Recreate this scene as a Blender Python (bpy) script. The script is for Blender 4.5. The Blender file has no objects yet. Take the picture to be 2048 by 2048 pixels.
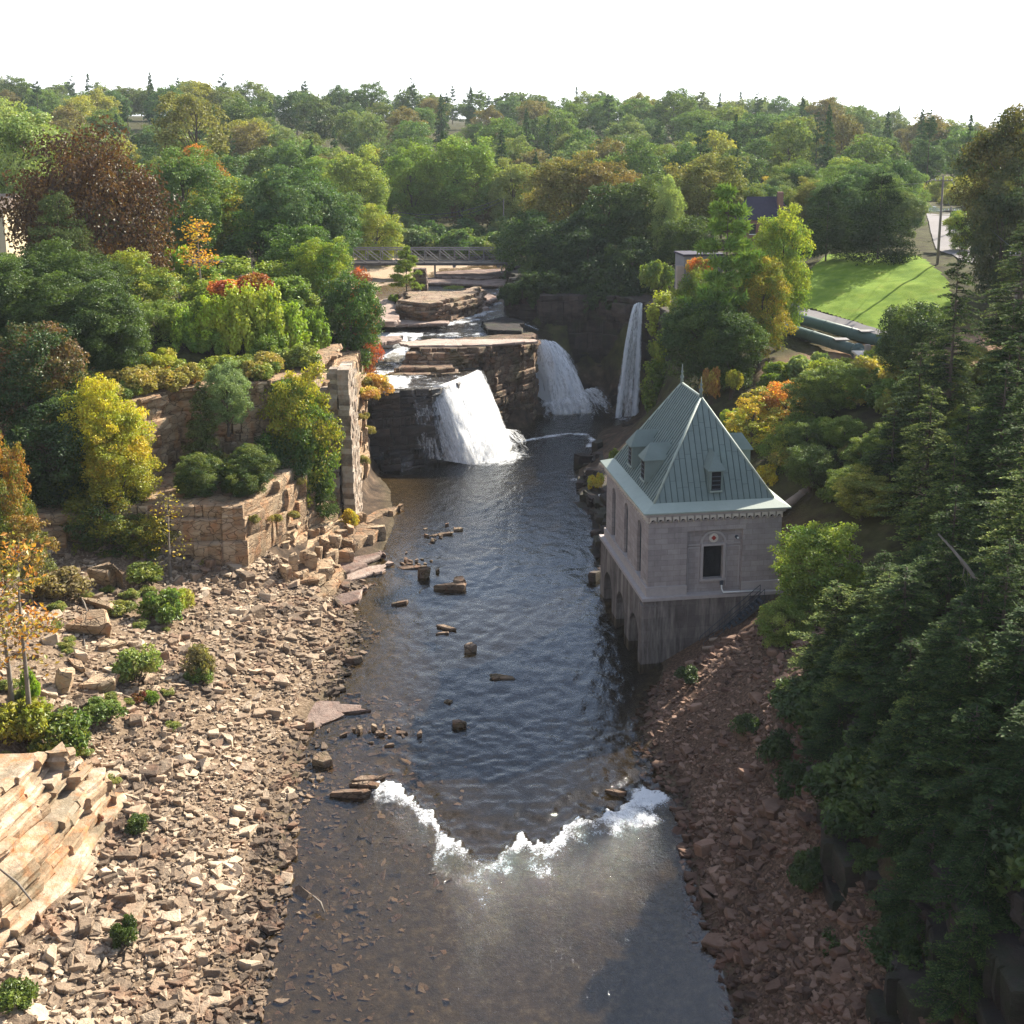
import bpy, bmesh, math, random
import numpy as np
from mathutils import Vector, Matrix, Euler

# ------------------------------------------------------------------ camera, sky, sun, exposure
sc = bpy.context.scene
COL = sc.collection
CAM_H, PITCH, FPX = 40.0, math.radians(11.26), 2412.0
SUN_AZ, SUN_EL = math.radians(44), math.radians(34)
cam_d = bpy.data.cameras.new('camera')
cam = bpy.data.objects.new('camera', cam_d); COL.objects.link(cam)
cam.location = (0, 0, CAM_H)
cam.rotation_euler = (math.radians(90) - PITCH, 0, 0)
cam_d.sensor_width = 36; cam_d.sensor_fit = 'HORIZONTAL'
cam_d.lens = 36 * FPX / 2048
cam_d.shift_y = -300 / 2048
cam_d.clip_start = 0.5; cam_d.clip_end = 6000
sc.camera = cam

world = bpy.data.worlds.new('World'); sc.world = world; world.use_nodes = True
wn = world.node_tree.nodes; wl = world.node_tree.links; wn.clear()
w_out = wn.new('ShaderNodeOutputWorld'); w_bg = wn.new('ShaderNodeBackground')
sky = wn.new('ShaderNodeTexSky'); sky.sky_type = 'NISHITA'; sky.sun_disc = False
sky.sun_elevation = SUN_EL; sky.sun_rotation = SUN_AZ
sky.air_density = 1.0; sky.dust_density = 1.0; sky.ozone_density = 1.0; sky.altitude = 200
w_tc = wn.new('ShaderNodeTexCoord'); w_map = wn.new('ShaderNodeMapping'); w_map.inputs['Scale'].default_value = (1.0, 1.0, 2.6)
w_no = wn.new('ShaderNodeTexNoise'); w_no.inputs['Scale'].default_value = 2.3; w_no.inputs['Detail'].default_value = 7; w_no.inputs['Roughness'].default_value = .58
w_rp = wn.new('ShaderNodeValToRGB'); w_rp.color_ramp.elements[0].position = .52; w_rp.color_ramp.elements[1].position = .72
w_mx = wn.new('ShaderNodeMixRGB'); w_mx.inputs['Color2'].default_value = (10.5, 10.7, 11.2, 1)
wl.new(w_tc.outputs['Generated'], w_map.inputs['Vector']); wl.new(w_map.outputs['Vector'], w_no.inputs['Vector'])
wl.new(w_no.outputs['Fac'], w_rp.inputs['Fac'])
w_sx = wn.new('ShaderNodeSeparateXYZ'); wl.new(w_tc.outputs['Generated'], w_sx.inputs[0])
w_hz = wn.new('ShaderNodeMapRange'); w_hz.inputs['From Min'].default_value = .02; w_hz.inputs['From Max'].default_value = .40; w_hz.inputs['To Min'].default_value = 1; w_hz.inputs['To Max'].default_value = 0; w_hz.interpolation_type = 'SMOOTHSTEP'
wl.new(w_sx.outputs['Z'], w_hz.inputs['Value'])
w_mm = wn.new('ShaderNodeMath'); w_mm.operation = 'MAXIMUM'; wl.new(w_rp.outputs['Color'], w_mm.inputs[0]); wl.new(w_hz.outputs[0], w_mm.inputs[1]); wl.new(w_mm.outputs[0], w_mx.inputs['Fac'])
wl.new(sky.outputs['Color'], w_mx.inputs['Color1']); wl.new(w_mx.outputs['Color'], w_bg.inputs['Color'])
w_bg.inputs['Strength'].default_value = 0.08
wl.new(w_bg.outputs['Background'], w_out.inputs['Surface'])

sun_d = bpy.data.lights.new('sun', 'SUN'); sun_d.energy = 5.0; sun_d.angle = math.radians(.5); sun_d.color = (1, .92, .78)
sun = bpy.data.objects.new('sun', sun_d); COL.objects.link(sun)
SUN = Vector((math.sin(SUN_AZ) * math.cos(SUN_EL), math.cos(SUN_AZ) * math.cos(SUN_EL), math.sin(SUN_EL)))
sun.rotation_euler = SUN.to_track_quat('Z', 'Y').to_euler(); sun.location = SUN * 300

sc.view_settings.view_transform = 'Standard'; sc.view_settings.look = 'None'
sc.view_settings.exposure = 1.45; sc.view_settings.gamma = 1; sc.view_settings.use_curve_mapping = False
sc.cycles.max_bounces = 7; sc.cycles.diffuse_bounces = 2; sc.cycles.glossy_bounces = 3
sc.cycles.transmission_bounces = 4; sc.cycles.transparent_max_bounces = 12; sc.cycles.volume_bounces = 0
sc.cycles.caustics_reflective = False; sc.cycles.caustics_refractive = False
sc.cycles.use_denoising = True; sc.cycles.denoising_prefilter = 'NONE'; sc.cycles.denoising_input_passes = 'RGB_ALBEDO_NORMAL'; sc.cycles.sample_clamp_indirect = 6

# ------------------------------------------------------------------ helpers
S = 2048 / 1932                     # measurements below were taken on a 1932 px wide view
cp, sp = math.cos(PITCH), math.sin(PITCH)
def ray(u, v):
    xn, yn = (u * S - 1024) / FPX, (724 - v * S) / FPX
    return xn, cp + yn * sp, -sp + yn * cp
def at(u, v, z=0.0):                # point of the place seen at (u, v) and known to stand at height z
    dx, dy, dz = ray(u, v); t = (z - CAM_H) / dz
    return Vector((dx * t, dy * t, z))
def aty(u, v, y):                   # ... known to stand at distance y
    dx, dy, dz = ray(u, v); t = y / dy
    return Vector((dx * t, y, CAM_H + dz * t))
def metres(px, y):
    return px * S / FPX * y * 1.02

def hash2(ix, iy, seed):
    n = (ix.astype(np.int64) * 374761393 + iy.astype(np.int64) * 668265263 + seed * 974711) & 0xffffffff
    n = ((n ^ (n >> 13)) * 1274126177) & 0xffffffff
    return ((n ^ (n >> 16)) & 0xffff) / 65535.0
def vnoise(x, y, seed=0):
    x = np.asarray(x, float); y = np.asarray(y, float)
    ix, iy = np.floor(x), np.floor(y); fx, fy = x - ix, y - iy
    fx = fx * fx * (3 - 2 * fx); fy = fy * fy * (3 - 2 * fy)
    a, b = hash2(ix, iy, seed), hash2(ix + 1, iy, seed)
    c, d = hash2(ix, iy + 1, seed), hash2(ix + 1, iy + 1, seed)
    return (a * (1 - fx) + b * fx) * (1 - fy) + (c * (1 - fx) + d * fx) * fy * 1.0
def fbm(x, y, seed=0, oct=3):
    r = 0; a = .5
    for k in range(oct):
        r = r + a * (vnoise(x * 2 ** k, y * 2 ** k, seed + k) - .5) * 2; a *= .5
    return r

def mesh_np(name, verts, faces, mat=None, attrs=None, smooth=False):
    """verts (N,3), faces (M,k) or list of such arrays; attrs name -> (domain, values)"""
    me = bpy.data.meshes.new(name)
    if not isinstance(faces, list): faces = [faces]
    faces = [np.asarray(f, np.int32) for f in faces if len(f)]
    verts = np.asarray(verts, np.float32)
    me.vertices.add(len(verts)); me.vertices.foreach_set('co', verts.ravel())
    loops = np.concatenate([f.ravel() for f in faces])
    sizes = np.concatenate([np.full(len(f), f.shape[1], np.int32) for f in faces])
    starts = np.concatenate([[0], np.cumsum(sizes)[:-1]]).astype(np.int32)
    me.loops.add(len(loops)); me.loops.foreach_set('vertex_index', loops)
    me.polygons.add(len(sizes)); me.polygons.foreach_set('loop_start', starts)
    try: me.polygons.foreach_set('loop_total', sizes)
    except Exception: pass
    if attrs:
        for k, (dom, val) in attrs.items():
            a = me.attributes.new(k, 'FLOAT', dom); a.data.foreach_set('value', np.asarray(val, np.float32))
    me.polygons.foreach_set('use_smooth', np.full(len(sizes), smooth, bool))
    me.update(calc_edges=True); me.validate()
    if mat: me.materials.append(mat)
    return me
def link(name, me, parent=None, loc=None, rot=None, scale=None):
    o = bpy.data.objects.new(name, me); COL.objects.link(o)
    if parent: o.parent = parent
    if loc is not None: o.location = loc
    if rot is not None: o.rotation_euler = rot
    if scale is not None: o.scale = scale
    return o
def tag(o, label, cat=None, group=None, kind=None):
    o['label'] = label
    if cat: o['category'] = cat
    if group: o['group'] = group
    if kind: o['kind'] = kind
    return o
def thing(name, label, cat, loc=(0, 0, 0), rotz=0, group=None):
    o = bpy.data.objects.new(name, None); COL.objects.link(o)
    o.location = loc; o.rotation_euler = (0, 0, rotz); o.empty_display_size = .3
    return tag(o, label, cat, group)

class MB:
    """collects boxes, prisms and tubes into one mesh"""
    def __init__(s): s.v = []; s.f = []; s.r = []; s.cur = .5
    def add(s, vs, fs):
        b = len(s.v); s.v += [tuple(p) for p in vs]
        for f in fs: s.f.append([i + b for i in f]); s.r.append(s.cur)
        return s
    def box(s, x0, x1, y0, y1, z0, z1):
        v = [(x, y, z) for z in (z0, z1) for y in (y0, y1) for x in (x0, x1)]
        return s.add(v, [(0, 2, 3, 1), (4, 5, 7, 6), (0, 1, 5, 4), (2, 6, 7, 3), (0, 4, 6, 2), (1, 3, 7, 5)])
    def hexa(s, v):                # 8 corners ordered like box
        return s.add(v, [(0, 2, 3, 1), (4, 5, 7, 6), (0, 1, 5, 4), (2, 6, 7, 3), (0, 4, 6, 2), (1, 3, 7, 5)])
    def tube(s, pts, rad, n=7, cap=True):
        pts = [Vector(p) for p in pts]
        if not hasattr(rad, '__len__'): rad = [rad] * len(pts)
        vs = []; fs = []
        for i, p in enumerate(pts):
            d = (pts[min(i + 1, len(pts) - 1)] - pts[max(i - 1, 0)])
            if d.length < 1e-6: d = Vector((0, 0, 1))
            d.normalize(); a = d.orthogonal().normalized() if abs(d.z) > .9 else d.cross(Vector((0, 0, 1))).normalized()
            b = d.cross(a)
            for k in range(n):
                t = 2 * math.pi * k / n; vs.append(p + (a * math.cos(t) + b * math.sin(t)) * rad[i])
        for i in range(len(pts) - 1):
            for k in range(n):
                fs.append((i * n + k, i * n + (k + 1) % n, (i + 1) * n + (k + 1) % n, (i + 1) * n + k))
        if cap: fs.append(tuple(range(n - 1, -1, -1))); fs.append(tuple((len(pts) - 1) * n + k for k in range(n)))
        return s.add(vs, fs)
    def prism(s, poly, z0, z1):
        n = len(poly)
        vs = [(x, y, z0) for x, y in poly] + [(x, y, z1) for x, y in poly]
        fs = [tuple(range(n - 1, -1, -1)), tuple(range(n, 2 * n))] + [(i, (i + 1) % n, n + (i + 1) % n, n + i) for i in range(n)]
        return s.add(vs, fs)
    def mesh(s, name, mat, smooth=False):
        me = bpy.data.meshes.new(name); me.from_pydata(s.v, [], s.f)
        a = me.attributes.new('rnd', 'FLOAT', 'FACE'); a.data.foreach_set('value', np.asarray(s.r, np.float32))
        me.polygons.foreach_set('use_smooth', np.full(len(s.f), smooth, bool))
        me.materials.append(mat); me.update(); return me
    def build(s, name, mat, parent=None, smooth=False, **k): return link(name, s.mesh(name, mat, smooth), parent, **k)

# ------------------------------------------------------------------ materials
def nmat(name):
    m = bpy.data.materials.new(name); m.use_nodes = True; m.node_tree.nodes.clear()
    return m, m.node_tree.nodes, m.node_tree.links
def mixcol(n, l, fac, a, b, mode='MIX'):
    x = n.new('ShaderNodeMixRGB'); x.blend_type = mode
    for sock, val in ((x.inputs['Fac'], fac), (x.inputs['Color1'], a), (x.inputs['Color2'], b)):
        if hasattr(val, 'is_linked') or hasattr(val, 'links'): l.new(val, sock)
        elif isinstance(val, (int, float)): sock.default_value = val
        else: sock.default_value = tuple(val) + ((1,) if len(val) == 3 else ())
    return x.outputs['Color']
def noise(n, l, scale, detail=4, rough=.55, vec=None, dist=0):
    x = n.new('ShaderNodeTexNoise'); x.inputs['Scale'].default_value = scale; x.inputs['Detail'].default_value = detail
    x.inputs['Roughness'].default_value = rough; x.inputs['Distortion'].default_value = dist
    if vec is not None: l.new(vec, x.inputs['Vector'])
    return x.outputs['Fac']
def ramp(n, l, fac, stops):
    r = n.new('ShaderNodeValToRGB'); e = r.color_ramp.elements
    while len(e) < len(stops): e.new(.5)
    for el, (p, c) in zip(e, stops):
        el.position = p; el.color = (c, c, c, 1) if isinstance(c, (int, float)) else tuple(c) + (1,)
    l.new(fac, r.inputs['Fac']); return r.outputs['Color']
def mathn(n, l, op, a, b=None, clamp=False):
    x = n.new('ShaderNodeMath'); x.operation = op; x.use_clamp = clamp
    for i, val in enumerate((a, b)):
        if val is None: continue
        if isinstance(val, (int, float)): x.inputs[i].default_value = val
        else: l.new(val, x.inputs[i])
    return x.outputs[0]
def attr(n, name, typ='GEOMETRY'):
    x = n.new('ShaderNodeAttribute'); x.attribute_name = name; x.attribute_type = typ; return x
def coords(n, l, scale=(1, 1, 1), kind='Object'):
    t = n.new('ShaderNodeTexCoord'); m = n.new('ShaderNodeMapping'); m.inputs['Scale'].default_value = scale
    if kind == 'World':
        g = n.new('ShaderNodeNewGeometry'); l.new(g.outputs['Position'], m.inputs['Vector'])
    else: l.new(t.outputs[kind], m.inputs['Vector'])
    return m.outputs['Vector']
def principled(n, l, col, rough=.8, bump=None, bstr=.4, bdist=.1, metal=0, spec=.3):
    o = n.new('ShaderNodeOutputMaterial'); b = n.new('ShaderNodeBsdfPrincipled')
    if isinstance(col, (tuple, list)): b.inputs['Base Color'].default_value = tuple(col) + (1,)
    else: l.new(col, b.inputs['Base Color'])
    if isinstance(rough, (int, float)): b.inputs['Roughness'].default_value = rough
    else: l.new(rough, b.inputs['Roughness'])
    b.inputs['Metallic'].default_value = metal; b.inputs['Specular IOR Level'].default_value = spec
    if bump is not None:
        bp = n.new('ShaderNodeBump'); bp.inputs['Strength'].default_value = bstr; bp.inputs['Distance'].default_value = bdist
        l.new(bump, bp.inputs['Height']); l.new(bp.outputs['Normal'], b.inputs['Normal'])
    l.new(b.outputs['BSDF'], o.inputs['Surface']); return b

def rock_mat(name, c_dark, c_mid, c_light, rust=None, rust_amt=.4, rough=.85, scale=.5, strata=3.0, spec=.25, bstr=.6, moss=None, moss_amt=0, crack=0.):
    m, n, l = nmat(name)
    v = coords(n, l, (1, 1, strata), 'World')
    a = attr(n, 'rnd').outputs['Fac']
    f = noise(n, l, scale, 6, .6, v)
    f2 = noise(n, l, scale * 6, 5, .65, v)
    k = mathn(n, l, 'ADD', mathn(n, l, 'MULTIPLY', f, .55), mathn(n, l, 'ADD', mathn(n, l, 'MULTIPLY', a, .32), mathn(n, l, 'MULTIPLY', f2, .25)))
    c = ramp(n, l, k, [(.33, c_dark), (.53, c_mid), (.75, c_light)])
    if rust:
        rf = ramp(n, l, noise(n, l, scale * 1.7, 4, .6, coords(n, l, (1.2, 1.2, .7), 'World')), [(.5, 0.), (.68, 1.)])
        c = mixcol(n, l, mathn(n, l, 'MULTIPLY', rf, rust_amt), c, rust)
    if moss:
        mf = ramp(n, l, noise(n, l, .35, 5, .65, coords(n, l, (1, 1, 1), 'World')), [(.5, 0.), (.62, 1.)])
        c = mixcol(n, l, mathn(n, l, 'MULTIPLY', mf, moss_amt), c, moss)
    h = mathn(n, l, 'ADD', f2, mathn(n, l, 'MULTIPLY', noise(n, l, scale * 22, 4, .6, v), .4))
    if crack:    # fracture lines, wider apart along the bedding
        vm = n.new('ShaderNodeVectorMath'); vm.operation = 'ADD'; l.new(coords(n, l, (.9, .9, 1.7), 'World'), vm.inputs[0])
        nt = n.new('ShaderNodeTexNoise'); nt.inputs['Scale'].default_value = 1.1; nt.inputs['Detail'].default_value = 5; l.new(coords(n, l, (1, 1, 1), 'World'), nt.inputs['Vector'])
        l.new(nt.outputs['Color'], vm.inputs[1])
        vo = n.new('ShaderNodeTexVoronoi'); vo.feature = 'DISTANCE_TO_EDGE'; vo.inputs['Scale'].default_value = 1.0; l.new(vm.outputs[0], vo.inputs['Vector'])
        ck = ramp(n, l, vo.outputs['Distance'], [(.0, 1.), (.045, 0.)])
        c = mixcol(n, l, mathn(n, l, 'MULTIPLY', ck, crack), c, tuple(q * .35 for q in c_dark))
        h = mathn(n, l, 'SUBTRACT', h, mathn(n, l, 'MULTIPLY', ck, .9))
    principled(n, l, c, rough, h, bstr, .25, spec=spec); return m

def leaf_mat(name, trans=.36, gloss=.03):
    m, n, l = nmat(name)
    oi = n.new('ShaderNodeObjectInfo'); c2 = attr(n, 'col2', 'OBJECT')
    tint = attr(n, 'tint').outputs['Fac']; rnd = attr(n, 'rnd').outputs['Fac']
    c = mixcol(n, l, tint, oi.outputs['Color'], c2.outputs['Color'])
    hs = n.new('ShaderNodeHueSaturation'); l.new(c, hs.inputs['Color'])
    l.new(mathn(n, l, 'ADD', mathn(n, l, 'MULTIPLY', rnd, .8), .6), hs.inputs['Value'])
    l.new(mathn(n, l, 'ADD', mathn(n, l, 'MULTIPLY', rnd, .05), .475), hs.inputs['Hue'])
    c = mixcol(n, l, 1., hs.outputs['Color'], (2.15, 2.2, 1.8), 'MULTIPLY')
    d = n.new('ShaderNodeBsdfDiffuse'); t = n.new('ShaderNodeBsdfTranslucent'); g = n.new('ShaderNodeBsdfGlossy')
    g.inputs['Roughness'].default_value = .45; g.inputs['Color'].default_value = (.8, .85, .8, 1)
    l.new(c, d.inputs['Color']); l.new(mixcol(n, l, 1., c, (1.15, 1.2, .6), 'MULTIPLY'), t.inputs['Color'])
    x = n.new('ShaderNodeMixShader'); x.inputs[0].default_value = trans
    l.new(d.outputs[0], x.inputs[1]); l.new(t.outputs[0], x.inputs[2])
    y = n.new('ShaderNodeMixShader'); y.inputs[0].default_value = gloss
    l.new(x.outputs[0], y.inputs[1]); l.new(g.outputs[0], y.inputs[2])
    o = n.new('ShaderNodeOutputMaterial'); l.new(y.outputs[0], o.inputs['Surface']); return m
def plain(name, col, rough=.7, var=.25, scale=4, metal=0, spec=.3, bstr=.25, kind='Object'):
    m, n, l = nmat(name)
    v = coords(n, l, (1, 1, 1), kind); f = noise(n, l, scale, 5, .6, v)
    c = mixcol(n, l, f, tuple(x * (1 - var) for x in col), tuple(min(1, x * (1 + var)) for x in col))
    principled(n, l, c, rough, noise(n, l, scale * 5, 3, .6, v), bstr, .05, metal, spec); return m

M = {}
M['leaf'] = leaf_mat('leaf'); M['needle'] = leaf_mat('needle', .22, .008)
M['bark'] = plain('bark', (.085, .065, .05), .9, .4, 3)
M['bark_pale'] = plain('bark_pale', (.2, .17, .14), .9, .35, 3)
M['tan_rock'] = rock_mat('tan_rock', (.13, .085, .055), (.36, .25, .155), (.56, .43, .29), (.42, .18, .07), .55, moss=(.10, .085, .05), moss_amt=.45, crack=.75)
M['rubble'] = rock_mat('rubble', (.075, .055, .042), (.26, .19, .13), (.52, .41, .295), (.33, .16, .09), .35, scale=.3, strata=1)
M['red_rubble'] = rock_mat('red_rubble', (.05, .03, .022), (.16, .095, .066), (.30, .195, .14), (.2, .085, .05), .4, scale=.3, strata=1)
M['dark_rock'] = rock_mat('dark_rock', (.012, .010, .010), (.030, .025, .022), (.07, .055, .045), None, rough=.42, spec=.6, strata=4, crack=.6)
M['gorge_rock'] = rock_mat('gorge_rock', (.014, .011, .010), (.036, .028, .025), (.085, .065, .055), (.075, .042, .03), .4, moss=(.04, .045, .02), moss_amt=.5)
M['fall_rock'] = rock_mat('fall_rock', (.04, .026, .02), (.17, .115, .08), (.36, .27, .19), (.30, .14, .07), .45, strata=3, moss=(.10, .10, .03), moss_amt=.4, crack=.7)
M['ledge_rock'] = rock_mat('ledge_rock', (.10, .065, .055), (.27, .20, .165), (.46, .37, .31), (.24, .12, .08), .4, strata=3)
M['masonry'] = rock_mat('masonry', (.14, .11, .085), (.33, .27, .21), (.50, .43, .36), (.38, .19, .10), .35, scale=.9, strata=1)
M['sand'] = plain('sand', (.42, .31, .21), .95, .15, .6, kind='World')

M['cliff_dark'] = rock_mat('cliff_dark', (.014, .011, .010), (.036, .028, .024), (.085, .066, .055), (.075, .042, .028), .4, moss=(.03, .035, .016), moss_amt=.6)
M['ledge_tan'] = rock_mat('ledge_tan', (.13, .085, .055), (.36, .25, .155), (.56, .45, .34), (.46, .19, .07), .85, scale=.6, strata=1.6, bstr=.4, moss=(.12, .11, .07), moss_amt=.6)
from mathutils.geometry import delaunay_2d_cdt
# ------------------------------------------------------------------ terrain
SEC = {
 20: [(-200,34),(-45,34),(-30,20),(-22,3),(-14,.6),(-10,-.6),(0,-1.1),(9,-.6),(11,.5),(14.5,4),(18,9),(24,18),(40,28),(200,34)],
 47: [(-200,32),(-40,30),(-36,16),(-28,4.5),(-24,2),(-16,1.1),(-12.4,0),(-8,-.28),(-2,-.5),(6,-.6),(9,-.5),(10.4,0),(14.8,4),(18,8.5),(24,15),(32,20),(200,30)],
 58: [(-200,32),(-48,28),(-38,14),(-28,4.5),(-22,2.2),(-17.5,1.4),(-12.8,0),(-8,-.3),(0,-.55),(8,-.6),(10,0),(14.4,4.5),(18,8.5),(25,13.5),(34,18),(200,28)],
 66: [(-200,31),(-54,27),(-42,13),(-31,6.5),(-24,3.2),(-18.5,1.9),(-13.4,0),(-8.5,-.33),(0,-.9),(8,-.7),(10.4,0),(13.5,3),(16,6),(20,8.3),(27,12.5),(36,17),(200,27)],
 74: [(-200,30),(-60,27),(-46,13),(-36,7.5),(-24,4),(-13.9,0),(-9,-.4),(0,-1.2),(7,-.6),(8.8,0),(12,2.2),(15.5,4.6),(20,7),(28,11.5),(38,16.5),(200,26)],
 84: [(-200,28),(-66,25),(-52,12),(-40,6.5),(-30,4.5),(-20,2.5),(-12.9,0),(-9,-.5),(0,-1.6),(8,-1.4),(10.5,-.5),(15,2.2),(21,5.5),(26,8.5),(34,12.5),(45,17),(200,25)],
 92: [(-200,26),(-62,23),(-46,12),(-39,6.3),(-30,4.7),(-22,2.8),(-12.8,0),(-9,-.6),(0,-1.8),(7.5,-1.4),(9.5,-.6),(20,4),(22,6),(30,10.5),(42,16),(200,24)],
 98: [(-200,25),(-55,22),(-44,15),(-36,8),(-28,6),(-22,4),(-19.5,2.4),(-14.5,0),(-9,-.8),(0,-2),(7,-1.2),(8,0),(10,.5),(20,5),(24,7.2),(32,11.5),(45,16.5),(200,24)],
 106: [(-200,24),(-56,20),(-47,13),(-39,8.4),(-30,7.6),(-24,7.0),(-20,2.6),(-16,.6),(-12.5,0),(-8,-1),(0,-2),(7,-1.2),(8.2,0),(11,2),(20,7.3),(30,13.3),(45,17.5),(200,24)],
 111: [(-200,24),(-52,20.5),(-38,16.8),(-33,15),(-30.5,9),(-24,7.6),(-19.4,2.2),(-16,1),(-12.2,0),(-8,-1),(0,-2),(7,-1.2),(8.2,0),(11,2),(20,7.5),(30,13.5),(45,17.5),(200,24)],
 114.3: [(-200,23.2),(-46,19),(-36,16.5),(-33,14.5),(-29,8.6),(-24,8),(-20,5),(-17,1.5),(-15.9,.7),(-12,0),(-8,-1),(0,-2),(7,-1.2),(8.6,0),(12,2.5),(22,9),(32,13.5),(45,16),(200,23)],
 117: [(-200,23),(-40,19.5),(-30,16.5),(-19,15),(-17.5,8),(-15.9,.8),(-12,0),(-8,-1),(0,-2),(7,-1.2),(8.7,0),(12,2.5),(22,9),(32,13.5),(45,16),(200,23)],
 128: [(-200,23),(-40,20),(-22,17),(-18.6,14),(-17.2,7),(-15.8,.6),(-13.5,0),(-8,-1),(0,-2),(6,-1.2),(7.3,0),(12,3),(20,9),(28,12.5),(36,13.4),(48,14.6),(70,19.4),(200,24)],
 139: [(-200,23),(-40,20),(-22,17),(-19,13),(-18,6),(-16.5,.4),(-15,-.6),(-8,-1),(0,-2),(6,-1.2),(8,0),(14,4),(19,9),(24,12.5),(36,13.6),(46,14.8),(60,18),(200,24)],
 143.5: [(-200,23),(-40,20),(-23,17),(-19.5,12),(-18,8),(-9,8),(-7,-.6),(0,-1.6),(8,-1.2),(10,0),(14,2.5),(19,7),(22,12),(36,14.5),(50,16.3),(62,19.5),(200,24)],
 155: [(-200,23),(-40,20),(-24,17),(-20.5,13),(-18.5,9.2),(-14,8.7),(-5,8.5),(-3.5,-.8),(3,-1.2),(9,-1),(12,0),(18,1),(20,8),(22,14),(40,17),(56,20),(66,21.2),(200,24)],
 163: [(-200,23),(-40,20),(-24,17),(-21.5,13),(-19,10.6),(-14,10.2),(1,10.2),(3,-.5),(14,-.9),(16,-.5),(18,1),(20.5,14),(24,15.5),(45,19),(58,21),(200,24)],
 170: [(-200,23),(-40,20),(-25,16.5),(-22,12.8),(-19,11),(-10,10.5),(3,10.2),(5,8.6),(8,8.4),(9,-.5),(13,-.5),(15,8),(17.5,14.8),(25,16),(50,21),(200,24)],
 178: [(-200,23.5),(-40,20),(-26,16),(-22.5,12.6),(-19,11.2),(0,10.8),(3,11.5),(5,15),(10,16),(20,16),(50,21),(200,24)],
 200: [(-200,24),(-40,19),(-30,15),(-26,12.5),(-20,11.7),(-2,11.4),(0,12),(3,15.5),(20,17),(55,21.5),(200,25)],
 220: [(-200,26),(-50,20),(-38,15),(-33,13),(-10,12.2),(-2,11.8),(2,13),(5,15.5),(30,18),(60,21.5),(200,26)],
 245: [(-250,28),(-60,20),(-45,15),(-20,12.9),(0,12.6),(10,15),(40,19),(62,21.5),(80,21.5),(250,26)],
 262: [(-300,30),(-70,20),(-40,15),(0,14),(30,17),(65,21),(100,21),(300,26)],
}
SECY = np.array(sorted(SEC))
def hill(x, y):
    azm = x / y
    top = np.interp(azm, [-.6, -.42, -.25, -.05, .12, .24, .30, .36, .42, .6], [44, 43, 41, 38, 36, 34, 28, 22, 18, 18])
    t = np.clip((y - 262) / 330, 0, 1); t = t * t * (3 - 2 * t)
    base = np.interp(x, [-300, -70, -40, 0, 30, 65, 100, 300], [30, 20, 15, 14, 17, 21, 21, 26])
    far = np.clip((y - 620) / 900, 0, 1) * 6
    return base * (1 - t) + top * t + far
def ground(x, y, rough=True):
    x = np.asarray(x, float); y = np.asarray(y, float)
    rows = np.stack([np.interp(x, [p[0] for p in SEC[k]], [p[1] for p in SEC[k]]) for k in SECY])
    i = np.clip(np.searchsorted(SECY, y) - 1, 0, len(SECY) - 2)
    t = np.clip((y - SECY[i]) / (SECY[i + 1] - SECY[i]), 0, 1)
    z = np.take_along_axis(rows, i[None], 0)[0] * (1 - t) + np.take_along_axis(rows, i[None] + 1, 0)[0] * t
    h = hill(x, np.maximum(y, 1)); w = np.clip((y - 245) / 17, 0, 1)
    z = z * (1 - w) + h * w
    if rough: z = z + fbm(x * .3, y * .3, 5, 3) * np.clip((np.abs(z) - .1) * .12, 0, .35)
    return z
def gz(x, y): return float(ground(np.array([x]), np.array([y]))[0])

def axis(spans):
    out = []
    for a, b, st in spans: out += list(np.arange(a, b, st))
    return np.array(out + [spans[-1][1]])
gx = axis([(-1600, -400, 150), (-400, -80, 20), (-80, -46, 2), (-46, 46, .6), (46, 80, 2), (80, 400, 20), (400, 1600, 150)])
gy = axis([(-60, 20, 8), (20, 40, 2), (40, 185, .6), (185, 270, 1.5), (270, 700, 10), (700, 3000, 230)])
GX, GY = np.meshgrid(gx, gy); sh = GX.shape
GZ = ground(GX.ravel(), GY.ravel()).reshape(sh)
def grid_faces(ny, nx):
    i = np.arange(ny * nx).reshape(ny, nx)
    return np.stack([i[:-1, :-1].ravel(), i[:-1, 1:].ravel(), i[1:, 1:].ravel(), i[1:, :-1].ravel()], 1)
def sstep(a, b, x): t = np.clip((x - a) / (b - a), 0, 1); return t * t * (3 - 2 * t)
xx, yy, zz = GX.ravel(), GY.ravel(), GZ.ravel()
lowleft = (1 - sstep(6.5, 9, zz)) * (xx < 0) * (1 - sstep(100, 112, yy)) * sstep(-44, -38, xx + (yy - 88) * .2)
lowright = (1 - sstep(4, 9, zz)) * (xx > 0) * (1 - sstep(98, 108, yy))
wet = 1 - sstep(-.05, .35, zz)
bar = sstep(180, 190, yy) * (1 - sstep(240, 256, yy)) * (1 - sstep(13.2, 14.6, zz)) * (xx < 3)
lawnL = np.exp(-(((xx + 40) / 9) ** 2 + ((yy - 152) / 8) ** 2) ** 2)
dirtR = np.exp(-(((xx - 44) / 14) ** 2 + ((yy - 131) / 8) ** 2) ** 2)
m, n, l = nmat('ground_soil')
v = coords(n, l, (1, 1, 1), 'World'); f = noise(n, l, .6, 6, .65, v); f2 = noise(n, l, 5, 5, .7, v)
c = ramp(n, l, f, [(.35, (.035, .028, .018)), (.55, (.06, .06, .022)), (.75, (.10, .085, .045))])
gravel = ramp(n, l, f2, [(.3, (.06, .042, .03)), (.5, (.17, .12, .08)), (.7, (.34, .26, .18))])
redgr = ramp(n, l, f2, [(.3, (.04, .026, .02)), (.5, (.11, .068, .046)), (.7, (.22, .14, .10))])
shorec = ramp(n, l, f, [(.35, (.03, .023, .018)), (.55, (.085, .06, .042)), (.75, (.2, .145, .10))])
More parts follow.
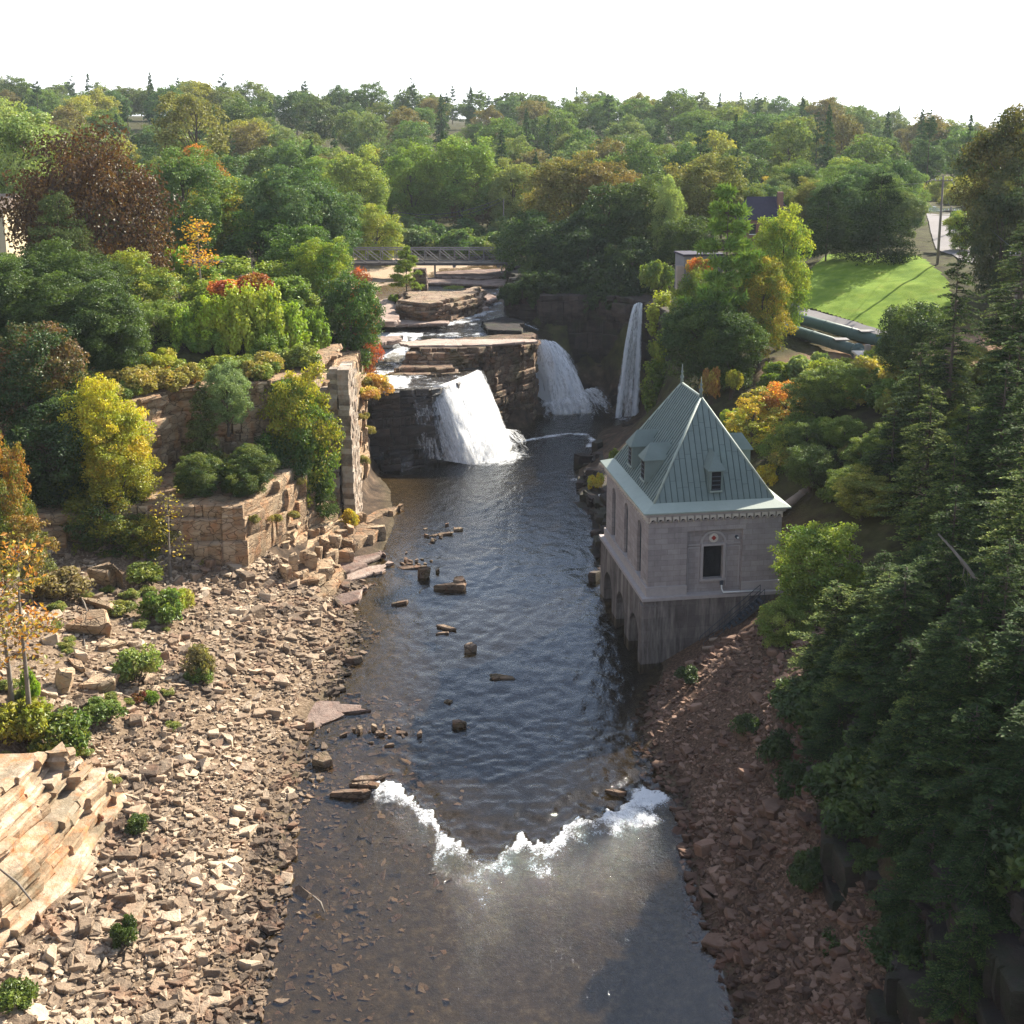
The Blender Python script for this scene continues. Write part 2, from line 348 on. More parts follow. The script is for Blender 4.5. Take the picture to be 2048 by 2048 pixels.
bed = ramp(n, l, noise(n, l, 1.6, 6, .7, v), [(.3, (.034, .028, .018)), (.55, (.085, .067, .042)), (.75, (.19, .15, .095))])
bed = mixcol(n, l, attr(n, 'deep').outputs['Fac'], bed, (.018, .017, .014))
sandc = ramp(n, l, f2, [(.3, (.34, .25, .17)), (.7, (.5, .38, .27))])
for nm, cc in (('talus', gravel), ('redtalus', redgr), ('bar', sandc), ('shore', shorec), ('dirt', mixcol(n, l, f2, (.30, .17, .10), (.47, .30, .2))), ('lawn', mixcol(n, l, f2, (.10, .17, .03), (.19, .26, .05))), ('wet', bed)):
    c = mixcol(n, l, attr(n, nm).outputs['Fac'], c, cc)
principled(n, l, c, .95, f2, .6, .15, spec=.1); M['ground'] = m
g = link('ground', mesh_np('ground', np.stack([xx, yy, zz], 1), grid_faces(*sh), M['ground'],
    {'deep': ('POINT', sstep(-.45, -1.0, zz) if False else np.clip((-.45 - zz) / .5, 0, 1)), 'shore': ('POINT', sstep(95, 101, yy) * (1 - sstep(174, 178, yy)) * (1 - sstep(3.5, 6.5, zz))), 'talus': ('POINT', lowleft), 'redtalus': ('POINT', lowright), 'wet': ('POINT', wet), 'bar': ('POINT', bar * .9), 'lawn': ('POINT', lawnL), 'dirt': ('POINT', dirtR)}, True))
tag(g, 'ground of the chasm banks, plateau and wooded hill', kind='structure')

# ------------------------------------------------------------------ water
def water_mat(name, tint, foam_scale=2.2, rip=1.0, blue=(1, 1, 1), ior=1.42):
    m, n, l = nmat(name)
    v = coords(n, l, (1, .7, 1), 'World')
    w1 = noise(n, l, .55, 4, .6, v, .6); w2 = noise(n, l, 3.0, 4, .65, v, .8); w3 = noise(n, l, 9, 3, .6, v)
    turb = attr(n, 'turb').outputs['Fac']
    h = mathn(n, l, 'ADD', mathn(n, l, 'MULTIPLY', w1, .55), mathn(n, l, 'MULTIPLY', mathn(n, l, 'ADD', w2, mathn(n, l, 'MULTIPLY', w3, .35)), mathn(n, l, 'ADD', mathn(n, l, 'MULTIPLY', turb, 1.3), .03)))
    bp = n.new('ShaderNodeBump'); bp.inputs['Strength'].default_value = .75 * rip; bp.inputs['Distance'].default_value = .22; l.new(h, bp.inputs['Height'])
    ge = n.new('ShaderNodeNewGeometry'); dt = n.new('ShaderNodeVectorMath'); dt.operation = 'DOT_PRODUCT'   # Schlick reflectance, the same from both sides
    l.new(ge.outputs['Incoming'], dt.inputs[0]); l.new(bp.outputs['Normal'], dt.inputs[1])
    om = mathn(n, l, 'SUBTRACT', 1., mathn(n, l, 'ABSOLUTE', dt.outputs['Value']), True); f0 = ((ior - 1) / (ior + 1)) ** 2
    frs = mathn(n, l, 'ADD', mathn(n, l, 'MULTIPLY', mathn(n, l, 'POWER', om, 5.), 1 - f0), f0, True)
    tr = n.new('ShaderNodeBsdfTransparent'); tr.inputs['Color'].default_value = tint + (1,)
    gl = n.new('ShaderNodeBsdfGlossy'); gl.inputs['Roughness'].default_value = .06; l.new(bp.outputs['Normal'], gl.inputs['Normal'])
    gl.inputs['Color'].default_value = blue + (1,)
    x = n.new('ShaderNodeMixShader'); l.new(frs, x.inputs[0]); l.new(tr.outputs[0], x.inputs[1]); l.new(gl.outputs[0], x.inputs[2])
    fo = attr(n, 'foam').outputs['Fac']
    fn = noise(n, l, foam_scale, 7, .72, coords(n, l, (1, .8, 1), 'World'), .5)
    fq = noise(n, l, foam_scale * 7, 6, .75, coords(n, l, (1, .7, 1), 'World'), .3)
    fm = mathn(n, l, 'MULTIPLY', fo, mathn(n, l, 'MULTIPLY', mathn(n, l, 'MULTIPLY', fn, 1.5), mathn(n, l, 'MULTIPLY', fq, 1.7)))
    ff = ramp(n, l, fm, [(.33, 0.), (.62, .8)])
    ff_ = ramp(n, l, mathn(n, l, 'ADD', mathn(n, l, 'MULTIPLY', fo, .5), mathn(n, l, 'MULTIPLY', mathn(n, l, 'MULTIPLY', fn, 1.0), mathn(n, l, 'ADD', mathn(n, l, 'MULTIPLY', fo, .5), .55))), [(.68, 0.), (.86, 1.)])
    wd = n.new('ShaderNodeBsdfDiffuse'); wd.inputs['Color'].default_value = (.86, .88, .9, 1); l.new(bp.outputs['Normal'], wd.inputs['Normal'])
    y = n.new('ShaderNodeMixShader'); l.new(ff, y.inputs[0]); l.new(x.outputs[0], y.inputs[1]); l.new(wd.outputs[0], y.inputs[2])
    o = n.new('ShaderNodeOutputMaterial'); l.new(y.outputs[0], o.inputs['Surface']); return m
M['water'] = water_mat('river_water', (.62, .56, .45), 1.6, .8, (.92, .96, 1.0), 1.58)
M['upper_water'] = water_mat('upper_water', (.55, .50, .40), 1.3, 1.3)

def seg_dist(px, py, pts):
    best = np.full(px.shape, 1e9); par = np.zeros(px.shape); L = 0
    for (ax, ay), (bx, by) in zip(pts[:-1], pts[1:]):
        dx, dy = bx - ax, by - ay; q = dx * dx + dy * dy
        t = np.clip(((px - ax) * dx + (py - ay) * dy) / q, 0, 1)
        d = np.hypot(px - ax - t * dx, py - ay - t * dy); better = d < best
        best = np.where(better, d, best); par = np.where(better, L + t * math.sqrt(q), par); L += math.sqrt(q)
    return best, par
wx = axis([(-19, 19, .22)]); wy = axis([(30, 48, 1.), (48, 76, .2), (76, 130, .4), (130, 176, .3)])
WX, WY = np.meshgrid(wx, wy); a, b = WX.ravel(), WY.ravel()
vee = [tuple(at(u, vv)[:2]) for u, vv in ((700, 1470), (770, 1515), (840, 1572), (905, 1612), (945, 1622), (975, 1590), (1060, 1570), (1110, 1555), (1180, 1535), (1235, 1495))]
dV, pV = seg_dist(a, b, vee)
# line height of the chute at each x: downstream is nearer the camera
vy = np.interp(a, [p[0] for p in vee], [p[1] for p in vee])
vy = vy + (vnoise(a * .55, b * 0 + 3, 51) - .5) * 2.4 + (vnoise(a * 1.7, b * 0 + 3, 52) - .5) * 1.2 + (vnoise(a * 4.1, b * .6, 53) - .5) * 1.0
inx = sstep(vee[0][0] - 1.5, vee[0][0] + 1.5, a) * (1 - sstep(vee[-1][0] - .5, vee[-1][0] + 2, a))
down = np.clip(vy - b, -3, 30)
crest = inx * np.exp(-((down - .6) / 1.1) ** 2)
tail = inx * np.clip(1 - down / 7.5, 0, 1) * (down > 0)
n1 = vnoise(a * .8, b * .8, 3); n2 = vnoise(a * 2.3, b * 2.3, 9)
n3 = vnoise(a * 5, b * 5, 13)
foam = crest * (.06 + .4 * sstep(.3, .8, vnoise(a * .45, b * .45, 61))) + tail * (.5 + .5 * n1 * sstep(.25, .7, vnoise(a * .4, b * .3, 62)))
slope_in = inx * np.exp(-((down + 1.3) / 1.4) ** 2)
wz = crest * (.04 + .1 * n1) - slope_in * .18 + inx * np.exp(-(down / 4) ** 2) * .09 * (n2 - .5) * 2
wz += inx * (down < .2) * (down > -5) * .045 * np.sin(down * 4.2 + n1 * 2)
wz += fbm(a * .5, b * .35, 21, 3) * .035
turb = .12 + .6 * tail * n1 + .45 * inx * (down > 0) * np.clip(1 - (down - 3) / 16, 0, 1) + .22 * sstep(100, 125, b)
# foam of the plunge pools under the falls
def blob(cx, cy, rx, ry, ang=0):
    ca, sa = math.cos(ang), math.sin(ang); X = (a - cx) * ca + (b - cy) * sa; Y = -(a - cx) * sa + (b - cy) * ca
    return np.exp(-((X / rx) ** 2 + (Y / ry) ** 2))
p1 = at(932, 848); p2 = at(1075, 775); p3 = at(1180, 790)
foam += .9 * blob(-1.6, 141.6, 5.5, 3.2, .9) + .75 * blob(p2.x, p2.y, 5, 2.6) + .7 * blob(p3.x, p3.y, 3, 2)
arc = [tuple(at(u, vv)[:2]) for u, vv in ((985, 832), (1030, 824), (1070, 818), (1105, 820), (1118, 830), (1112, 842))]
dA, _ = seg_dist(a, b, arc); foam += .95 * np.exp(-(dA / .8) ** 2) * (.5 + .6 * n1)
foam += .33 * blob(3, 136, 5, 8) * n1 + .5 * blob(8, 129, 2.4, 4) * n1 + .36 * blob(-13, 134, 4, 2.5) * n1
for u, vv, w in ((1040, 800, .5), (1090, 806, .4), (1090, 905, .5), (1075, 880, .4), (1230, 1510, .5), (1210, 1490, .5), (1225, 1545, .4)):
    q = at(u, vv); foam += w * blob(q.x, q.y, 1.2, .8)
wz += .25 * blob(p1.x, p1.y, 3, 2) * n2 + .3 * blob(p2.x, p2.y, 3, 2) * n2
turb = np.clip(turb + blob(p1.x, p1.y, 8, 6) * .7 + blob(p2.x, p2.y, 7, 5) * .5, 0, 1.4)
r = link('river', mesh_np('river', np.stack([a, b, wz], 1), grid_faces(*WX.shape), M['water'], {'foam': ('POINT', np.clip(foam, 0, 1.2)), 'turb': ('POINT', turb)}, True))
tag(r, 'river running out of the plunge pool down the chasm', kind='structure')

# upper river above the falls
ux = axis([(-34, 7, .35)]); uy = axis([(139.5, 212, .35), (212, 262, 1.5)])
UX, UY = np.meshgrid(ux, uy); a, b = UX.ravel(), UY.ravel()
uz = np.interp(b, [145, 150, 156, 163, 168, 176, 185, 200, 262], [9.0, 9.15, 9.9, 11.0, 11.25, 11.55, 11.8, 12.25, 12.6])
uz = np.where((a > -13) & (b < 163), np.interp(b, [145, 150.5, 151.2, 163], [9.0, 9.0, 8.6, 8.6]), uz)
uz = np.where((a > -.5) & (b > 160), np.minimum(uz, np.interp(a, [-.5, 4.5, 6], [12, 10.2, 10.0]) + (b - 166) * .06), uz)
n1 = vnoise(a * .6, b * .6, 31); n2 = vnoise(a * 1.7, b * 1.7, 32)
uz = uz + fbm(a * .9, b * .9, 33, 3) * .10
uf = .16 + .5 * (n1 - .5) + .4 * (n2 - .5)
uf += .42 * np.exp(-((b - 164.5) / 2.2) ** 2) + .4 * np.exp(-((b - 171) / 1.6) ** 2) * n1 * 1.4
race, _ = seg_dist(a, b, [tuple(at(u, vv, 12)[:2]) for u, vv in ((950, 535), (935, 560), (915, 585), (880, 597), (830, 605))])
uf += .6 * np.exp(-(race / 1.8) ** 2)
uf += .42 * ((a < -12.5) & (b < 166)) + .3 * (b < 149.5) - .25 * (b > 190)
lipx = np.interp(b, [138, 140.4, 143.2, 147.5, 151.2, 152.4, 156, 160.4, 166, 170, 172], [-18, -9.3, -7.6, -5.7, -4, -4.6, -1.4, 2.4, 4.6, 6.4, 4])
ufc = grid_faces(*UX.shape); okv = (a < lipx) | (b > 172); ufc = ufc[okv[ufc].all(1)]
u_ = link('upper_river', mesh_np('upper_river', np.stack([a, b, uz], 1), ufc, M['upper_water'], {'foam': ('POINT', np.clip(uf, 0, 1.2)), 'turb': ('POINT', np.clip(.5 + uf * .6, 0, 1.4))}, True))
tag(u_, 'white-streaked upper river above the falls', kind='structure')

# ------------------------------------------------------------------ layered rock
def outline(poly, run, amp, rng, notch=.18):
    """blocky rock edge: runs of random length and offset parted by narrow cracks; returns (point, outward normal)"""
    pts = []
    n = len(poly)
    area = sum(poly[i][0] * poly[(i + 1) % n][1] - poly[(i + 1) % n][0] * poly[i][1] for i in range(n))
    sg = 1 if area > 0 else -1
    for i in range(n):
        a, b = Vector(poly[i]), Vector(poly[(i + 1) % n]); d = b - a; L = d.length
        if L < 1e-4: continue
        d /= L; nr = Vector((d.y, -d.x)) * sg; s = 0; o = 0
        while s < L - 1e-3:
            e = min(L, s + run * rng.choice((.25, .4, .7, 1.1, 1.7, 2.6)) * rng.uniform(.7, 1.3))
            if L - e < run * .3: e = L
            o = o * .35 + rng.uniform(-amp, amp) * .85; sk = rng.uniform(-.3, .3) * amp
            w = min(.05, (e - s) * .2)
            m_ = a + d * ((s + e) / 2); bl = (float(vnoise(m_.x * .33, m_.y * .33, 91)) - .5) * min(2.2, amp * 5); o += bl
            pts.append((a + d * (s + w) + nr * (o + sk), nr))
            if e - s > 1.0:
                for q in range(1, int((e - s) / .8)): pts.append((a + d * (s + (e - s) * q / int((e - s) / .8 + 1e-6)) + nr * (o + sk * (1 - 2 * q / ((e - s) / .8)) + rng.uniform(-.07, .07)), nr))
            pts.append((a + d * (e - w) + nr * (o - sk), nr))
            if e < L and rng.random() < .7: pts.append((a + d * e + nr * (o - notch * rng.uniform(.4, 1.6)), nr))
            s = e; o -= bl
    return pts
def slab(name, poly, z0, z1, mat, rng, parent=None, run=1.2, amp=.25, tilt=(0, 0), uneven=.06):
    on = outline(poly, run, amp, rng, min(.22, .5 * amp + .04)); pts = [p for p, _ in on]; nrs = [q for _, q in on]; n = len(pts)
    cx = sum(p.x for p in pts) / n; cy = sum(p.y for p in pts) / n; th = z1 - z0; ch = min(.09, th * .16)
    def zt(p): return (p.x - cx) * tilt[0] + (p.y - cy) * tilt[1]
    def ring(off, z, jz, jo): return [(p.x + q.x * (off + rng.uniform(-jo, jo)), p.y + q.y * (off + rng.uniform(-jo, jo)), z + zt(p) + rng.uniform(-jz, jz)) for p, q in on]
    rings = [ring(-ch * 1.2, z1, uneven * .5, .03), ring(0, z1 - ch, uneven * .5, .05), ring(.0, z0 + th * .5, .1 * th, .09), ring(-.02, z0 + th * .28, .04, .08), ring(-.16, z0, 0, .05)]
    mb = MB(); base = rng.random(); mb.cur = base
    mb.add([v for r in rings for v in r], [])
    top2 = [Vector((v[0], v[1])) for v in rings[0]]
    cv, _, cf, ov, _, _ = delaunay_2d_cdt(top2, [], [list(range(n))], 1, 1e-4)
    b0 = len(mb.v); mb.v += [(v.x, v.y, rings[0][o_[0]][2] if o_ else z1) for v, o_ in zip(cv, ov)]
    capf = []
    for f in cf:
        p0, p1, p2 = (cv[i] for i in f[:3]); cr = (p1.x - p0.x) * (p2.y - p0.y) - (p1.y - p0.y) * (p2.x - p0.x)
        capf.append([b0 + i for i in (f if cr > 0 else f[::-1])])
    fs = []; rr = []
    for i in range(n):
        j = (i + 1) % n; rv = min(1, max(0, base * .45 + rng.random() * .55))
        for k in range(4): fs.append(((k + 1) * n + i, (k + 1) * n + j, k * n + j, k * n + i)); rr.append(min(1, max(0, rv + rng.uniform(-.12, .12))))
    area = sum(pts[i].x * pts[(i + 1) % n].y - pts[(i + 1) % n].x * pts[i].y for i in range(n))
    if area < 0: fs = [tuple(reversed(f)) for f in fs]
    mb.f = [list(f) for f in fs] + capf; mb.r = rr + [base] * len(capf)
    return mb.build(name, mat, parent)
def inset(poly, d):
    n = len(poly); area = sum(poly[i][0] * poly[(i + 1) % n][1] - poly[(i + 1) % n][0] * poly[i][1] for i in range(n)); sg = 1 if area > 0 else -1
    out = []
    for i in range(n):
        p0, p1, p2 = Vector(poly[i - 1]), Vector(poly[i]), Vector(poly[(i + 1) % n])
        n1 = (p1 - p0).normalized(); n2 = (p2 - p1).normalized()
        n1 = Vector((n1.y, -n1.x)) * sg; n2 = Vector((n2.y, -n2.x)) * sg; q = (n1 + n2)
        q = q / max(.6, q.length_squared) * 2 if q.length > 1e-3 else n1
        out.append(tuple(p1 - q * d))
    return out
def stack(name, label, poly, z0, z1, mat, seed, thick=(.5, 1.3), back=.1, run=1.6, amp=.3, uneven=.06, wob=.3):
    rng = random.Random(seed); root = thing(name, label, None); root['kind'] = 'structure'
    z = z0
    while z < z1 - .05:
        t = min(rng.uniform(*thick), z1 - z)
        if z1 - z - t < thick[0] * .5: t = z1 - z
        slab('rock_layer', inset(poly, (z - z0) * back + rng.uniform(-wob, wob)), z - .12, z + t, mat, rng, root, run, amp, uneven=uneven)
        z += t
    return root

# left bank cliffs
stack('cliff', 'low tan cliff with a bright square corner above the rubble', [(-47, 90), (-38, 92.5), (-30, 94.5), (-24, 95.2), (-22, 95.6), (-20.9, 98), (-19.8, 102), (-19.2, 107), (-19, 113), (-47, 113)], 1.2, 8.9, M['tan_rock'], 11, (.8, 2.4), .06, 2.2, .36, .16)
stack('cliff', 'tall pale cliff behind the yellow tree', [(-60, 99), (-41, 99.5), (-33.4, 100.2), (-32.2, 102.5), (-29.8, 106.8), (-26.5, 108.4), (-23.5, 109.6), (-21.2, 111.4), (-20.0, 114.5), (-18.6, 117.5), (-18.4, 130), (-60, 130)], 5.5, 16.2, M['tan_rock'], 12, (.6, 1.5), .06, 1.1, .36, .14)
stack('cliff', 'orange cliff between the ruined wall and the falls', [(-18.2, 116.5), (-16.9, 119), (-16.2, 123), (-15.9, 128), (-16.6, 133), (-17.0, 138), (-17.6, 143), (-18.6, 152), (-32, 152), (-32, 116.5)], -.6, 14.6, M['tan_rock'], 13, (.8, 2.4), .06, 1.4, .3)
stack('cliff', 'stepped dark ledges at the foot of the ruined wall', [(-21.5, 99.5), (-19.5, 101), (-18.2, 104), (-17.4, 108), (-16.2, 112), (-16.0, 116), (-22, 117)], .1, 4.4, M['tan_rock'], 14, (.45, .8), .5, 1.1, .4)
# bottom-left dipping ledges
stack('cliff', 'sloping tan and orange ledges at the edge of the rubble', [(-26, 43), (-23.6, 47), (-22.4, 50), (-21.5, 53), (-20.8, 56), (-20.6, 59), (-20.2, 61.5), (-21.6, 63.5), (-40, 63.5), (-40, 40)], 1.0, 6.9, M['ledge_tan'], 15, (.12, .6), .8, 2.6, .22, .1, .45)
# right bank
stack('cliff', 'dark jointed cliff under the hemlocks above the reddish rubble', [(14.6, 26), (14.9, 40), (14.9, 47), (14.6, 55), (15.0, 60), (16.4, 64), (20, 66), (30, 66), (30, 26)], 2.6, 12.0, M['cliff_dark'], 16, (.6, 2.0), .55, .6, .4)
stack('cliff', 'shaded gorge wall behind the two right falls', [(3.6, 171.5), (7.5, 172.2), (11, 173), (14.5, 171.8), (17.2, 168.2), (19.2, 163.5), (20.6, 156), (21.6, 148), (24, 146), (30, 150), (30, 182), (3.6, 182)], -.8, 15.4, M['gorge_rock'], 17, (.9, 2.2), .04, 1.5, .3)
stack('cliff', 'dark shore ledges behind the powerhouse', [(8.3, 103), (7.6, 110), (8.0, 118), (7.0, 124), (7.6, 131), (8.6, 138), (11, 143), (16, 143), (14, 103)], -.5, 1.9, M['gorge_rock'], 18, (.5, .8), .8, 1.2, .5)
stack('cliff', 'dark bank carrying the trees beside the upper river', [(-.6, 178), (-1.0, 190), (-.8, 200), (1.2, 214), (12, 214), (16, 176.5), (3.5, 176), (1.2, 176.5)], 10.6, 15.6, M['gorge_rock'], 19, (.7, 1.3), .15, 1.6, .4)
# the falls
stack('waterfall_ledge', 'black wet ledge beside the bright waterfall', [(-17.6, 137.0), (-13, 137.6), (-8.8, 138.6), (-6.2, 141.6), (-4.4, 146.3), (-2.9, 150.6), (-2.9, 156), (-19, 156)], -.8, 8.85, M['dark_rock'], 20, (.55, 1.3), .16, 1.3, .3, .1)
stack('waterfall_ledge', 'brown rock block between the two big falls', [(-11.6, 151.6), (-7.8, 151.6), (-4.4, 152.4), (-1.2, 156), (1.2, 158.4), (2.8, 160.4), (3.3, 162.6), (2.6, 164), (-6, 160), (-13, 158.5), (-12.4, 156)], -.8, 11.5, M['fall_rock'], 21, (.55, 1.25), -.01, .95, .34)
stack('waterfall_ledge', 'brown steps climbing beside the left cascade', [(-14.4, 151), (-8.5, 150.3), (-6, 151.4), (-6, 157), (-13.4, 159)], 8.4, 11.0, M['fall_rock'], 22, (.6, .9), .55, 2.4, .35)
stack('waterfall_ledge', 'second low brown step beside the left cascade', [(-15.6, 147.2), (-9.5, 147.4), (-6.6, 148.6), (-6.6, 152), (-14.6, 153)], 8.6, 9.7, M['fall_rock'], 26, (.4, .6), .7, 2.2, .4)
stack('waterfall_ledge', 'low black steps in the water under the left ledge', [(-15.6, 134.2), (-12.5, 134.8), (-9.2, 137.4), (-8.8, 140.5), (-17, 140.5)], -.7, 1.9, M['dark_rock'], 23, (.6, .75), .75, 1.1, .4)
stack('island_rock', 'rock island carrying a pine below the footbridge', [tuple(at(u, vv, 12)[:2]) for u, vv in ((752, 600), (800, 605), (850, 601), (885, 590), (912, 577), (900, 570), (860, 578), (755, 580))], 11.0, 14.6, M['fall_rock'], 24, (.4, .8), .12, 1.3, .5, .12)
# flat ledges in and beside the water
LEDGES = [ # pixel outline, top height, thickness, material, label
 ([(757, 645), (800, 639), (930, 639), (1000, 640), (1008, 644), (930, 650), (770, 652)], 11.72, .35, 'ledge_rock', 'pale flat top slab of the rock block between the falls'),
 ([(690, 640), (725, 634), (760, 632), (755, 639), (700, 650)], 11.6, .6, 'ledge_rock', 'flat slab at the left shore above the cascade'),
 ([(740, 606), (790, 603), (850, 604), (845, 609), (745, 611)], 12.0, .5, 'ledge_rock', 'long flat slab in the upper rapids below the island'),
 ([(690, 570), (740, 562), (748, 580), (745, 606), (700, 606)], 12.9, .8, 'ledge_rock', 'banded flat ledges left of the rock island'),
 ([(700, 590), (745, 588), (750, 606), (705, 610)], 12.5, .5, 'ledge_rock', 'lower banded ledge left of the rock island'),
 ([(905, 606), (950, 598), (985, 606), (985, 622), (920, 622)], 12.0, .8, 'gorge_rock', 'dark slab jutting from the shaded bank over the rapids'),
 ([(828, 512), (960, 506), (965, 518), (900, 524), (820, 520)], 13.2, .5, 'ledge_rock', 'pale river terrace just under the footbridge'),
 ([(790, 524), (900, 522), (955, 528), (950, 538), (800, 534)], 12.8, .4, 'ledge_rock', 'lower pale river terrace under the footbridge'),
 ([(885, 556), (925, 552), (940, 560), (925, 568), (890, 568)], 12.6, .5, 'ledge_rock', 'flat slab in the race right of the island'),
 ([(870, 574), (915, 570), (918, 580), (880, 586)], 12.2, .5, 'ledge_rock', 'low slab at the right foot of the island'),
 ([(600, 1142), (650, 1118), (690, 1106), (676, 1128), (640, 1140)], .35, .5, 'ledge_rock', 'pale flat ledge tongue running into the water'),
 ([(620, 1092), (680, 1070), (740, 1058), (720, 1078), (640, 1102)], .25, .4, 'ledge_rock', 'thin wave-washed ledge below the detached block'),
 ([(612, 1072), (660, 1048), (720, 1036), (735, 1044), (690, 1062), (640, 1080)], .55, .5, 'ledge_rock', 'middle pale ledge by the waterline'),
 ([(650, 1010), (690, 985), (712, 990), (700, 1010), (668, 1028)], 1.3, 1.2, 'tan_rock', 'thick squared ledge under the ruined wall'),
 ([(665, 985), (700, 965), (760, 950), (745, 965), (700, 988)], .6, .9, 'tan_rock', 'long flat ledge below the orange cliff'),
 ([(520, 1340), (600, 1328), (700, 1333), (640, 1340), (560, 1372), (515, 1385)], .14, .35, 'ledge_rock', 'bleached flat tongue of bedrock at the rubble edge'),
 ([(560, 1120), (600, 1090), (640, 1068), (652, 1080), (610, 1120), (575, 1135)], 1.1, .9, 'tan_rock', 'broken stepped ledge at the foot of the low cliff'),
 ([(545, 1095), (590, 1060), (625, 1050), (632, 1064), (590, 1090)], 2.0, 1.0, 'tan_rock', 'upper broken ledge under the cliff corner'),
]
rngL = random.Random(5)
for px, z, t, mt, lb in LEDGES:
    o = slab('ledge', [tuple(at(u, vv, z)[:2]) for u, vv in px], z - t, z, M[mt], rngL, None, 1.6, .28)
    tag(o, lb, kind='structure')
# ------------------------------------------------------------------ loose stones
def stone_mesh(name, rng, mat, flat=.35, n=7):
    """angular slab about 1 m across: irregular polygon, chamfered top, broken underside"""
    k = rng.randint(5, n); ang = sorted(rng.uniform(0, 2 * math.pi) * .35 + 2 * math.pi * i / k for i in range(k))
    el = rng.uniform(.55, .95)
    ring = [(math.cos(t) * .5 * rng.uniform(.8, 1.15), math.sin(t) * .5 * el * rng.uniform(.8, 1.15)) for t in ang]
    h = flat * rng.uniform(.35, .9); tx, ty = rng.uniform(-.18, .18), rng.uniform(-.18, .18)
    top = [(x * .88, y * .88, h + x * tx + y * ty) for x, y in ring]
    mid = [(x * 1.0 + rng.uniform(-.03, .03), y * 1.0, h * rng.uniform(.72, .85) + x * tx + y * ty) for x, y in ring]
    bot = [(x * rng.uniform(.75, .98), y * rng.uniform(.75, .98), -.12) for x, y in ring]
    mb = MB(); mb.cur = rng.random()
    fs = [tuple(range(k))]
    for i in range(k):
        j = (i + 1) % k; fs += [(k + i, k + j, j, i), (2 * k + i, 2 * k + j, k + j, k + i)]
    mb.add(top + mid + bot, fs)
    return mb.mesh(name, mat)
rs = random.Random(77)
STONE = {mt: [stone_mesh('stone', rs, M[mt], rs.choice([.16, .22, .3, .42])) for _ in range(18)] for mt in ('rubble', 'red_rubble')}
BOULDER = [stone_mesh('boulder', rs, M['tan_rock'], rs.choice([.95, 1.1, 1.35]), 6) for _ in range(6)]
BLACKST = [stone_mesh('dark_boulder', rs, M['gorge_rock'], rs.choice([.7, 1.0]), 7) for _ in range(6)]
DARKST = [stone_mesh('river_stone', rs, M['fall_rock'], rs.choice([.55, .8]), 7) for _ in range(6)]

def left_shore(y): return np.interp(y, [40, 47.6, 56, 63, 68, 70, 74, 78, 84, 90, 93, 97, 101, 109], [-12.4, -12.4, -12.7, -13.4, -12.9, -12.4, -14, -13.6, -12.9, -11.6, -12.8, -14.8, -13, -12])
def right_shore(y): return np.interp(y, [40, 47.6, 51, 54, 61, 65, 68, 73, 76.5, 80, 84], [10.4, 10.4, 10.7, 9.8, 10.2, 10.6, 9.3, 8.7, 9.1, 10.6, 11.5])
rn = np.random.default_rng(4)
def scatter(side, n):
    y = rn.uniform(40, 101 if side < 0 else 82, n * 6)
    if side < 0:
        x0 = left_shore(y); back = np.interp(y, [40, 46, 50, 58, 64, 68, 74, 84, 92, 97, 101], [-28, -26, -24, -22.2, -24.5, -31, -38, -41, -38, -24, -18])
        x = x0 + 1.0 + (back - x0 - 1.0) * rn.random(len(y)) ** 1.15
        edge = x > x0 - .4
    else:
        x0 = right_shore(y); back = np.interp(y, [40, 55, 62, 66, 70, 76, 80, 84], [16.2, 16, 16.5, 18, 22, 23, 20, 17])
        x = x0 - .9 + (back - x0 + .9) * rn.random(len(y)); edge = x < x0 + .3
    keep = np.ones(len(y), bool)
    if side < 0:
        keep &= ~((np.abs(x + 12.9) < 2.0) & (np.abs(y - 77) < 1.3))
        keep &= rn.random(len(y)) < np.clip(1.25 - .9 * vnoise(x * .25, y * .25, 44) * (x < -26), .25, 1)
        keep &= rn.random(len(y)) < np.where(x > x0, .55, 1)
    x, y = x[keep][:n], y[keep][:n]
    s = np.exp(rn.normal(-1.28, .55, len(x)))
    clump = vnoise(x * .35, y * .35, 71); s *= .72 + .7 * clump
    s = np.clip(s, .11, 1.7)
    return x, y, ground(x, y), s
def merge_stones(name, meshes, x, y, z, s, mat, label):
    VV = []; FF = {}; RR = []; base = 0; fl = []
    protos = []
    for me in meshes:
        co = np.zeros(len(me.vertices) * 3, np.float32); me.vertices.foreach_get('co', co)
        protos.append((co.reshape(-1, 3), [list(p.vertices) for p in me.polygons]))
    verts = []; faces = []; rnds = []
    for i in range(len(x)):
        co, fs = protos[i % len(protos)]
        e = Euler((rn.normal(0, .2), rn.normal(0, .2), rn.uniform(0, 6.28))).to_matrix()
        R = np.array(e); p = (co * np.array([s[i], s[i], s[i] * rn.uniform(.7, 1.25)])) @ R.T + np.array([x[i], y[i], z[i] + s[i] * rn.uniform(-.03, .14)])
        verts.append(p); r_ = rn.random() * (1 if z[i] > .45 else .15)   # stones by the waterline are wet and dark
        for f in fs: faces.append([q + base for q in f]); rnds.append(r_)
        base += len(co)
    v = np.concatenate(verts)
    groups = {}
    order = []
    for f, r_ in zip(faces, rnds): groups.setdefault(len(f), ([], [])); groups[len(f)][0].append(f); groups[len(f)][1].append(r_)
    fl = [np.array(g_[0]) for g_ in groups.values()]; rr = np.concatenate([g_[1] for g_ in groups.values()])
    o = link(name, mesh_np(name, v, fl, mat, {'rnd': ('FACE', rr)}))
    return tag(o, label, 'rubble', kind='stuff')
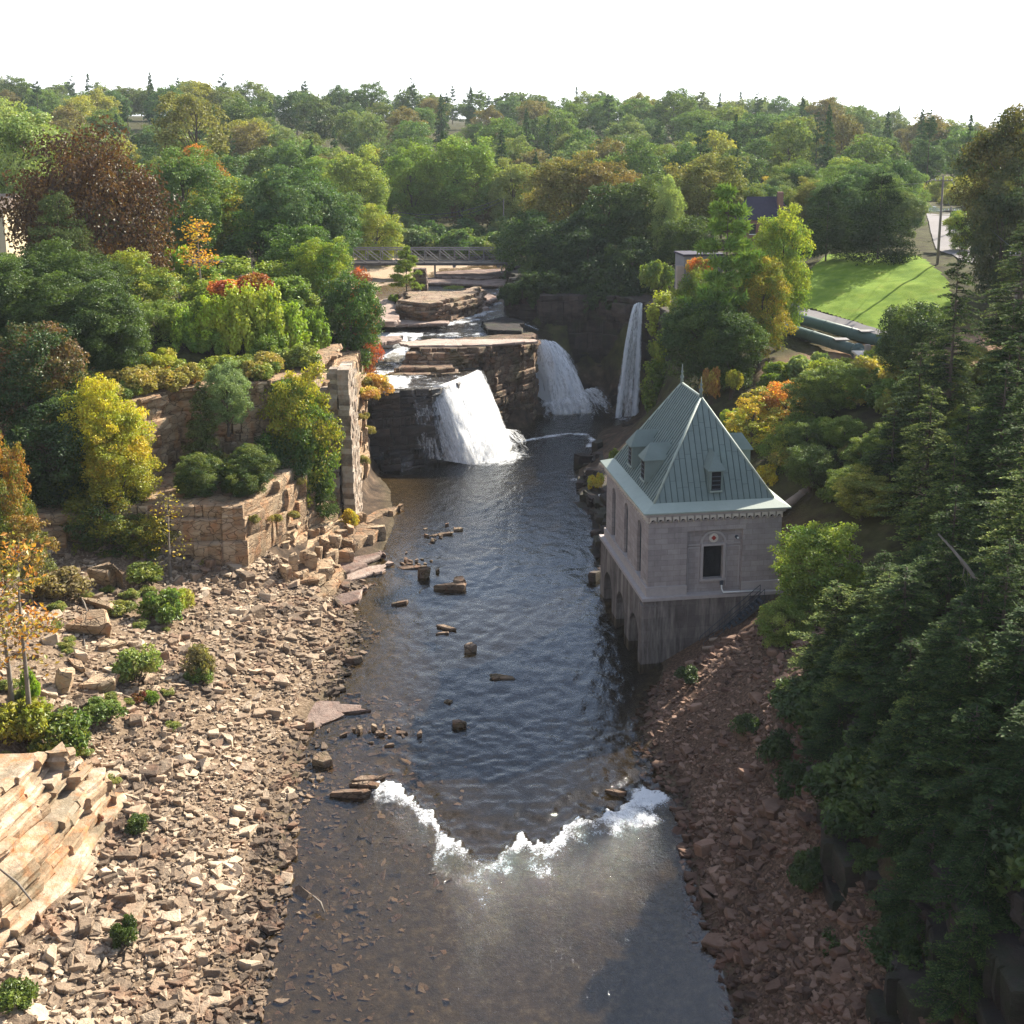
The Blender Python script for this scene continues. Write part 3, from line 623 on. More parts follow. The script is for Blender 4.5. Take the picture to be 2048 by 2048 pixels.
def single_stones(name, meshes, x, y, z, s, label, group, cat='stone'):
    for i in range(len(x)):
        o = link(name, meshes[i % len(meshes)], None, (x[i], y[i], z[i] + s[i] * .03), (rn.normal(0, .16), rn.normal(0, .16), rn.uniform(0, 6.28)), (s[i], s[i], s[i] * rn.uniform(.6, 1.1)))
        sd = 'by the waterline' if z[i] < .8 else 'midway up the bank' if z[i] < 2.4 else 'high on the bank'
        ln = 'in the bottom corner' if y[i] < 51 else 'level with the rapids' if y[i] < 66 else 'opposite the powerhouse' if y[i] < 80 else 'below the cliffs'
        tag(o, '%s %s, %s' % (label, sd, ln), cat, group)
for side, mt, cnt, nbig, lab, slab_lab, grp in ((-1, 'rubble', 21000, 190, 'tan broken slabs covering the open bank beside the river', 'larger flat tan slab in the rubble', 'larger slabs of the tan rubble bank'),
                                   (1, 'red_rubble', 7000, 85, 'reddish broken stones below the dark cliff', 'larger reddish stone below the dark cliff', 'larger stones of the reddish rubble')):
    x, y, z, s = scatter(side, cnt)
    size_px = s / y; order = np.argsort(-size_px); big, rest = order[:nbig], order[nbig:]
    single_stones('loose_stone', STONE[mt], x[big], y[big], z[big], s[big], slab_lab, grp)
    merge_stones('rubble', STONE[mt], x[rest], y[rest], z[rest], s[rest], M[mt], lab)
# stones in the shallow river bed, seen through the water
xb = rn.uniform(-12.5, -3, 2600); yb = rn.uniform(46, 80, 2600); kb = rn.random(2600) < np.clip((-3 - xb) / 6, .1, 1); xb, yb = xb[kb], yb[kb]
sb = np.exp(rn.normal(-.9, .4, len(xb))); zb = np.minimum(ground(xb, yb), -.12) - sb * .22
merge_stones('riverbed_stones', STONE['rubble'], xb, yb, zb, sb, M['rubble'], 'brown slabs under the shallow water beside the rubble bank')

def gp(u, v_):     # where the line of sight meets the ground
    dx, dy, dz = ray(u, v_)
    for t in np.arange(44, 420, .4):
        if CAM_H + dz * t <= gz(dx * t, dy * t): return Vector((dx * t, dy * t, gz(dx * t, dy * t)))
    return Vector((dx * 400, dy * 400, 20))
def boulder(u, v_, z, size, hz, rz, label, mesh=None, tilt=(0, 0), y=None, name='boulder', cat='boulder', group=None):
    p = gp(u, v_) if u < 400 else at(u, v_, z)
    o = link(name, mesh or BOULDER[int(u) % 6], None, (p.x, p.y, p.z - .1 * hz), (tilt[0], tilt[1], rz), size + (hz,))
    return tag(o, label, cat, group)
boulder(178, 1196, 5.2, (3.6, 2.6), 2.0, .4, 'wedge boulder with a dark weathered face and an orange edge', BOULDER[0], (.35, -.1))
boulder(213, 1222, 4.9, (2.8, 1.9), 1.5, 1.1, 'brown slab boulder propped behind the pale flat boulder', BOULDER[1], (.2, .15))
boulder(180, 1295, 4.6, (3.3, 2.6), 1.5, .2, 'large pale flat-topped boulder in the talus', BOULDER[2], (.15, -.12))
boulder(118, 1300, 4.9, (1.9, 1.7), 1.6, 2.1, 'tilted pale boulder next to the flat-topped one', BOULDER[3], (.3, .2))
boulder(195, 1150, 5.4, (4.2, 1.0), 1.9, -.55, 'long shaded slab standing on edge in the talus', BOULDER[4], (.5, 0))
boulder(200, 1100, 5.5, (3.6, 2.0), 1.8, -.4, 'dark grey boulder at the foot of the wooded slope', BOULDER[5], (.3, .1))
boulder(155, 1240, 4.8, (3.2, .9), 1.2, -.7, 'narrow dark slab leaning beside the brown slab boulder', BOULDER[1], (.5, .1))
boulder(225, 1330, 4.2, (2.6, .8), .7, -1.0, 'pale grey plank-like slab split along its length', BOULDER[4], (.1, .05))
boulder(145, 1255, 4.9, (2.4, 1.0), 1.0, -.8, 'rough layered slab above the flat-topped boulder', BOULDER[2], (.25, .1))
boulder(714, 1022, -.2, (2.5, 2.0), 2.2, .15, 'detached square block standing in the water by the ledges', BOULDER[3])
boulder(655, 1058, .6, (1.9, 1.4), 1.5, .3, 'squared block half shaded on the ledges below the wall', BOULDER[0])
boulder(610, 1085, 1.6, (2.0, 1.2), 1.6, .5, 'fallen joint block on the stepped ledges', BOULDER[2])
boulder(600, 1128, .7, (2.2, 1.2), 1.0, .2, 'long block at the end of the ledges near the rubble', BOULDER[1])
for i, (u, v_, z, q) in enumerate([(655, 1035, .6, 1.3), (640, 1050, .8, 1.5), (668, 1022, .7, 1.2), (625, 1062, 1.0, 1.5), (600, 1050, 2.0, 1.4), (585, 1075, 1.9, 1.6), (612, 1036, 2.2, 1.3), (690, 1000, .4, 1.1), (645, 1012, 1.6, 1.3), (628, 1028, 2.0, 1.2), (570, 1098, 1.6, 1.4), (560, 1070, 2.6, 1.3), (575, 1055, 2.8, 1.1), (592, 1098, 1.2, 1.0), (660, 1000, 1.5, 1.2), (540, 1085, 2.6, 1.1), (632, 1080, .5, 1.2), (675, 990, .9, 1.3)]):
    boulder(u, v_, z, (q * 1.25, q), q * 1.1, i * .37, 'squared joint block lying on the stepped ledges below the wall', BOULDER[i % 6], (rs.uniform(-.1, .1), rs.uniform(-.1, .1)), group='squared blocks on the stepped ledges')
# stones standing in the river
for i, (u, v_, sx, sy, h, lb) in enumerate([(850, 1112, 2.4, 1.2, .9, 'largest dark rock cluster in the middle of the river'), (868, 1106, 1.2, .8, .8, 'dark rock against the right end of the largest river rock'),
    (780, 1072, 2.4, .8, .5, 'flat reddish rock in the gravel bar by the ledges'), (800, 1088, 1.1, .7, .9, 'small upright brown rock at the tip of the gravel bar'),
    (755, 1140, 1.3, .7, .5, 'lone dark rock downstream of the ledges'), (845, 1186, 1.5, .8, .4, 'brown flat rock below the largest river rock'), (835, 1196, .9, .6, .35, 'small rock touching the brown flat river rock'),
    (888, 1228, 1.0, .6, .6, 'small square rock alone in mid river'), (948, 1280, 1.6, .8, .5, 'long low rock alone in the blue water'), (868, 1368, 1.1, .7, .4, 'small brown rock near the submerged slabs'),
    (660, 1503, 2.1, .9, .7, 'flat pale slab at the edge of the rubble shore'), (700, 1470, 1.8, .9, .4, 'grey tilted slab behind the pale shore slab'), (688, 1486, 1.6, .8, .6, 'dark block between the two shore slabs'),
    (610, 1440, 1.4, .9, .6, 'dark angular rock in the shallow bay'), (758, 1383, .8, .5, .35, 'small round rock left of the brown river rock'), (718, 1385, .7, .5, .3, 'tiny rock at the line of submerged stones'),
    (845, 1325, .5, .8, .3, 'thin stick-like rock above the submerged slabs'), (1165, 1495, 1.2, .6, .3, 'flat dark rock near the right end of the rapids'), (830, 1010, 2.4, .7, .4, 'low reddish gravel patch breaking the upper water'), (865, 1000, 1.0, .5, .3, 'small stone beside the reddish gravel patch')]):
    p = at(u, v_, 0)
    o = link('river_rock', DARKST[i % 6], None, (p.x, p.y, -.12), (rs.uniform(-.12, .12), rs.uniform(-.12, .12), rs.uniform(-.4, .4)), (sx * 1.35, sy * 1.5, h * 1.5)); tag(o, lb, 'rock')
for i in range(46):
    u, v_ = rs.choice([(rs.gauss(820, 22), rs.gauss(1012, 9)), (rs.gauss(785, 22), rs.gauss(1066, 9)), (rs.gauss(720, 40), rs.gauss(1385, 12))])
    p = at(u, v_, 0); q = rs.uniform(.3, .8)
    tag(link('river_rock', DARKST[i % 6], None, (p.x, p.y, -.1), (0, 0, rs.uniform(0, 6)), (q, q * .7, q * .8)), 'small brown stone breaking the surface of the river', 'rock', 'small stones in the river')
pr = at(1160, 775, 0)
tag(link('boulder', BLACKST[2], None, (pr.x, pr.y, -.3), (0, 0, .5), (2.4, 2.2, 5.0)), 'black boulder at the foot of the tall thin fall', 'boulder')
for i, (u, v_, q, lb) in enumerate([(1100, 880, 2.6, 'dark flat boulder on the shore nearest the plunge pool'), (1130, 850, 3.6, 'big dark boulder on the shore behind the powerhouse roof'), (1120, 965, 1.8, 'dark boulder at the water by the white pipe'),
    (1128, 1005, 1.7, 'dark boulder below the powerhouse window wall'), (1122, 1090, 1.6, 'low dark boulder jutting from the powerhouse corner'), (1185, 815, 3.0, 'wet dark boulder just under the tall thin fall')]):
    p = at(u, v_, .2); tag(link('boulder', BLACKST[(i + 1) % 6], None, (p.x, p.y, -.2), (0, 0, i), (q, q * .75, q * .9)), lb, 'boulder')

# ------------------------------------------------------------------ vegetation
def unit(v_): return v_ / np.maximum(np.linalg.norm(v_, axis=1, keepdims=True), 1e-6)
def leaf_quads(c, nrm, size, aspect, rng, fold=.25, axis_dir=None):
    N = len(c); nrm = unit(nrm)
    t = rng.normal(size=(N, 3)) if axis_dir is None else axis_dir
    t = unit(t - nrm * (t * nrm).sum(1, keepdims=True)); b = np.cross(nrm, t)
    s = size[:, None]; asp = aspect if np.isscalar(aspect) else aspect[:, None]
    v_ = np.stack([c + t * s, c + b * s * asp + nrm * s * fold, c - t * s, c - b * s * asp + nrm * s * fold], 1).reshape(-1, 3)
    f = np.arange(N * 4).reshape(N, 4)
    return v_, f
def crown_mesh(name, parts, mat):
    vs = []; fs = []; tint = []; rnd = []; b = 0
    for v_, f, tn, rd in parts:
        vs.append(v_); fs.append(f + b); b += len(v_); tint.append(tn); rnd.append(rd)
    return mesh_np(name, np.concatenate(vs), np.concatenate(fs), mat, {'tint': ('FACE', np.concatenate(tint)), 'rnd': ('FACE', np.concatenate(rnd))})
def limb(mb, a, b, r0, r1, rng, sag=.1, n=5, seg=4):
    a, b = np.array(a, float), np.array(b, float); L = np.linalg.norm(b - a)
    pts = []
    for i in range(seg + 1):
        t = i / seg; p = a + (b - a) * t + np.array([0, 0, math.sin(t * math.pi) * sag * L]) + (rng.normal(size=3) * .03 * L if 0 < i < seg else 0)
        pts.append(p)
    mb.tube(pts, [r0 + (r1 - r0) * i / seg for i in range(seg + 1)], n, False)
def broadleaf(seed, H=16., W=11., nleaf=14000, leaf=.22, clumps=46, base=.22, shape='round', open_=1.0):
    """crown of leaf clumps round real limbs; returns (trunk mesh, crown mesh, H, W)"""
    rng = np.random.default_rng(seed); C = []; tries = 0
    while len(C) < clumps:
        d = rng.normal(size=3); d /= np.linalg.norm(d); r = rng.uniform(.45, 1) ** .6
        h = .5 + .5 * d[2] * r
        if shape == 'round': w = 1
        elif shape == 'tall': w = .85 + .25 * (1 - h)
        elif shape == 'cone': w = 1.25 * (1 - h) + .12
        else: w = .6 + .6 * h
        p = np.array([d[0] * r * w * W * .42, d[1] * r * w * W * .42, H * base + H * (1 - base) * (.06 + .86 * h)])
        tries += 1
        if tries < 4000 and any(np.linalg.norm((p - q) / (W, W, H * .7)) < .105 for q, _ in C): continue
        C.append((p, W * rng.uniform(.115, .2) * open_ * (1 if shape != 'cone' else .8)))
    wts = np.array([c[1] ** 2 for c in C]); cnt = (wts / wts.sum() * nleaf).astype(int); parts = []
    mid = np.array([0, 0, H * (base + .42 * (1 - base))])
    for (p, r), k in zip(C, cnt):
        ns = 9; sd = unit(rng.normal(size=(ns, 3)) + np.array([0, 0, .35]) + .6 * (p - mid) / np.linalg.norm(p - mid + 1e-6)); sc_ = sd * r * rng.uniform(.55, 1.1, (ns, 1)) * np.array([1.15, 1.15, .95])
        pick = rng.integers(0, ns, k); d = unit(rng.normal(size=(k, 3)) + np.array([0, 0, .3]))
        c = p + sc_[pick] + d * (r * .5 * rng.uniform(.2, 1.0, k) ** .5)[:, None] * np.array([1.1, 1.1, .8]) + rng.normal(size=(k, 3)) * leaf * .3
        d = unit(d + sd[pick])
        nr = d * .55 + rng.normal(size=(k, 3)) * .55 + np.array([0, 0, .35])
        v_, f = leaf_quads(c, nr, leaf * rng.uniform(.6, 1.3, k), .62, rng)
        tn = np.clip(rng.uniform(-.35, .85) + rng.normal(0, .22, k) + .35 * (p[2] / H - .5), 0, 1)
        parts.append((v_, f, tn, np.clip(rng.normal(.5, .2, k), 0, 1)))
    mb = MB(); top = H * .82; r0 = H * .017
    lean = rng.normal(size=2) * .03 * H
    path = [(lean[0] * t * t, lean[1] * t * t, top * t - .4 * (1 - t)) for t in np.linspace(0, 1, 7)]
    mb.tube(path, [r0 * (1.35 if i == 0 else 1) * (1 - .85 * i / 6) for i in range(7)], 7, False)
    for i in rng.choice(len(C), min(len(C), 22), replace=False):
        p, r = C[i]; h = min(top * .9, max(H * base * .7, p[2] - rng.uniform(.12, .3) * H)); t = h / top
        limb(mb, (lean[0] * t * t, lean[1] * t * t, h), p, r0 * .42 * (1 - .5 * t), r0 * .08, rng)
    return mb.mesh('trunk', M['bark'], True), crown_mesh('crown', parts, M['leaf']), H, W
def conifer(seed, H=18., W=7., nleaf=11000, leaf=.2, base=.06, gap=.0, power=.85, droop=.15, nb=150):
    """dense spruce or cedar: tiers of short boughs clothed in needle sprays"""
    rng = np.random.default_rng(seed); parts = []; mb = MB()
    mb.tube([(0, 0, H * t - .4 * (t == 0)) for t in np.linspace(0, .97, 6)], [H * .014 * (1 - .93 * t) for t in np.linspace(0, 1, 6)], 7, False)
    hs = np.sort(rng.uniform(base, .985, nb)); L = (1 - hs) ** power * W * .5 * rng.uniform(.78, 1.12, nb) + .12
    k = np.maximum(12, (L ** 1.35 / (L ** 1.35).sum() * nleaf)).astype(int)
    for h, l_, n_ in zip(hs, L, k):
        az = rng.uniform(0, 2 * math.pi); d = np.array([math.cos(az), math.sin(az), 0]); side = np.array([-d[1], d[0], 0])
        t = rng.uniform(.18, 1.04, n_) ** .8; w = rng.normal(0, .26, n_) * l_ * (1.1 - .7 * t) + 0
        z = h * H + l_ * (.12 * t - droop * 2.2 * t ** 2) + rng.normal(0, .09, n_) * (l_ + .6) * .6 + .0
        c = d * (t * l_)[:, None] + side * w[:, None]; c[:, 2] = z
        nr = d * .4 + np.array([0, 0, .7]) + rng.normal(size=(n_, 3)) * .55
        ax = d + side * (w / (l_ + .1))[:, None] * 1.5 + rng.normal(size=(n_, 3)) * .35
        v_, f = leaf_quads(c, nr, leaf * rng.uniform(.6, 1.35, n_), .4, rng, .15, ax)
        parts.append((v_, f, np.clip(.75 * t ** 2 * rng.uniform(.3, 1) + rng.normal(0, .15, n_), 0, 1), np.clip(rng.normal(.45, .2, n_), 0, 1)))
    return mb.mesh('trunk', M['bark'], True), crown_mesh('crown', parts, M['needle']), H, W
def hemlock(seed, H=18., W=10., nb=85, leaf=.13, base=.12, step=.17):
    """open layered boughs with flat drooping sprays"""
    rng = np.random.default_rng(seed); parts = []; mb = MB()
    mb.tube([(0, 0, H * t - .5 * (t == 0)) for t in np.linspace(0, .97, 6)], [H * .015 * (1 - .93 * t) for t in np.linspace(0, 1, 6)], 7, False)
    for h in np.sort(rng.uniform(base, .97, nb)):
        l_ = ((1 - h) ** .75 * .5 * W * rng.uniform(.6, 1.12)) + .35
        az = rng.uniform(0, 2 * math.pi); d = np.array([math.cos(az), math.sin(az), 0]); side = np.array([-d[1], d[0], 0])
        up = rng.uniform(.0, .22); dr = rng.uniform(.16, .36)
        def pos(t): return d * (t * l_)[:, None] + np.array([0, 0, 1.]) * (h * H + l_ * (up * t - dr * t * t))[:, None]
        tt = np.linspace(0, 1, 5); mb.tube([tuple(q) for q in pos(tt)], [.045 * (1 - .8 * q) * (.5 + l_ / 5) for q in tt], 4, False)
        s = np.arange(.22 * l_, l_, step); t = s / l_
        cs = []; axs = []; tn = []
        for sg in (-1, 1):
            tl = (.42 * (l_ - s) ** .7 + .22) * rng.uniform(.6, 1.2, len(s))
            for q in np.arange(.12, 1.7, .17):
                ok = q < tl
                if not ok.any(): continue
                n_ = ok.sum(); o = side * sg + d * .75; o = o / np.linalg.norm(o)
                c = pos(t[ok]) + o * q + rng.normal(size=(n_, 3)) * np.array([.05, .05, .045])
                c[:, 2] -= .22 * q * q * rng.uniform(.5, 1.5, n_)
                cs.append(c); axs.append(np.tile(o, (n_, 1)) + rng.normal(size=(n_, 3)) * .45)
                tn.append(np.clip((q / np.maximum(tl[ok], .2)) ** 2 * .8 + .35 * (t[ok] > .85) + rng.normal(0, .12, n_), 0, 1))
        c = np.concatenate(cs); ax = np.concatenate(axs); n_ = len(c)
        nr = np.array([0, 0, 1.]) + rng.normal(size=(n_, 3)) * .38
        v_, f = leaf_quads(c, nr, leaf * rng.uniform(.7, 1.4, n_), .42, rng, .1, ax)
        parts.append((v_, f, np.concatenate(tn), np.clip(rng.normal(.45, .2, n_), 0, 1)))
    return mb.mesh('trunk', M['bark'], True), crown_mesh('crown', parts, M['needle']), H, W
def pine(seed, H=18., W=9., nb=34, leaf=.24, base=.3, tufts=9, per=34):
    """white pine: bare lower stem, separated plates of needle tufts"""
    rng = np.random.default_rng(seed); parts = []; mb = MB()
    mb.tube([(0, 0, H * t - .4 * (t == 0)) for t in np.linspace(0, .98, 6)], [H * .013 * (1 - .9 * t) for t in np.linspace(0, 1, 6)], 7, False)
    for i in range(nb):
        h = base + (1 - base) * ((i + rng.uniform(-.3, .3)) / nb); h = min(.985, max(base, h)); h = round(h * 11) / 11 + rng.uniform(-.012, .012)
        l_ = ((1.02 - h) ** .6 * .55 * W) * rng.uniform(.55, 1.1) + .5; az = rng.uniform(0, 6.283)
        d = np.array([math.cos(az), math.sin(az), 0]); a0 = np.array([0, 0, h * H]); tip = d * l_ + np.array([0, 0, h * H + l_ * rng.uniform(.02, .28)])
        limb(mb, a0, tip, .05 + l_ * .008, .015, rng, -.04, 4, 3)
        for j in range(tufts):
            t = rng.uniform(.4, 1.03); ctr = a0 + (tip - a0) * t + np.array([-d[1], d[0], 0]) * rng.normal(0, .2) * l_ * .8 + np.array([0, 0, rng.uniform(0, .25)])
            nd = unit(rng.normal(size=(per, 3)) + np.array([0, 0, .6]) + d * .5)
            ln = leaf * rng.uniform(.7, 1.3, per) * 1.5; c = ctr + nd * ln[:, None] * 1.1 + rng.normal(size=(per, 3)) * .14
            v_, f = leaf_quads(c, rng.normal(size=(per, 3)) + np.array([0, 0, .5]), ln, .17, rng, .05, nd)
            parts.append((v_, f, np.clip(rng.uniform(0, .8) + rng.normal(0, .15, per), 0, 1), np.clip(rng.normal(.5, .2, per), 0, 1)))
    return mb.mesh('trunk', M['bark'], True), crown_mesh('crown', parts, M['needle']), H, W
def _unused(): pass
def shrub(seed, H=2.2, W=3., nleaf=2600, leaf=.12, clumps=16):
    rng = np.random.default_rng(seed); parts = []; mb = MB()
    for i in range(clumps):
        az = rng.uniform(0, 6.283); r = W * .36 * math.sqrt(rng.random()); hh = H * (.35 + .5 * rng.random()) * (1 - .45 * (r / (W * .4)) ** 2)
        p = np.array([math.cos(az) * r, math.sin(az) * r, hh]); cr = W * rng.uniform(.12, .22)
        k = nleaf // clumps; d = unit(rng.normal(size=(k, 3)) + np.array([0, 0, .4]))
        c = p + d * (cr * rng.uniform(.3, 1.15, k) ** .6)[:, None] * np.array([1, 1, .9]); c[:, 2] = np.maximum(c[:, 2], .02)
        v_, f = leaf_quads(c, d * .5 + rng.normal(size=(k, 3)) * .6 + np.array([0, 0, .3]), leaf * rng.uniform(.6, 1.4, k), .55, rng)
        parts.append((v_, f, np.clip(rng.uniform(-.3, .9) + rng.normal(0, .2, k), 0, 1), np.clip(rng.normal(.5, .2, k), 0, 1)))
        limb(mb, (rng.normal() * .1, rng.normal() * .1, -.1), p, .03, .01, rng, .05, 4, 3)
    return mb.mesh('stems', M['bark'], True), crown_mesh('foliage', parts, M['leaf']), H, W
def drape(seed, H=5., W=4.5, nleaf=5200, leaf=.14):
    """creeper curtain: rounded head with leaves trailing down the front of the rock"""
    rng = np.random.default_rng(seed); parts = []; mb = MB()
    for i in range(26):
        az = rng.uniform(0, 6.283); r = W * .4 * math.sqrt(rng.random()); x, y = math.cos(az) * r, math.sin(az) * r * .8
        zt = H * (1 - .55 * (r / (W * .4)) ** 2) * rng.uniform(.6, 1); ln = rng.uniform(.1, .42) * H
        k = nleaf // 26; t = rng.random(k) ** .8; rad = W * .11 * (1.15 - .8 * t)
        d = rng.normal(size=(k, 3)); d = unit(d) * rng.uniform(.5, 1.3, k)[:, None]
        c = np.array([x, y, zt]) + d * rad[:, None] * np.array([1, 1, .8]); c[:, 2] -= t * ln
        c[:, 0] += x * .12 * t; c[:, 1] += y * .12 * t - .3 * t
        v_, f = leaf_quads(c, d + rng.normal(size=(k, 3)) * .45 + np.array([0, -.2, .45]), leaf * rng.uniform(.6, 1.4, k), .7, rng)
        parts.append((v_, f, np.clip(rng.uniform(-.4, .7) + .3 * (1 - t) + rng.normal(0, .2, k), 0, 1), np.clip(rng.normal(.5, .2, k), 0, 1)))
        limb(mb, (x * .4, y * .4, 0), (x, y, zt), .04, .015, rng, 0, 4, 3)
    return mb.mesh('stems', M['bark'], True), crown_mesh('foliage', parts, M['leaf']), H, W
def sapling(seed, H=12., nleaf=700, leaf=.17, W=3.):
    rng = np.random.default_rng(seed); mb = MB(); parts = []
    path = [(math.sin(t * 5 + seed) * .12 * t, math.cos(t * 4 + seed) * .15 * t + .5 * t * t, H * t - .3 * (t == 0)) for t in np.linspace(0, 1, 8)]
    mb.tube(path, [.17 * (1 - .88 * t) for t in np.linspace(0, 1, 8)], 6, False)
    for i in range(30):
        t = rng.uniform(.22, .98); b0 = np.array(path[int(t * 7)]); b0[2] = H * t
        az = rng.uniform(0, 6.283); L = W * rng.uniform(.25, .6) * (1.1 - .6 * t); e = b0 + np.array([math.cos(az) * L, math.sin(az) * L, L * rng.uniform(-.1, .8)])
        limb(mb, b0, e, .035, .008, rng, .05, 4, 4)
        for q in range(3):
            e2 = b0 + (e - b0) * rng.uniform(.4, .9); limb(mb, e2, e2 + rng.normal(size=3) * .45, .012, .004, rng, 0, 3, 2)
        k = nleaf // 30
        if k:
            c = e + rng.normal(size=(k, 3)) * np.array([.5, .5, .35]); v_, f = leaf_quads(c, rng.normal(size=(k, 3)) + np.array([0, 0, .5]), leaf * rng.uniform(.6, 1.3, k), .6, rng)
            parts.append((v_, f, np.clip(rng.uniform(-.2, 1) + rng.normal(0, .2, k), 0, 1), np.clip(rng.normal(.5, .2, k), 0, 1)))
    return mb.mesh('trunk', M['bark_pale'], True), (crown_mesh('crown', parts, M['leaf']) if parts else None), H, W

PROTO = {}
for i, shp in enumerate(['round', 'tall', 'round', 'tall', 'vase', 'round']):
    PROTO['far%d' % i] = broadleaf(100 + i, 16, 11, 10500, .24, 52, .12, shp, .95)
for i in range(3): PROTO['farpine%d' % i] = conifer(140 + i, 20, 9.5, 5200, .27, .2, 0, .6, -.06, 46)
for i in range(2): PROTO['farspruce%d' % i] = conifer(150 + i, 20, 7.5, 5200, .34, .08)
for i, shp in enumerate(['round', 'tall', 'round', 'vase', 'tall']):
    PROTO['oak%d' % i] = broadleaf(200 + i, 15, 10, 26000, .155, 60, .14, shp, .92)
PROTO['beech'] = broadleaf(230, 17, 16, 30000, .19, 90, .06, 'round', .85)
PROTO['locust'] = broadleaf(231, 20, 11, 9000, .2, 60, .2, 'vase', .62)
PROTO['sparse'] = broadleaf(232, 15, 9, 8000, .17, 46, .18, 'tall', .7)
for i in range(2): PROTO['cedar%d' % i] = conifer(240 + i, 9, 4.6, 12000, .12, .02, 0, .62, .05)
PROTO['yew'] = conifer(243, 13, 11, 22000, .15, .05, 0, .5, .05)
for i in range(3): PROTO['hemlock%d' % i] = hemlock(250 + i, 18, 10, 150, .155, .08, .15)
for i in range(2): PROTO['pine%d' % i] = pine(260 + i, 18, 9, 40, .25, .22, 11, 40)
for i in range(4): PROTO['shrub%d' % i] = shrub(270 + i)
for i in range(3): PROTO['drape%d' % i] = drape(280 + i, 5., 4.5, 7500, .12)
PROTO['sapling0'] = sapling(290); PROTO['sapling1'] = sapling(291, 12, 240); PROTO['dead'] = sapling(292, 9, 0)

def plant(kind, x, y, z, h, w, c1, c2, label, group=None, name='tree', cat='tree', rz=None, tilt=(0, 0)):
    tr, cr, H, W = PROTO[kind]
    t = thing(name, label, cat, (x, y, z), rs.uniform(0, 6.28) if rz is None else rz, group)
    t.rotation_euler.x, t.rotation_euler.y = tilt
    t.scale = (w / W, w / W, h / H)
    link(tr.name.split('.')[0], tr, t)
    if cr:
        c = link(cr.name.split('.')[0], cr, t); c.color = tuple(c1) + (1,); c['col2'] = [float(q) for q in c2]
    return t
def tree(kind, u, vtop, y, wpx, c1, c2, label, group=None, vbase=None, sink=.0, minh=1.0, name='tree', cat='tree', **k):
    """tree at distance y whose top shows at (u, vtop) and whose crown is wpx wide; foot on the ground or at vbase"""
    top = aty(u, vtop, y)
    z = aty(u, vbase, y).z if vbase else gz(top.x, y) - sink
    w_ = metres(wpx, y)
    if not vbase: z = min(z, top.z - 1.25 * w_)
    return plant(kind, top.x, y, z, max(minh, top.z - z), metres(wpx, y), c1, c2, label, group, name, cat, **k)
# ------------------------------------------------------------------ the wooded hillside
GRN = [(.052, .082, .024), (.044, .076, .027), (.066, .092, .03), (.037, .064, .029), (.062, .088, .042)]
GRN2 = [(.095, .12, .032), (.08, .11, .036), (.12, .125, .036), (.07, .10, .045), (.10, .11, .045)]
FOREST = 'trees of the wooded hillside behind the falls'
LAB = {'green': 'green broadleaf tree in the wooded hillside behind the falls', 'olive': 'brownish olive broadleaf tree in the wooded hillside behind the falls',
       'yellow': 'yellowing broadleaf tree in the wooded hillside behind the falls', 'pine': 'dark pine standing above the broadleaf trees of the wooded hillside', 'spruce': 'narrow dark spruce among the trees of the wooded hillside'}
rf = random.Random(9)
def hill_label(kind, x, y):
    a = x / y
    side = ('behind the copper beech' if a < -.27 else 'left of the footbridge' if a < -.13 else 'straight above the footbridge' if a < -.01 else 'above the dark gorge trees' if a < .12 else 'behind the steep-roofed house' if a < .24 else 'behind the broad cedar and pond')
    row = 'at the foot of' if y < 305 else 'low on' if y < 350 else 'halfway up' if y < 420 else 'high on' if y < 515 else 'near the top of'
    noun = {'green': 'green broadleaf tree', 'olive': 'brownish olive tree', 'yellow': 'yellowing broadleaf tree', 'pine': 'dark pine', 'spruce': 'narrow dark spruce'}[kind]
    return '%s %s the wooded hillside %s' % (noun, row, side)
FARMASS = []
for y0, st in ((274, 10.5), (292, 11), (312, 11.5), (336, 12), (364, 12.5), (398, 13.5), (438, 14.5), (486, 15), (545, 15.5), (610, 16), (690, 17)):
    half = .45 * y0 + 8; x = -half + rf.uniform(0, st)
    while x < half:
        px, py = x + rf.uniform(-.3, .3) * st, y0 + rf.uniform(-.45, .45) * st; x += st
        azm = px / py
        if py < 330 and .20 < azm < .40 and py < 300: continue
        q = rf.random(); kp = .12
        z = gz(px, py)
        if q < kp:
            h = rf.uniform(17, 23); plant('farpine%d' % rf.randrange(3), px, py, z, h, h * rf.uniform(.34, .46), (.03, .05, .03), (.05, .075, .038), hill_label('pine', px, py), FOREST, 'pine_tree', 'tree')
        elif q < kp + .1:
            h = rf.uniform(16, 23); plant('farspruce%d' % rf.randrange(2), px, py, z, h, h * rf.uniform(.3, .42), (.032, .055, .03), (.06, .09, .04), hill_label('spruce', px, py), FOREST, 'spruce_tree', 'tree')
        else:
            h = rf.uniform(13, 20); w = min(st * rf.uniform(.95, 1.25), h * .85); i = rf.randrange(5); k = 'far%d' % rf.randrange(6)
            if q > .965: c1, c2, lb = (.12, .12, .035), (.2, .17, .035), 'yellow'
            elif q > .86: c1, c2, lb = (.085, .075, .035), (.12, .09, .04), 'olive'
            else: c1, c2, lb = GRN[i], GRN2[i], 'green'
            j = rf.uniform(.75, 1.2); c1 = tuple(v_ * j for v_ in c1); c2 = tuple(v_ * j for v_ in c2)
            if y0 > 580: FARMASS.append((px, py, z - .5, h, w)); continue
            plant(k, px, py, z - .5, h, w, c1, c2, hill_label(lb, px, py), FOREST)
for i in range(46): FARMASS.append((-400 + i * 17.5, 770 + rf.uniform(-20, 20), gz(-400 + i * 17.5, 770) - .5, rf.uniform(14, 19), 15))
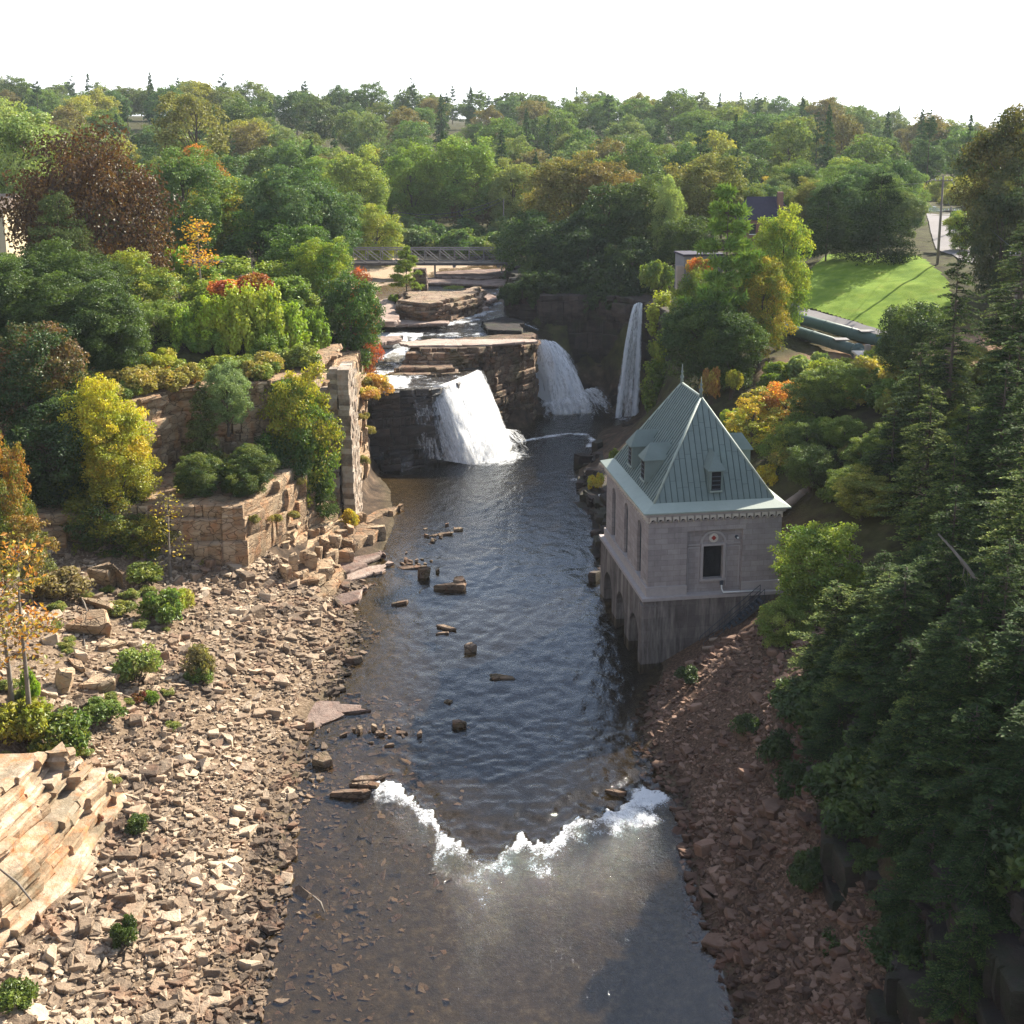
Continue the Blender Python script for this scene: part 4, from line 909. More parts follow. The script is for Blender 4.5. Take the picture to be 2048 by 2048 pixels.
low = [broadleaf(120 + i, 16, 11, 2600, .45, 34, .12, ('round', 'tall')[i % 2]) for i in range(3)]; VV, FF, TT, RR, nb_ = [], [], [], [], 0
for i, (px, py, z, h, w) in enumerate(FARMASS):
    me = low[i % 3][1]; co = np.zeros(len(me.vertices) * 3, np.float32); me.vertices.foreach_get('co', co); co = co.reshape(-1, 3)
    a_ = rf.uniform(0, 6.28); ca, sa = math.cos(a_), math.sin(a_); co = co * np.array([w / 11, w / 11, h / 16]); co = np.stack([co[:, 0] * ca - co[:, 1] * sa + px, co[:, 0] * sa + co[:, 1] * ca + py, co[:, 2] + z], 1)
    VV.append(co); FF.append(np.arange(len(co)).reshape(-1, 4) + nb_); nb_ += len(co); TT.append(np.clip(np.random.default_rng(i).normal(rf.random(), .15, len(co) // 4), 0, 1)); RR.append(np.clip(np.random.default_rng(i).normal(.5, .2, len(co) // 4), 0, 1))
fw = link('far_wood', mesh_np('far_wood', np.concatenate(VV), np.concatenate(FF), M['leaf'], {'tint': ('FACE', np.concatenate(TT)), 'rnd': ('FACE', np.concatenate(RR))})); fw.color = (.05, .075, .03, 1); fw['col2'] = [.10, .11, .045]
tag(fw, 'far-off wood along the top of the hill', 'wood', kind='stuff')

# ------------------------------------------------------------------ trees one can tell apart
G, YG, DG = (.06, .10, .018), (.19, .20, .025), (.028, .05, .014)
LIME = (.17, .22, .025); OR = (.26, .10, .02); RED = (.15, .03, .018); YEL = (.26, .2, .02); OLV = (.11, .10, .03); COP = (.032, .015, .008); GOLD = (.27, .18, .02)
# left plateau
tree('beech', 160, 255, 150, 285, COP, (.085, .04, .012), 'large copper-brown beech above the left cliff')
tree('yew', 105, 358, 138, 165, (.03, .045, .02), (.075, .08, .03), 'olive-green cedar standing in front of the copper-brown beech')
tree('oak1', 20, 190, 185, 190, (.10, .13, .05), (.17, .19, .08), 'pale grey-green tree at the edge behind the copper beech')
tree('locust', 360, 150, 232, 150, (.09, .085, .035), (.13, .12, .05), 'tall thin-leaved tree with dark bare limbs rising over the left woods')
tree('oak0', 365, 278, 196, 120, G, (.25, .085, .02), 'tree with a bright orange-red top between the copper beech and the green maples')
tree('oak2', 275, 330, 205, 150, (.045, .08, .016), (.09, .13, .03), 'dark green tree right behind the copper beech')
tree('oak3', 430, 330, 186, 150, G, (.20, .15, .02), 'green maple tinged orange left of the white pine')
tree('oak4', 510, 318, 200, 150, (.07, .09, .02), (.19, .17, .03), 'olive maple with yellow tips in the left woods')
tree('oak1', 490, 400, 168, 170, DG, (.06, .10, .02), 'big dark green maple shading the left lawn')
tree('oak0', 570, 430, 160, 150, DG, (.07, .11, .02), 'dark maple nearest the footbridge on the left plateau')
tree('pine0', 612, 355, 184, 130, (.03, .06, .02), (.06, .11, .03), 'dark white pine above the bridge end')
tree('oak2', 605, 440, 150, 110, G, YG, 'yellow-green maple leaning over the bridge end')
tree('oak3', 660, 510, 136, 125, DG, (.06, .10, .018), 'dark leafy tree hanging over the left cliff by the cascade', vbase=735)
tree('oak0', 672, 512, 140, 80, (.10, .045, .02), (.28, .06, .03), 'tree with a red crown behind the dark leafy tree by the cascade')
tree('oak4', 250, 468, 130, 150, (.07, .10, .025), (.20, .19, .03), 'yellow-topped tree below the copper beech')
tree('oak1', 190, 520, 124, 170, G, (.12, .14, .03), 'green tree in front of the olive cedar')
tree('oak2', 300, 560, 121, 130, (.07, .10, .025), (.13, .15, .04), 'grey-green tree at the cliff edge beside the lawn')
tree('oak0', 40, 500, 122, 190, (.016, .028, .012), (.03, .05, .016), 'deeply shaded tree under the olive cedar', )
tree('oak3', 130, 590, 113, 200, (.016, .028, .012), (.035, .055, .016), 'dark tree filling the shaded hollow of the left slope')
tree('shrub0', 335, 455, 160, 70, LIME, (.12, .2, .03), 'bright green young tree behind the picnic lawn', name='young_tree')
tree('shrub2', 408, 478, 158, 50, LIME, (.12, .2, .03), 'small bright green tree beside the stone shelter', name='young_tree')
tree('sapling0', 372, 420, 136, 60, GOLD, OR, 'thin half-bare tree with orange leaves at the lawn fence', name='bare_tree')
tree('dead', 475, 470, 138, 30, G, G, 'small leafless tree right of the lawn fence', name='bare_tree')
# creepers and shrubs on the left cliff edge
for i, (u, vt, vb, y, w, c1, c2, lb) in enumerate([
    (345, 575, 690, 119, 75, G, LIME, 'creeper trailing down at the left end of the cliff edge'),
    (400, 545, 680, 120, 90, YG, LIME, 'yellow-green creeper below the red sumac'),
    (455, 520, 690, 121, 110, YG, (.14, .17, .025), 'broad creeper dome over the middle of the cliff edge'),
    (505, 530, 700, 122, 105, (.11, .15, .02), YG, 'tall creeper dome right of the broad one'),
    (548, 555, 690, 124, 90, (.10, .14, .02), (.15, .19, .025), 'creeper curtain bending toward the dark leafy tree'),
    (590, 570, 690, 127, 75, (.08, .12, .02), (.13, .17, .025), 'creeper curtain nearest the dark leafy tree')]):
    tree('drape%d' % (i % 3), u, vt, y, w, c1, c2, lb, None, vb, name='creeper', cat='creeper')
tree('shrub1', 430, 520, 124, 90, RED, (.36, .12, .04), 'red sumac on top of the cliff edge', None, 565, name='shrub', cat='shrub')
tree('shrub2', 480, 512, 126, 70, RED, (.2, .14, .03), 'reddish sumac right of the large red one', None, 550, name='shrub', cat='shrub')
tree('shrub0', 315, 690, 110.5, 90, (.30, .20, .06), (.36, .17, .05), 'dry golden brush capping the pale cliff', None, 735, name='shrub', cat='shrub')
tree('shrub3', 345, 700, 110, 70, (.30, .14, .06), (.26, .2, .06), 'rusty grass tuft hanging on the pale cliff', None, 730, name='shrub', cat='shrub')
tree('shrub1', 300, 655, 112, 80, (.2, .17, .04), YG, 'yellow brush above the golden brush on the cliff', None, 700, name='shrub', cat='shrub')
tree('oak4', 425, 678, 106.5, 95, (.08, .11, .05), (.14, .17, .08), 'grey-green bushy tree in the cleft of the cliff', None, 820)
tree('cedar0', 375, 718, 104.5, 75, (.04, .055, .022), (.09, .09, .03), 'small dark cedar growing on the pale cliff', None, 880)
tree('oak1', 565, 690, 110, 150, (.055, .09, .016), (.25, .20, .025), 'maple turning yellow beside the ruined wall', None, 985)
tree('oak2', 535, 800, 108.5, 120, DG, (.05, .08, .016), 'dark lower maple under the yellowing one', None, 990)
tree('cedar1', 497, 825, 105, 85, (.035, .06, .016), (.09, .13, .025), 'rounded green cedar on the low cliff ledge', None, 980)
tree('cedar0', 600, 840, 110, 70, (.03, .05, .015), (.06, .08, .02), 'dark cedar at the right edge of the maple by the wall', None, 975)
tree('shrub2', 405, 850, 106.5, 60, (.2, .19, .05), (.28, .22, .08), 'pale dry bush in the cleft of the cliff', None, 890, name='shrub', cat='shrub')
tree('shrub1', 425, 880, 105.5, 50, (.22, .03, .03), (.2, .08, .04), 'crimson bush on the dark cliff recess', None, 930, name='shrub', cat='shrub')
tree('shrub3', 660, 960, 112, 40, GOLD, (.25, .22, .05), 'golden bush at the foot of the ruined wall', None, 1000, name='shrub', cat='shrub')
tree('shrub0', 705, 700, 133, 75, (.3, .17, .06), (.24, .2, .06), 'orange grass tuft on top of the orange cliff', None, 750, name='shrub', cat='shrub')
tree('shrub1', 690, 725, 128, 60, (.3, .16, .06), (.22, .2, .05), 'rusty brush behind the ruined wall', None, 755, name='shrub', cat='shrub')
# left slope near the rubble
tree('oak3', 60, 600, 101, 190, (.022, .04, .014), (.11, .055, .03), 'dark tree with reddish tips left of the yellow tree')
tree('oak0', 90, 760, 97, 190, (.018, .032, .012), (.04, .06, .018), 'dark green tree under the reddish-tipped one')
tree('oak4', 190, 705, 98, 145, (.16, .17, .022), (.34, .26, .025), 'bright yellow tree in front of the cliffs')
tree('oak2', 222, 800, 96.5, 140, (.15, .15, .02), (.31, .21, .02), 'golden lower tree beside the bright yellow one')
tree('oak1', 190, 900, 95, 170, (.03, .05, .014), (.17, .15, .02), 'shaded green tree with yellow lower boughs')
tree('oak2', 270, 960, 95, 110, (.05, .07, .016), (.24, .18, .02), 'low yellow-leaved tree at the foot of the cliff')
tree('oak0', -14, 815, 84, 120, (.07, .085, .02), (.20, .085, .02), 'orange-leaved tree at the left edge of the picture')
tree('sparse', 45, 965, 82, 120, (.08, .085, .025), (.17, .085, .025), 'thin tree with orange and green leaves over the talus')
tree('sapling0', 28, 1030, gp(28, 1385).y, 110, (.12, .11, .03), OR, 'taller of the two thin saplings standing in the talus', None, 1385, name='sapling')
tree('sapling1', -2, 1050, gp(2, 1330).y, 100, (.12, .11, .03), OR, 'thin sapling at the very left edge of the talus', None, 1330, name='sapling')
tree('sapling1', 312, 930, gp(312, 1092).y, 60, (.12, .11, .03), GOLD, 'pale leaning sapling at the foot of the low cliff', None, 1092, name='sapling')
for i, (u, vt, vb, y, w, c1, c2, lb) in enumerate([
    (312, 1105, 1182, 86.5, 95, (.055, .085, .02), (.12, .14, .03), 'bright green ferny bush in the middle of the talus'),
    (335, 1100, 1160, 88, 60, (.2, .18, .05), (.14, .17, .03), 'pale yellow bush behind the ferny bush'),
    (258, 1215, 1290, 79.5, 88, (.10, .13, .04), (.18, .17, .06), 'dull green bush above the flat tan rubble'),
    (378, 1215, 1285, 80.5, 60, (.11, .09, .05), (.15, .13, .05), 'brownish bush right of the dull green bush'),
    (375, 1250, 1290, 79, 52, (.08, .11, .03), (.13, .15, .04), 'low green bush under the brownish bush'),
    (45, 1310, 1400, 67.5, 120, (.10, .11, .02), (.17, .15, .025), 'yellow-green bush at the foot of the thin saplings'),
    (112, 1335, 1420, 66.8, 130, (.05, .075, .02), (.14, .14, .025), 'large green bush above the sloping ledges'),
    (140, 1368, 1420, 66, 55, YEL, YG, 'yellow bush at the right of the large green bush'),
    (185, 1318, 1360, 71, 95, (.055, .08, .02), (.09, .11, .025), 'low green ground plant by the plank-like slab'),
    (262, 1306, 1330, 75, 30, (.10, .02, .016), (.09, .06, .02), 'small crimson bush in the rubble'),
    (287, 1300, 1326, 75, 30, (.08, .12, .02), LIME, 'small green bush beside the crimson one'),
    (60, 1255, 1340, 73, 40, (.10, .15, .02), LIME, 'upright green creeper on the thin sapling'),
    (262, 1530, 1568, 60.5, 50, (.04, .06, .02), (.07, .09, .02), 'dark grassy tuft at the top of the sloping ledges'),
    (238, 1725, 1790, 51.5, 55, (.03, .045, .015), (.05, .07, .02), 'dark tuft at the lower edge of the sloping ledges'),
    (30, 1850, 1905, 46.8, 90, (.04, .06, .016), (.10, .12, .02), 'green bush in the bottom corner of the rubble'),
    (180, 1540, 1560, 60, 34, (.10, .02, .016), (.08, .04, .02), 'red creeper on the sloping ledges'),
    (15, 1660, 1720, 52, 50, (.10, .12, .02), YG, 'yellow-green tuft on the lower sloping ledges'),
    (225, 1130, 1160, 88, 60, (.09, .10, .03), (.15, .14, .04), 'dry bush behind the edge-standing slab'),
    (270, 1060, 1100, 93, 80, (.06, .08, .02), (.13, .13, .03), 'green bush under the low yellow-leaved tree'),
    (115, 1070, 1130, 88, 110, (.13, .10, .06), (.18, .13, .06), 'grey-brown brush at the top of the talus')]):
    p = gp(u, vb); y = p.y
    plant('shrub%d' % (i % 4), p.x, y, p.z - .1, max(.8, aty(u, vt, y).z - p.z), metres(w * 1.15, y), c1, c2, lb, None, 'shrub', 'shrub')
# low weeds between the stones
for i in range(34):
    y = rs.uniform(62, 90); x = rs.uniform(-30, -19) - (y - 62) * .18
    q = rs.uniform(.5, 1.3); plant('shrub%d' % rs.randrange(4), x, y, gz(x, y), q * .6, q * 1.4, (.09, .11, .03), (.17, .15, .05), 'small weed tuft between the talus stones', 'weed tufts of the talus', 'weed_tuft', 'weed')
# around the upper river and bridge
for i, (k, u, vt, y, w, c1, c2, lb) in enumerate([
    ('oak1', 672, 278, 246, 130, (.10, .13, .04), (.19, .2, .05), 'pale green poplar behind the left bridge end'),
    ('oak0', 705, 388, 232, 105, (.11, .14, .03), (.19, .18, .035), 'yellow-green willow right above the footbridge'),
    ('oak3', 640, 400, 226, 90, (.06, .10, .025), (.12, .15, .03), 'green tree left of the yellow-green willow'),
    ('oak2', 870, 246, 272, 130, (.08, .12, .03), (.14, .17, .04), 'large rounded green tree straight above the river'),
    ('oak4', 775, 270, 272, 110, (.08, .12, .025), (.13, .16, .03), 'tall green tree left of the rounded one above the river'),
    ('oak1', 968, 300, 268, 110, (.10, .12, .045), (.15, .15, .05), 'pale olive tree by the pole beyond the bridge'),
    ('oak0', 600, 300, 262, 120, (.06, .10, .03), (.12, .15, .03), 'green tree behind the dark white pine'),
    ('oak2', 555, 255, 285, 110, (.05, .08, .03), (.09, .13, .04), 'bluish green tree in the left woods')]):
    tree(k, u, vt, y, w, c1, c2, lb)
SH = 'shrubs along the far bank beyond the bridge'
for i in range(46):
    u = rf.uniform(735, 1000); y = rf.uniform(243, 266); p = aty(u, 450, y); h = rf.uniform(3, 6.5); j = rf.randrange(5)
    plant('shrub%d' % (i % 4), p.x, y, gz(p.x, y) - .2, h, h * rf.uniform(1.2, 1.7), GRN[j], GRN2[j], 'rounded green shrub on the far bank beyond the %s of the footbridge, %s' % ('left part' if u < 820 else 'middle' if u < 910 else 'right end', 'front row' if y < 251 else 'second row' if y < 259 else 'back row'), SH, 'shrub', 'shrub')
tree('pine1', 766, 470, 185, 62, (.09, .12, .03), (.16, .19, .04), 'small pale pine on the rock island', None, 566, name='pine_tree')
tree('shrub0', 745, 553, 184.5, 30, (.10, .14, .03), LIME, 'low bush at the foot of the island pine', None, 572, name='shrub', cat='shrub')
for i in range(12):
    u = rf.uniform(835, 905); y = rf.uniform(203, 212); p = aty(u, 535, y); plant('shrub%d' % (i % 4), p.x, y, gz(p.x, y), .9, 2.6, (.14, .16, .05), (.2, .2, .05), 'low green plant on the gravel below the footbridge', 'low plants on the gravel', 'weed_tuft', 'weed')
# dark clump above the right gorge wall
for i, (k, u, vt, y, w, c1, c2, lb) in enumerate([
    ('oak1', 1075, 288, 222, 160, (.07, .07, .025), (.14, .11, .04), 'tall brownish tree behind the dark gorge trees'),
    ('oak3', 1150, 300, 218, 140, (.08, .065, .025), (.15, .10, .04), 'brown-leaved tree right of the tall brownish one'),
    ('oak0', 1000, 400, 214, 130, (.03, .05, .018), (.06, .09, .025), 'dark tree beside the right bridge end'),
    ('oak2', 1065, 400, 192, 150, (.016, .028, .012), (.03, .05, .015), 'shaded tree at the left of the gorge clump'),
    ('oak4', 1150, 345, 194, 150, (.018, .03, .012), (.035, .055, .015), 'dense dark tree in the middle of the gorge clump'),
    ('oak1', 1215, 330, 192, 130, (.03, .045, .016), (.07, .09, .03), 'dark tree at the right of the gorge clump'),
    ('oak0', 1262, 335, 188, 60, (.12, .15, .06), (.18, .2, .08), 'pale creeper-covered tree at the right end of the gorge clump'),
    ('oak3', 1335, 285, 214, 140, (.08, .085, .03), (.14, .12, .04), 'olive tree behind the creeper-covered one'),
    ('oak2', 1300, 400, 182, 110, (.03, .045, .014), (.06, .08, .02), 'dark tree left of the concrete block'),
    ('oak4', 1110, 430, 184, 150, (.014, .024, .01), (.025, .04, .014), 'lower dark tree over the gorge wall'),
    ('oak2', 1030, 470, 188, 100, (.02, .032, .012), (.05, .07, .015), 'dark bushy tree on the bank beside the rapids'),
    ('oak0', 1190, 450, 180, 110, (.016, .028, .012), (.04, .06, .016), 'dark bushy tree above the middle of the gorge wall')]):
    tree(k, u, vt, y, w, c1, c2, lb)
for i, (u, vt, vb, y, w, c1, c2, lb) in enumerate([
    (1010, 500, 560, 182, 60, (.02, .032, .012), (.04, .06, .015), 'dark bush on the bank edge above the rapids'),
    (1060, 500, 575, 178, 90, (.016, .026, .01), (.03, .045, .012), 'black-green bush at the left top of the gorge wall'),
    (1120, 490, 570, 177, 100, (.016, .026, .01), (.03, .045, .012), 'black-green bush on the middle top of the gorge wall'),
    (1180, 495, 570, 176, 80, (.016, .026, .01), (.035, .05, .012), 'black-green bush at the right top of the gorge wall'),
    (1015, 540, 590, 180, 30, (.12, .15, .03), LIME, 'lime bush at the corner over the rapids'),
    (1238, 480, 560, 170, 70, (.05, .075, .018), (.12, .14, .03), 'green bush above the tall thin fall'),
    (1250, 545, 640, 163, 90, (.12, .13, .02), YG, 'yellow-green bush beside the lip of the tall thin fall'),
    (1262, 610, 720, 158, 100, (.09, .11, .02), YG, 'yellow-green bush halfway down beside the tall fall'),
    (1245, 670, 780, 154, 90, (.05, .075, .016), (.13, .15, .02), 'green bush low beside the tall fall'),
    (1285, 690, 800, 150, 90, (.03, .05, .014), (.06, .09, .02), 'dark bush behind the powerhouse ridge')]):
    tree('drape%d' % (i % 3) if i > 5 else 'shrub%d' % (i % 4), u, vt, y, w, c1, c2, lb, None, vb, name='shrub', cat='shrub')
# right plateau
tree('pine0', 1375, 372, 133, 160, (.05, .085, .025), (.10, .14, .03), 'large white pine in front of the steep-roofed house')
tree('oak1', 1480, 388, 141, 125, (.08, .12, .025), (.2, .2, .03), 'light green maple beside the lawn')
tree('oak0', 1440, 490, 134, 110, (.08, .10, .02), (.2, .14, .025), 'maple turning gold below the white pine')
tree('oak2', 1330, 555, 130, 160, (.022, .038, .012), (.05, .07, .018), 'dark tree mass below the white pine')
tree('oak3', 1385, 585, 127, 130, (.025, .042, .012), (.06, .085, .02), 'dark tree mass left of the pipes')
tree('oak4', 1310, 500, 142, 90, (.05, .08, .02), (.14, .14, .03), 'green tree before the concrete block')
tree('shrub1', 1320, 478, 144, 60, (.3, .09, .03), (.12, .12, .03), 'red-tinged bush before the concrete block', None, 530, name='shrub', cat='shrub')
tree('yew', 1665, 322, 170, 150, (.010, .018, .010), (.02, .03, .012), 'broad dark cedar standing on the lawn')
tree('yew', 1565, 345, 174, 110, (.012, .021, .011), (.025, .037, .014), 'narrower dark cedar left of the broad one')
tree('oak1', 1530, 335, 200, 70, (.08, .08, .03), (.13, .12, .04), 'brownish tree behind the narrower cedar')
tree('oak3', 1820, 395, 178, 70, (.08, .12, .025), (.2, .2, .03), 'light green tree by the road fence')
tree('oak2', 1700, 310, 262, 100, (.08, .12, .04), (.14, .16, .05), 'rounded green tree behind the broad cedar')
tree('oak0', 1600, 300, 268, 110, (.07, .11, .035), (.16, .17, .04), 'green tree on the slope behind the house')
tree('oak4', 1460, 330, 262, 80, (.12, .12, .03), (.3, .2, .03), 'yellowing tree behind the house roof')
tree('oak4', 1830, 330, 285, 110, (.14, .15, .05), (.22, .19, .05), 'pale yellow-green tree by the pond')
tree('oak3', 1780, 330, 300, 90, (.12, .14, .04), (.2, .18, .05), 'yellow-green tree left of the one by the pond')
tree('oak0', 1920, 208, 150, 190, (.028, .034, .012), (.075, .06, .02), 'tall dark tree rising at the right edge behind the fence')
tree('oak1', 1900, 330, 140, 130, (.02, .03, .012), (.05, .05, .018), 'dark tree under the tall one at the right edge')
# hillside between the pipes and the powerhouse
for i, (k, u, vt, vb, y, w, c1, c2, lb) in enumerate([
    ('shrub0', 1345, 685, 760, 121, 50, (.16, .08, .03), (.18, .15, .03), 'orange and yellow bush behind the powerhouse roof'),
    ('shrub1', 1385, 690, 740, 121, 36, (.17, .15, .025), (.13, .14, .025), 'yellow bush right behind the powerhouse finials'),
    ('sparse', 1420, 745, 890, 112, 110, (.15, .16, .03), (.30, .2, .03), 'yellow-green thin tree right of the powerhouse roof'),
    ('sparse', 1480, 715, 880, 114, 120, (.14, .15, .04), (.38, .14, .03), 'thin tree with an orange patch beyond the powerhouse'),
    ('shrub2', 1450, 745, 775, 113, 45, (.22, .08, .02), (.2, .1, .02), 'bright orange bush beyond the powerhouse'),
    ('shrub3', 1540, 700, 780, 119, 120, (.14, .15, .05), (.2, .18, .06), 'pale dry brush below the pipes'),
    ('shrub0', 1600, 715, 790, 118, 110, (.17, .17, .05), (.22, .17, .06), 'tan brush below the concrete pier'),
    ('shrub1', 1530, 660, 720, 125, 90, (.09, .12, .05), (.15, .17, .07), 'grey-green bush at the edge of the bare soil'),
    ('oak2', 1590, 790, 900, 107, 130, (.08, .13, .02), (.17, .22, .03), 'bright green leafy tree on the slope above the powerhouse'),
    ('shrub2', 1660, 740, 800, 112, 80, (.10, .12, .03), (.2, .18, .04), 'green bush under the road end of the pipes'),
    ('oak0', 1500, 800, 950, 106, 120, (.06, .09, .02), (.18, .18, .03), 'green tree close behind the powerhouse eave'),
    ('shrub3', 1390, 770, 830, 117, 80, (.10, .13, .03), YG, 'yellow-green bush beside the powerhouse ridge'),
    ('shrub0', 1450, 870, 930, 104, 60, YEL, (.2, .18, .03), 'golden bush beside the pipes to the powerhouse'),
    ('shrub1', 1125, 890, 925, 114, 36, (.2, .19, .04), GOLD, 'yellow bush at the water side of the powerhouse'),
    ('shrub2', 1160, 845, 880, 120, 30, (.06, .08, .02), YG, 'small bush on the dark shore ledges')]):
    tree(k, u, vt, y, w, c1, c2, lb, None, vb, name='shrub' if k[0:2] == 'sh' else 'tree', cat='shrub' if k[0:2] == 'sh' else 'tree')
# big hemlocks and trees of the right slope
HD, HL = (.014, .025, .012), (.05, .068, .024)  # hemlock body and tip colours, lowered: slope shade is put into them
HD2, HL2 = (.024, .04, .015), (.11, .125, .04)  # brighter pair for some hemlocks: sunlight on boughs put into the colour
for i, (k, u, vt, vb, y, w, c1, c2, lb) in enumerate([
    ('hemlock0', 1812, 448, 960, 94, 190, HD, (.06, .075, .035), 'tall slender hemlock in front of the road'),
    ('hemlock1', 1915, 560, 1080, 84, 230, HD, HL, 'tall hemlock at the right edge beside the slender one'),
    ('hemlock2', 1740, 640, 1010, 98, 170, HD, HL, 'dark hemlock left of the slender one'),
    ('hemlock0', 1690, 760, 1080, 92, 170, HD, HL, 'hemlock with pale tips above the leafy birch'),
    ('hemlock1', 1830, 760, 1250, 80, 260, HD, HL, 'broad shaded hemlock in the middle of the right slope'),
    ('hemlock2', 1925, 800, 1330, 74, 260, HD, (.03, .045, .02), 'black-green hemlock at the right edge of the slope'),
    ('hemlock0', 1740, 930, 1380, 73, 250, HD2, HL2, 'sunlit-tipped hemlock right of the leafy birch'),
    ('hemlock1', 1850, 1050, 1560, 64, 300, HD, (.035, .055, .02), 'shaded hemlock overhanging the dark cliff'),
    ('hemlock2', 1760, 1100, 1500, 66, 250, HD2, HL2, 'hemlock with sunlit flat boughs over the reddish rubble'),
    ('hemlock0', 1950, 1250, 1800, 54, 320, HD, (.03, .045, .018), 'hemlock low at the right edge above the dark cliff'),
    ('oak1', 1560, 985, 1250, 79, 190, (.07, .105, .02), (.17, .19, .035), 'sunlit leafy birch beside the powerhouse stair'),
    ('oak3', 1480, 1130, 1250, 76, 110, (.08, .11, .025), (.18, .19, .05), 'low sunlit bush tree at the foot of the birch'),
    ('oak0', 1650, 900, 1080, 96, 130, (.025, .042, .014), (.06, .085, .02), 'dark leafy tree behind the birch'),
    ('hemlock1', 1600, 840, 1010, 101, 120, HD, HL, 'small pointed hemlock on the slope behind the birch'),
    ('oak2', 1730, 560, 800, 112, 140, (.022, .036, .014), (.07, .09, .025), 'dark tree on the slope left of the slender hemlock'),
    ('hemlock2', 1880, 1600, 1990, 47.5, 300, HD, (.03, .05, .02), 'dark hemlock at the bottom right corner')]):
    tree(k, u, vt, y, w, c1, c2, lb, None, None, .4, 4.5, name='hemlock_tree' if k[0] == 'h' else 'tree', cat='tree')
for i, (u, vt, vb, y, w, lb) in enumerate([(1300, 1255, 1290, 77, 60, 'sparse bush at the powerhouse foot on the rubble'), (1410, 1345, 1390, 67, 70, 'dark bush at the top of the reddish rubble'), (1475, 1380, 1450, 62, 110, 'large dark bush against the dark cliff'),
    (1510, 1440, 1520, 58.5, 110, 'dark bush beneath the large one on the cliff'), (1540, 1600, 1680, 52, 110, 'dark ferny bush low on the dark cliff'), (1600, 1750, 1830, 48, 120, 'dark bush near the bottom of the dark cliff'), (1690, 1560, 1640, 52, 110, 'ivy-dark bush in the middle of the dark cliff')]):
    tree('shrub%d' % (i % 4), u, vt, y, w, (.02, .032, .012), (.04, .055, .018), lb, None, vb, name='shrub', cat='shrub')
# leaning dead trunk
mb = MB(); a_, b_ = aty(1932, 1250, 56), aty(1770, 1010, 62)
mb.tube([a_ + (b_ - a_) * t + Vector((0, 0, .6 * math.sin(t * 3))) for t in np.linspace(-.2, 1, 8)], [.2 * (1 - .75 * t) for t in np.linspace(0, 1, 8)], 7)
lt = thing('dead_trunk', 'bare leaning trunk with dead twigs across the dark right slope', 'tree')
mb.build('trunk', M['bark_pale'], lt, True)
mb = MB(); r_ = np.random.default_rng(3)
for i in range(16):
    t = r_.uniform(.0, .8); p = a_ + (b_ - a_) * t + Vector((0, 0, .6 * math.sin(t * 3))); e = p + Vector((r_.normal() * .9 - .5, r_.normal() * .5 - .3, -abs(r_.normal()) * 1.5 - .3))
    limb(mb, p, e, .03, .008, r_, .08, 4, 4)
mb.build('twigs', M['bark_pale'], lt, True)

# the wood continues over the slope right of the river, shading the cliff and rubble
rk = random.Random(21)
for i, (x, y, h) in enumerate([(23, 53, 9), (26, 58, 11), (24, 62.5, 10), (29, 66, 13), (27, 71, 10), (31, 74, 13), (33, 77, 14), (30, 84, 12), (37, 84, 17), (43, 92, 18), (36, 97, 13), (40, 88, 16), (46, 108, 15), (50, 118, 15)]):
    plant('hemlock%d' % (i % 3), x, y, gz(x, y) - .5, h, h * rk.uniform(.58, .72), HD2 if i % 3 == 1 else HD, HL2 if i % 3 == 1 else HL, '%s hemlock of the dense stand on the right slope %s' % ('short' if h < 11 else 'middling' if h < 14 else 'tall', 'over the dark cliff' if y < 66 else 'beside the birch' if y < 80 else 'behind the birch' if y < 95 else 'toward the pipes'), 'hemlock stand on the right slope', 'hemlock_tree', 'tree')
def cliff_z(x, y): return max(gz(x, y), min(12.0, 2.6 + (x - 15.2) / .55) if y < 64.5 else 0)
for i in range(60):
    y = rk.uniform(40, 66); t = rk.random(); x = 16.0 + t * 7 - (.5 if y < 50 else 0); q = rk.uniform(1.2, 3.2)
    plant('shrub%d' % (i % 4), x, y, cliff_z(x, y) - .1, q * .9, q * 1.5, (.022, .036, .013), (.05, .07, .02), ('dark fern clump %s of the right cliff %s' % (('low on a step', 'on a middle step', 'on a top step')[int(t * 2.99)], 'near its bottom end' if y < 49 else 'in its middle' if y < 58 else 'near the powerhouse end')), 'fern clumps on the right cliff', 'fern', 'fern')
# understory filling the left slope between cliff edge and woods
for i in range(40):
    u, v_, y = rk.uniform(-20, 215), rk.uniform(560, 700), 0
    y = rk.uniform(104, 124); p = aty(u, v_, y); g_ = gz(p.x, y); h = rk.uniform(5, 9)
    plant('oak%d' % (i % 5), p.x, y, g_ - .6, h, h * rk.uniform(.75, .9), (.025, .04, .013), (.06, .085, .02), 'shaded undergrowth tree %s of the steep left slope %s' % ('low on the face' if y < 111 else 'at the top', 'at the picture edge' if u < 55 else 'under the olive cedar' if u < 130 else 'beside the yellow tree'), 'undergrowth of the left slope')
for i in range(26):
    y = rk.uniform(118, 150); x = rk.uniform(-34, -20) - (y - 118) * .1; h = rk.uniform(3, 6)
    plant('drape%d' % (i % 3), x, y, gz(x, y) - .3, h, h * rk.uniform(1.1, 1.5), (.07, .105, .02), (.15, .17, .03), 'green thicket bush %s behind the left cliff edge' % ('close' if y < 128 else 'a little way' if y < 139 else 'well'), 'thicket behind the left cliff edge', 'shrub', 'shrub')
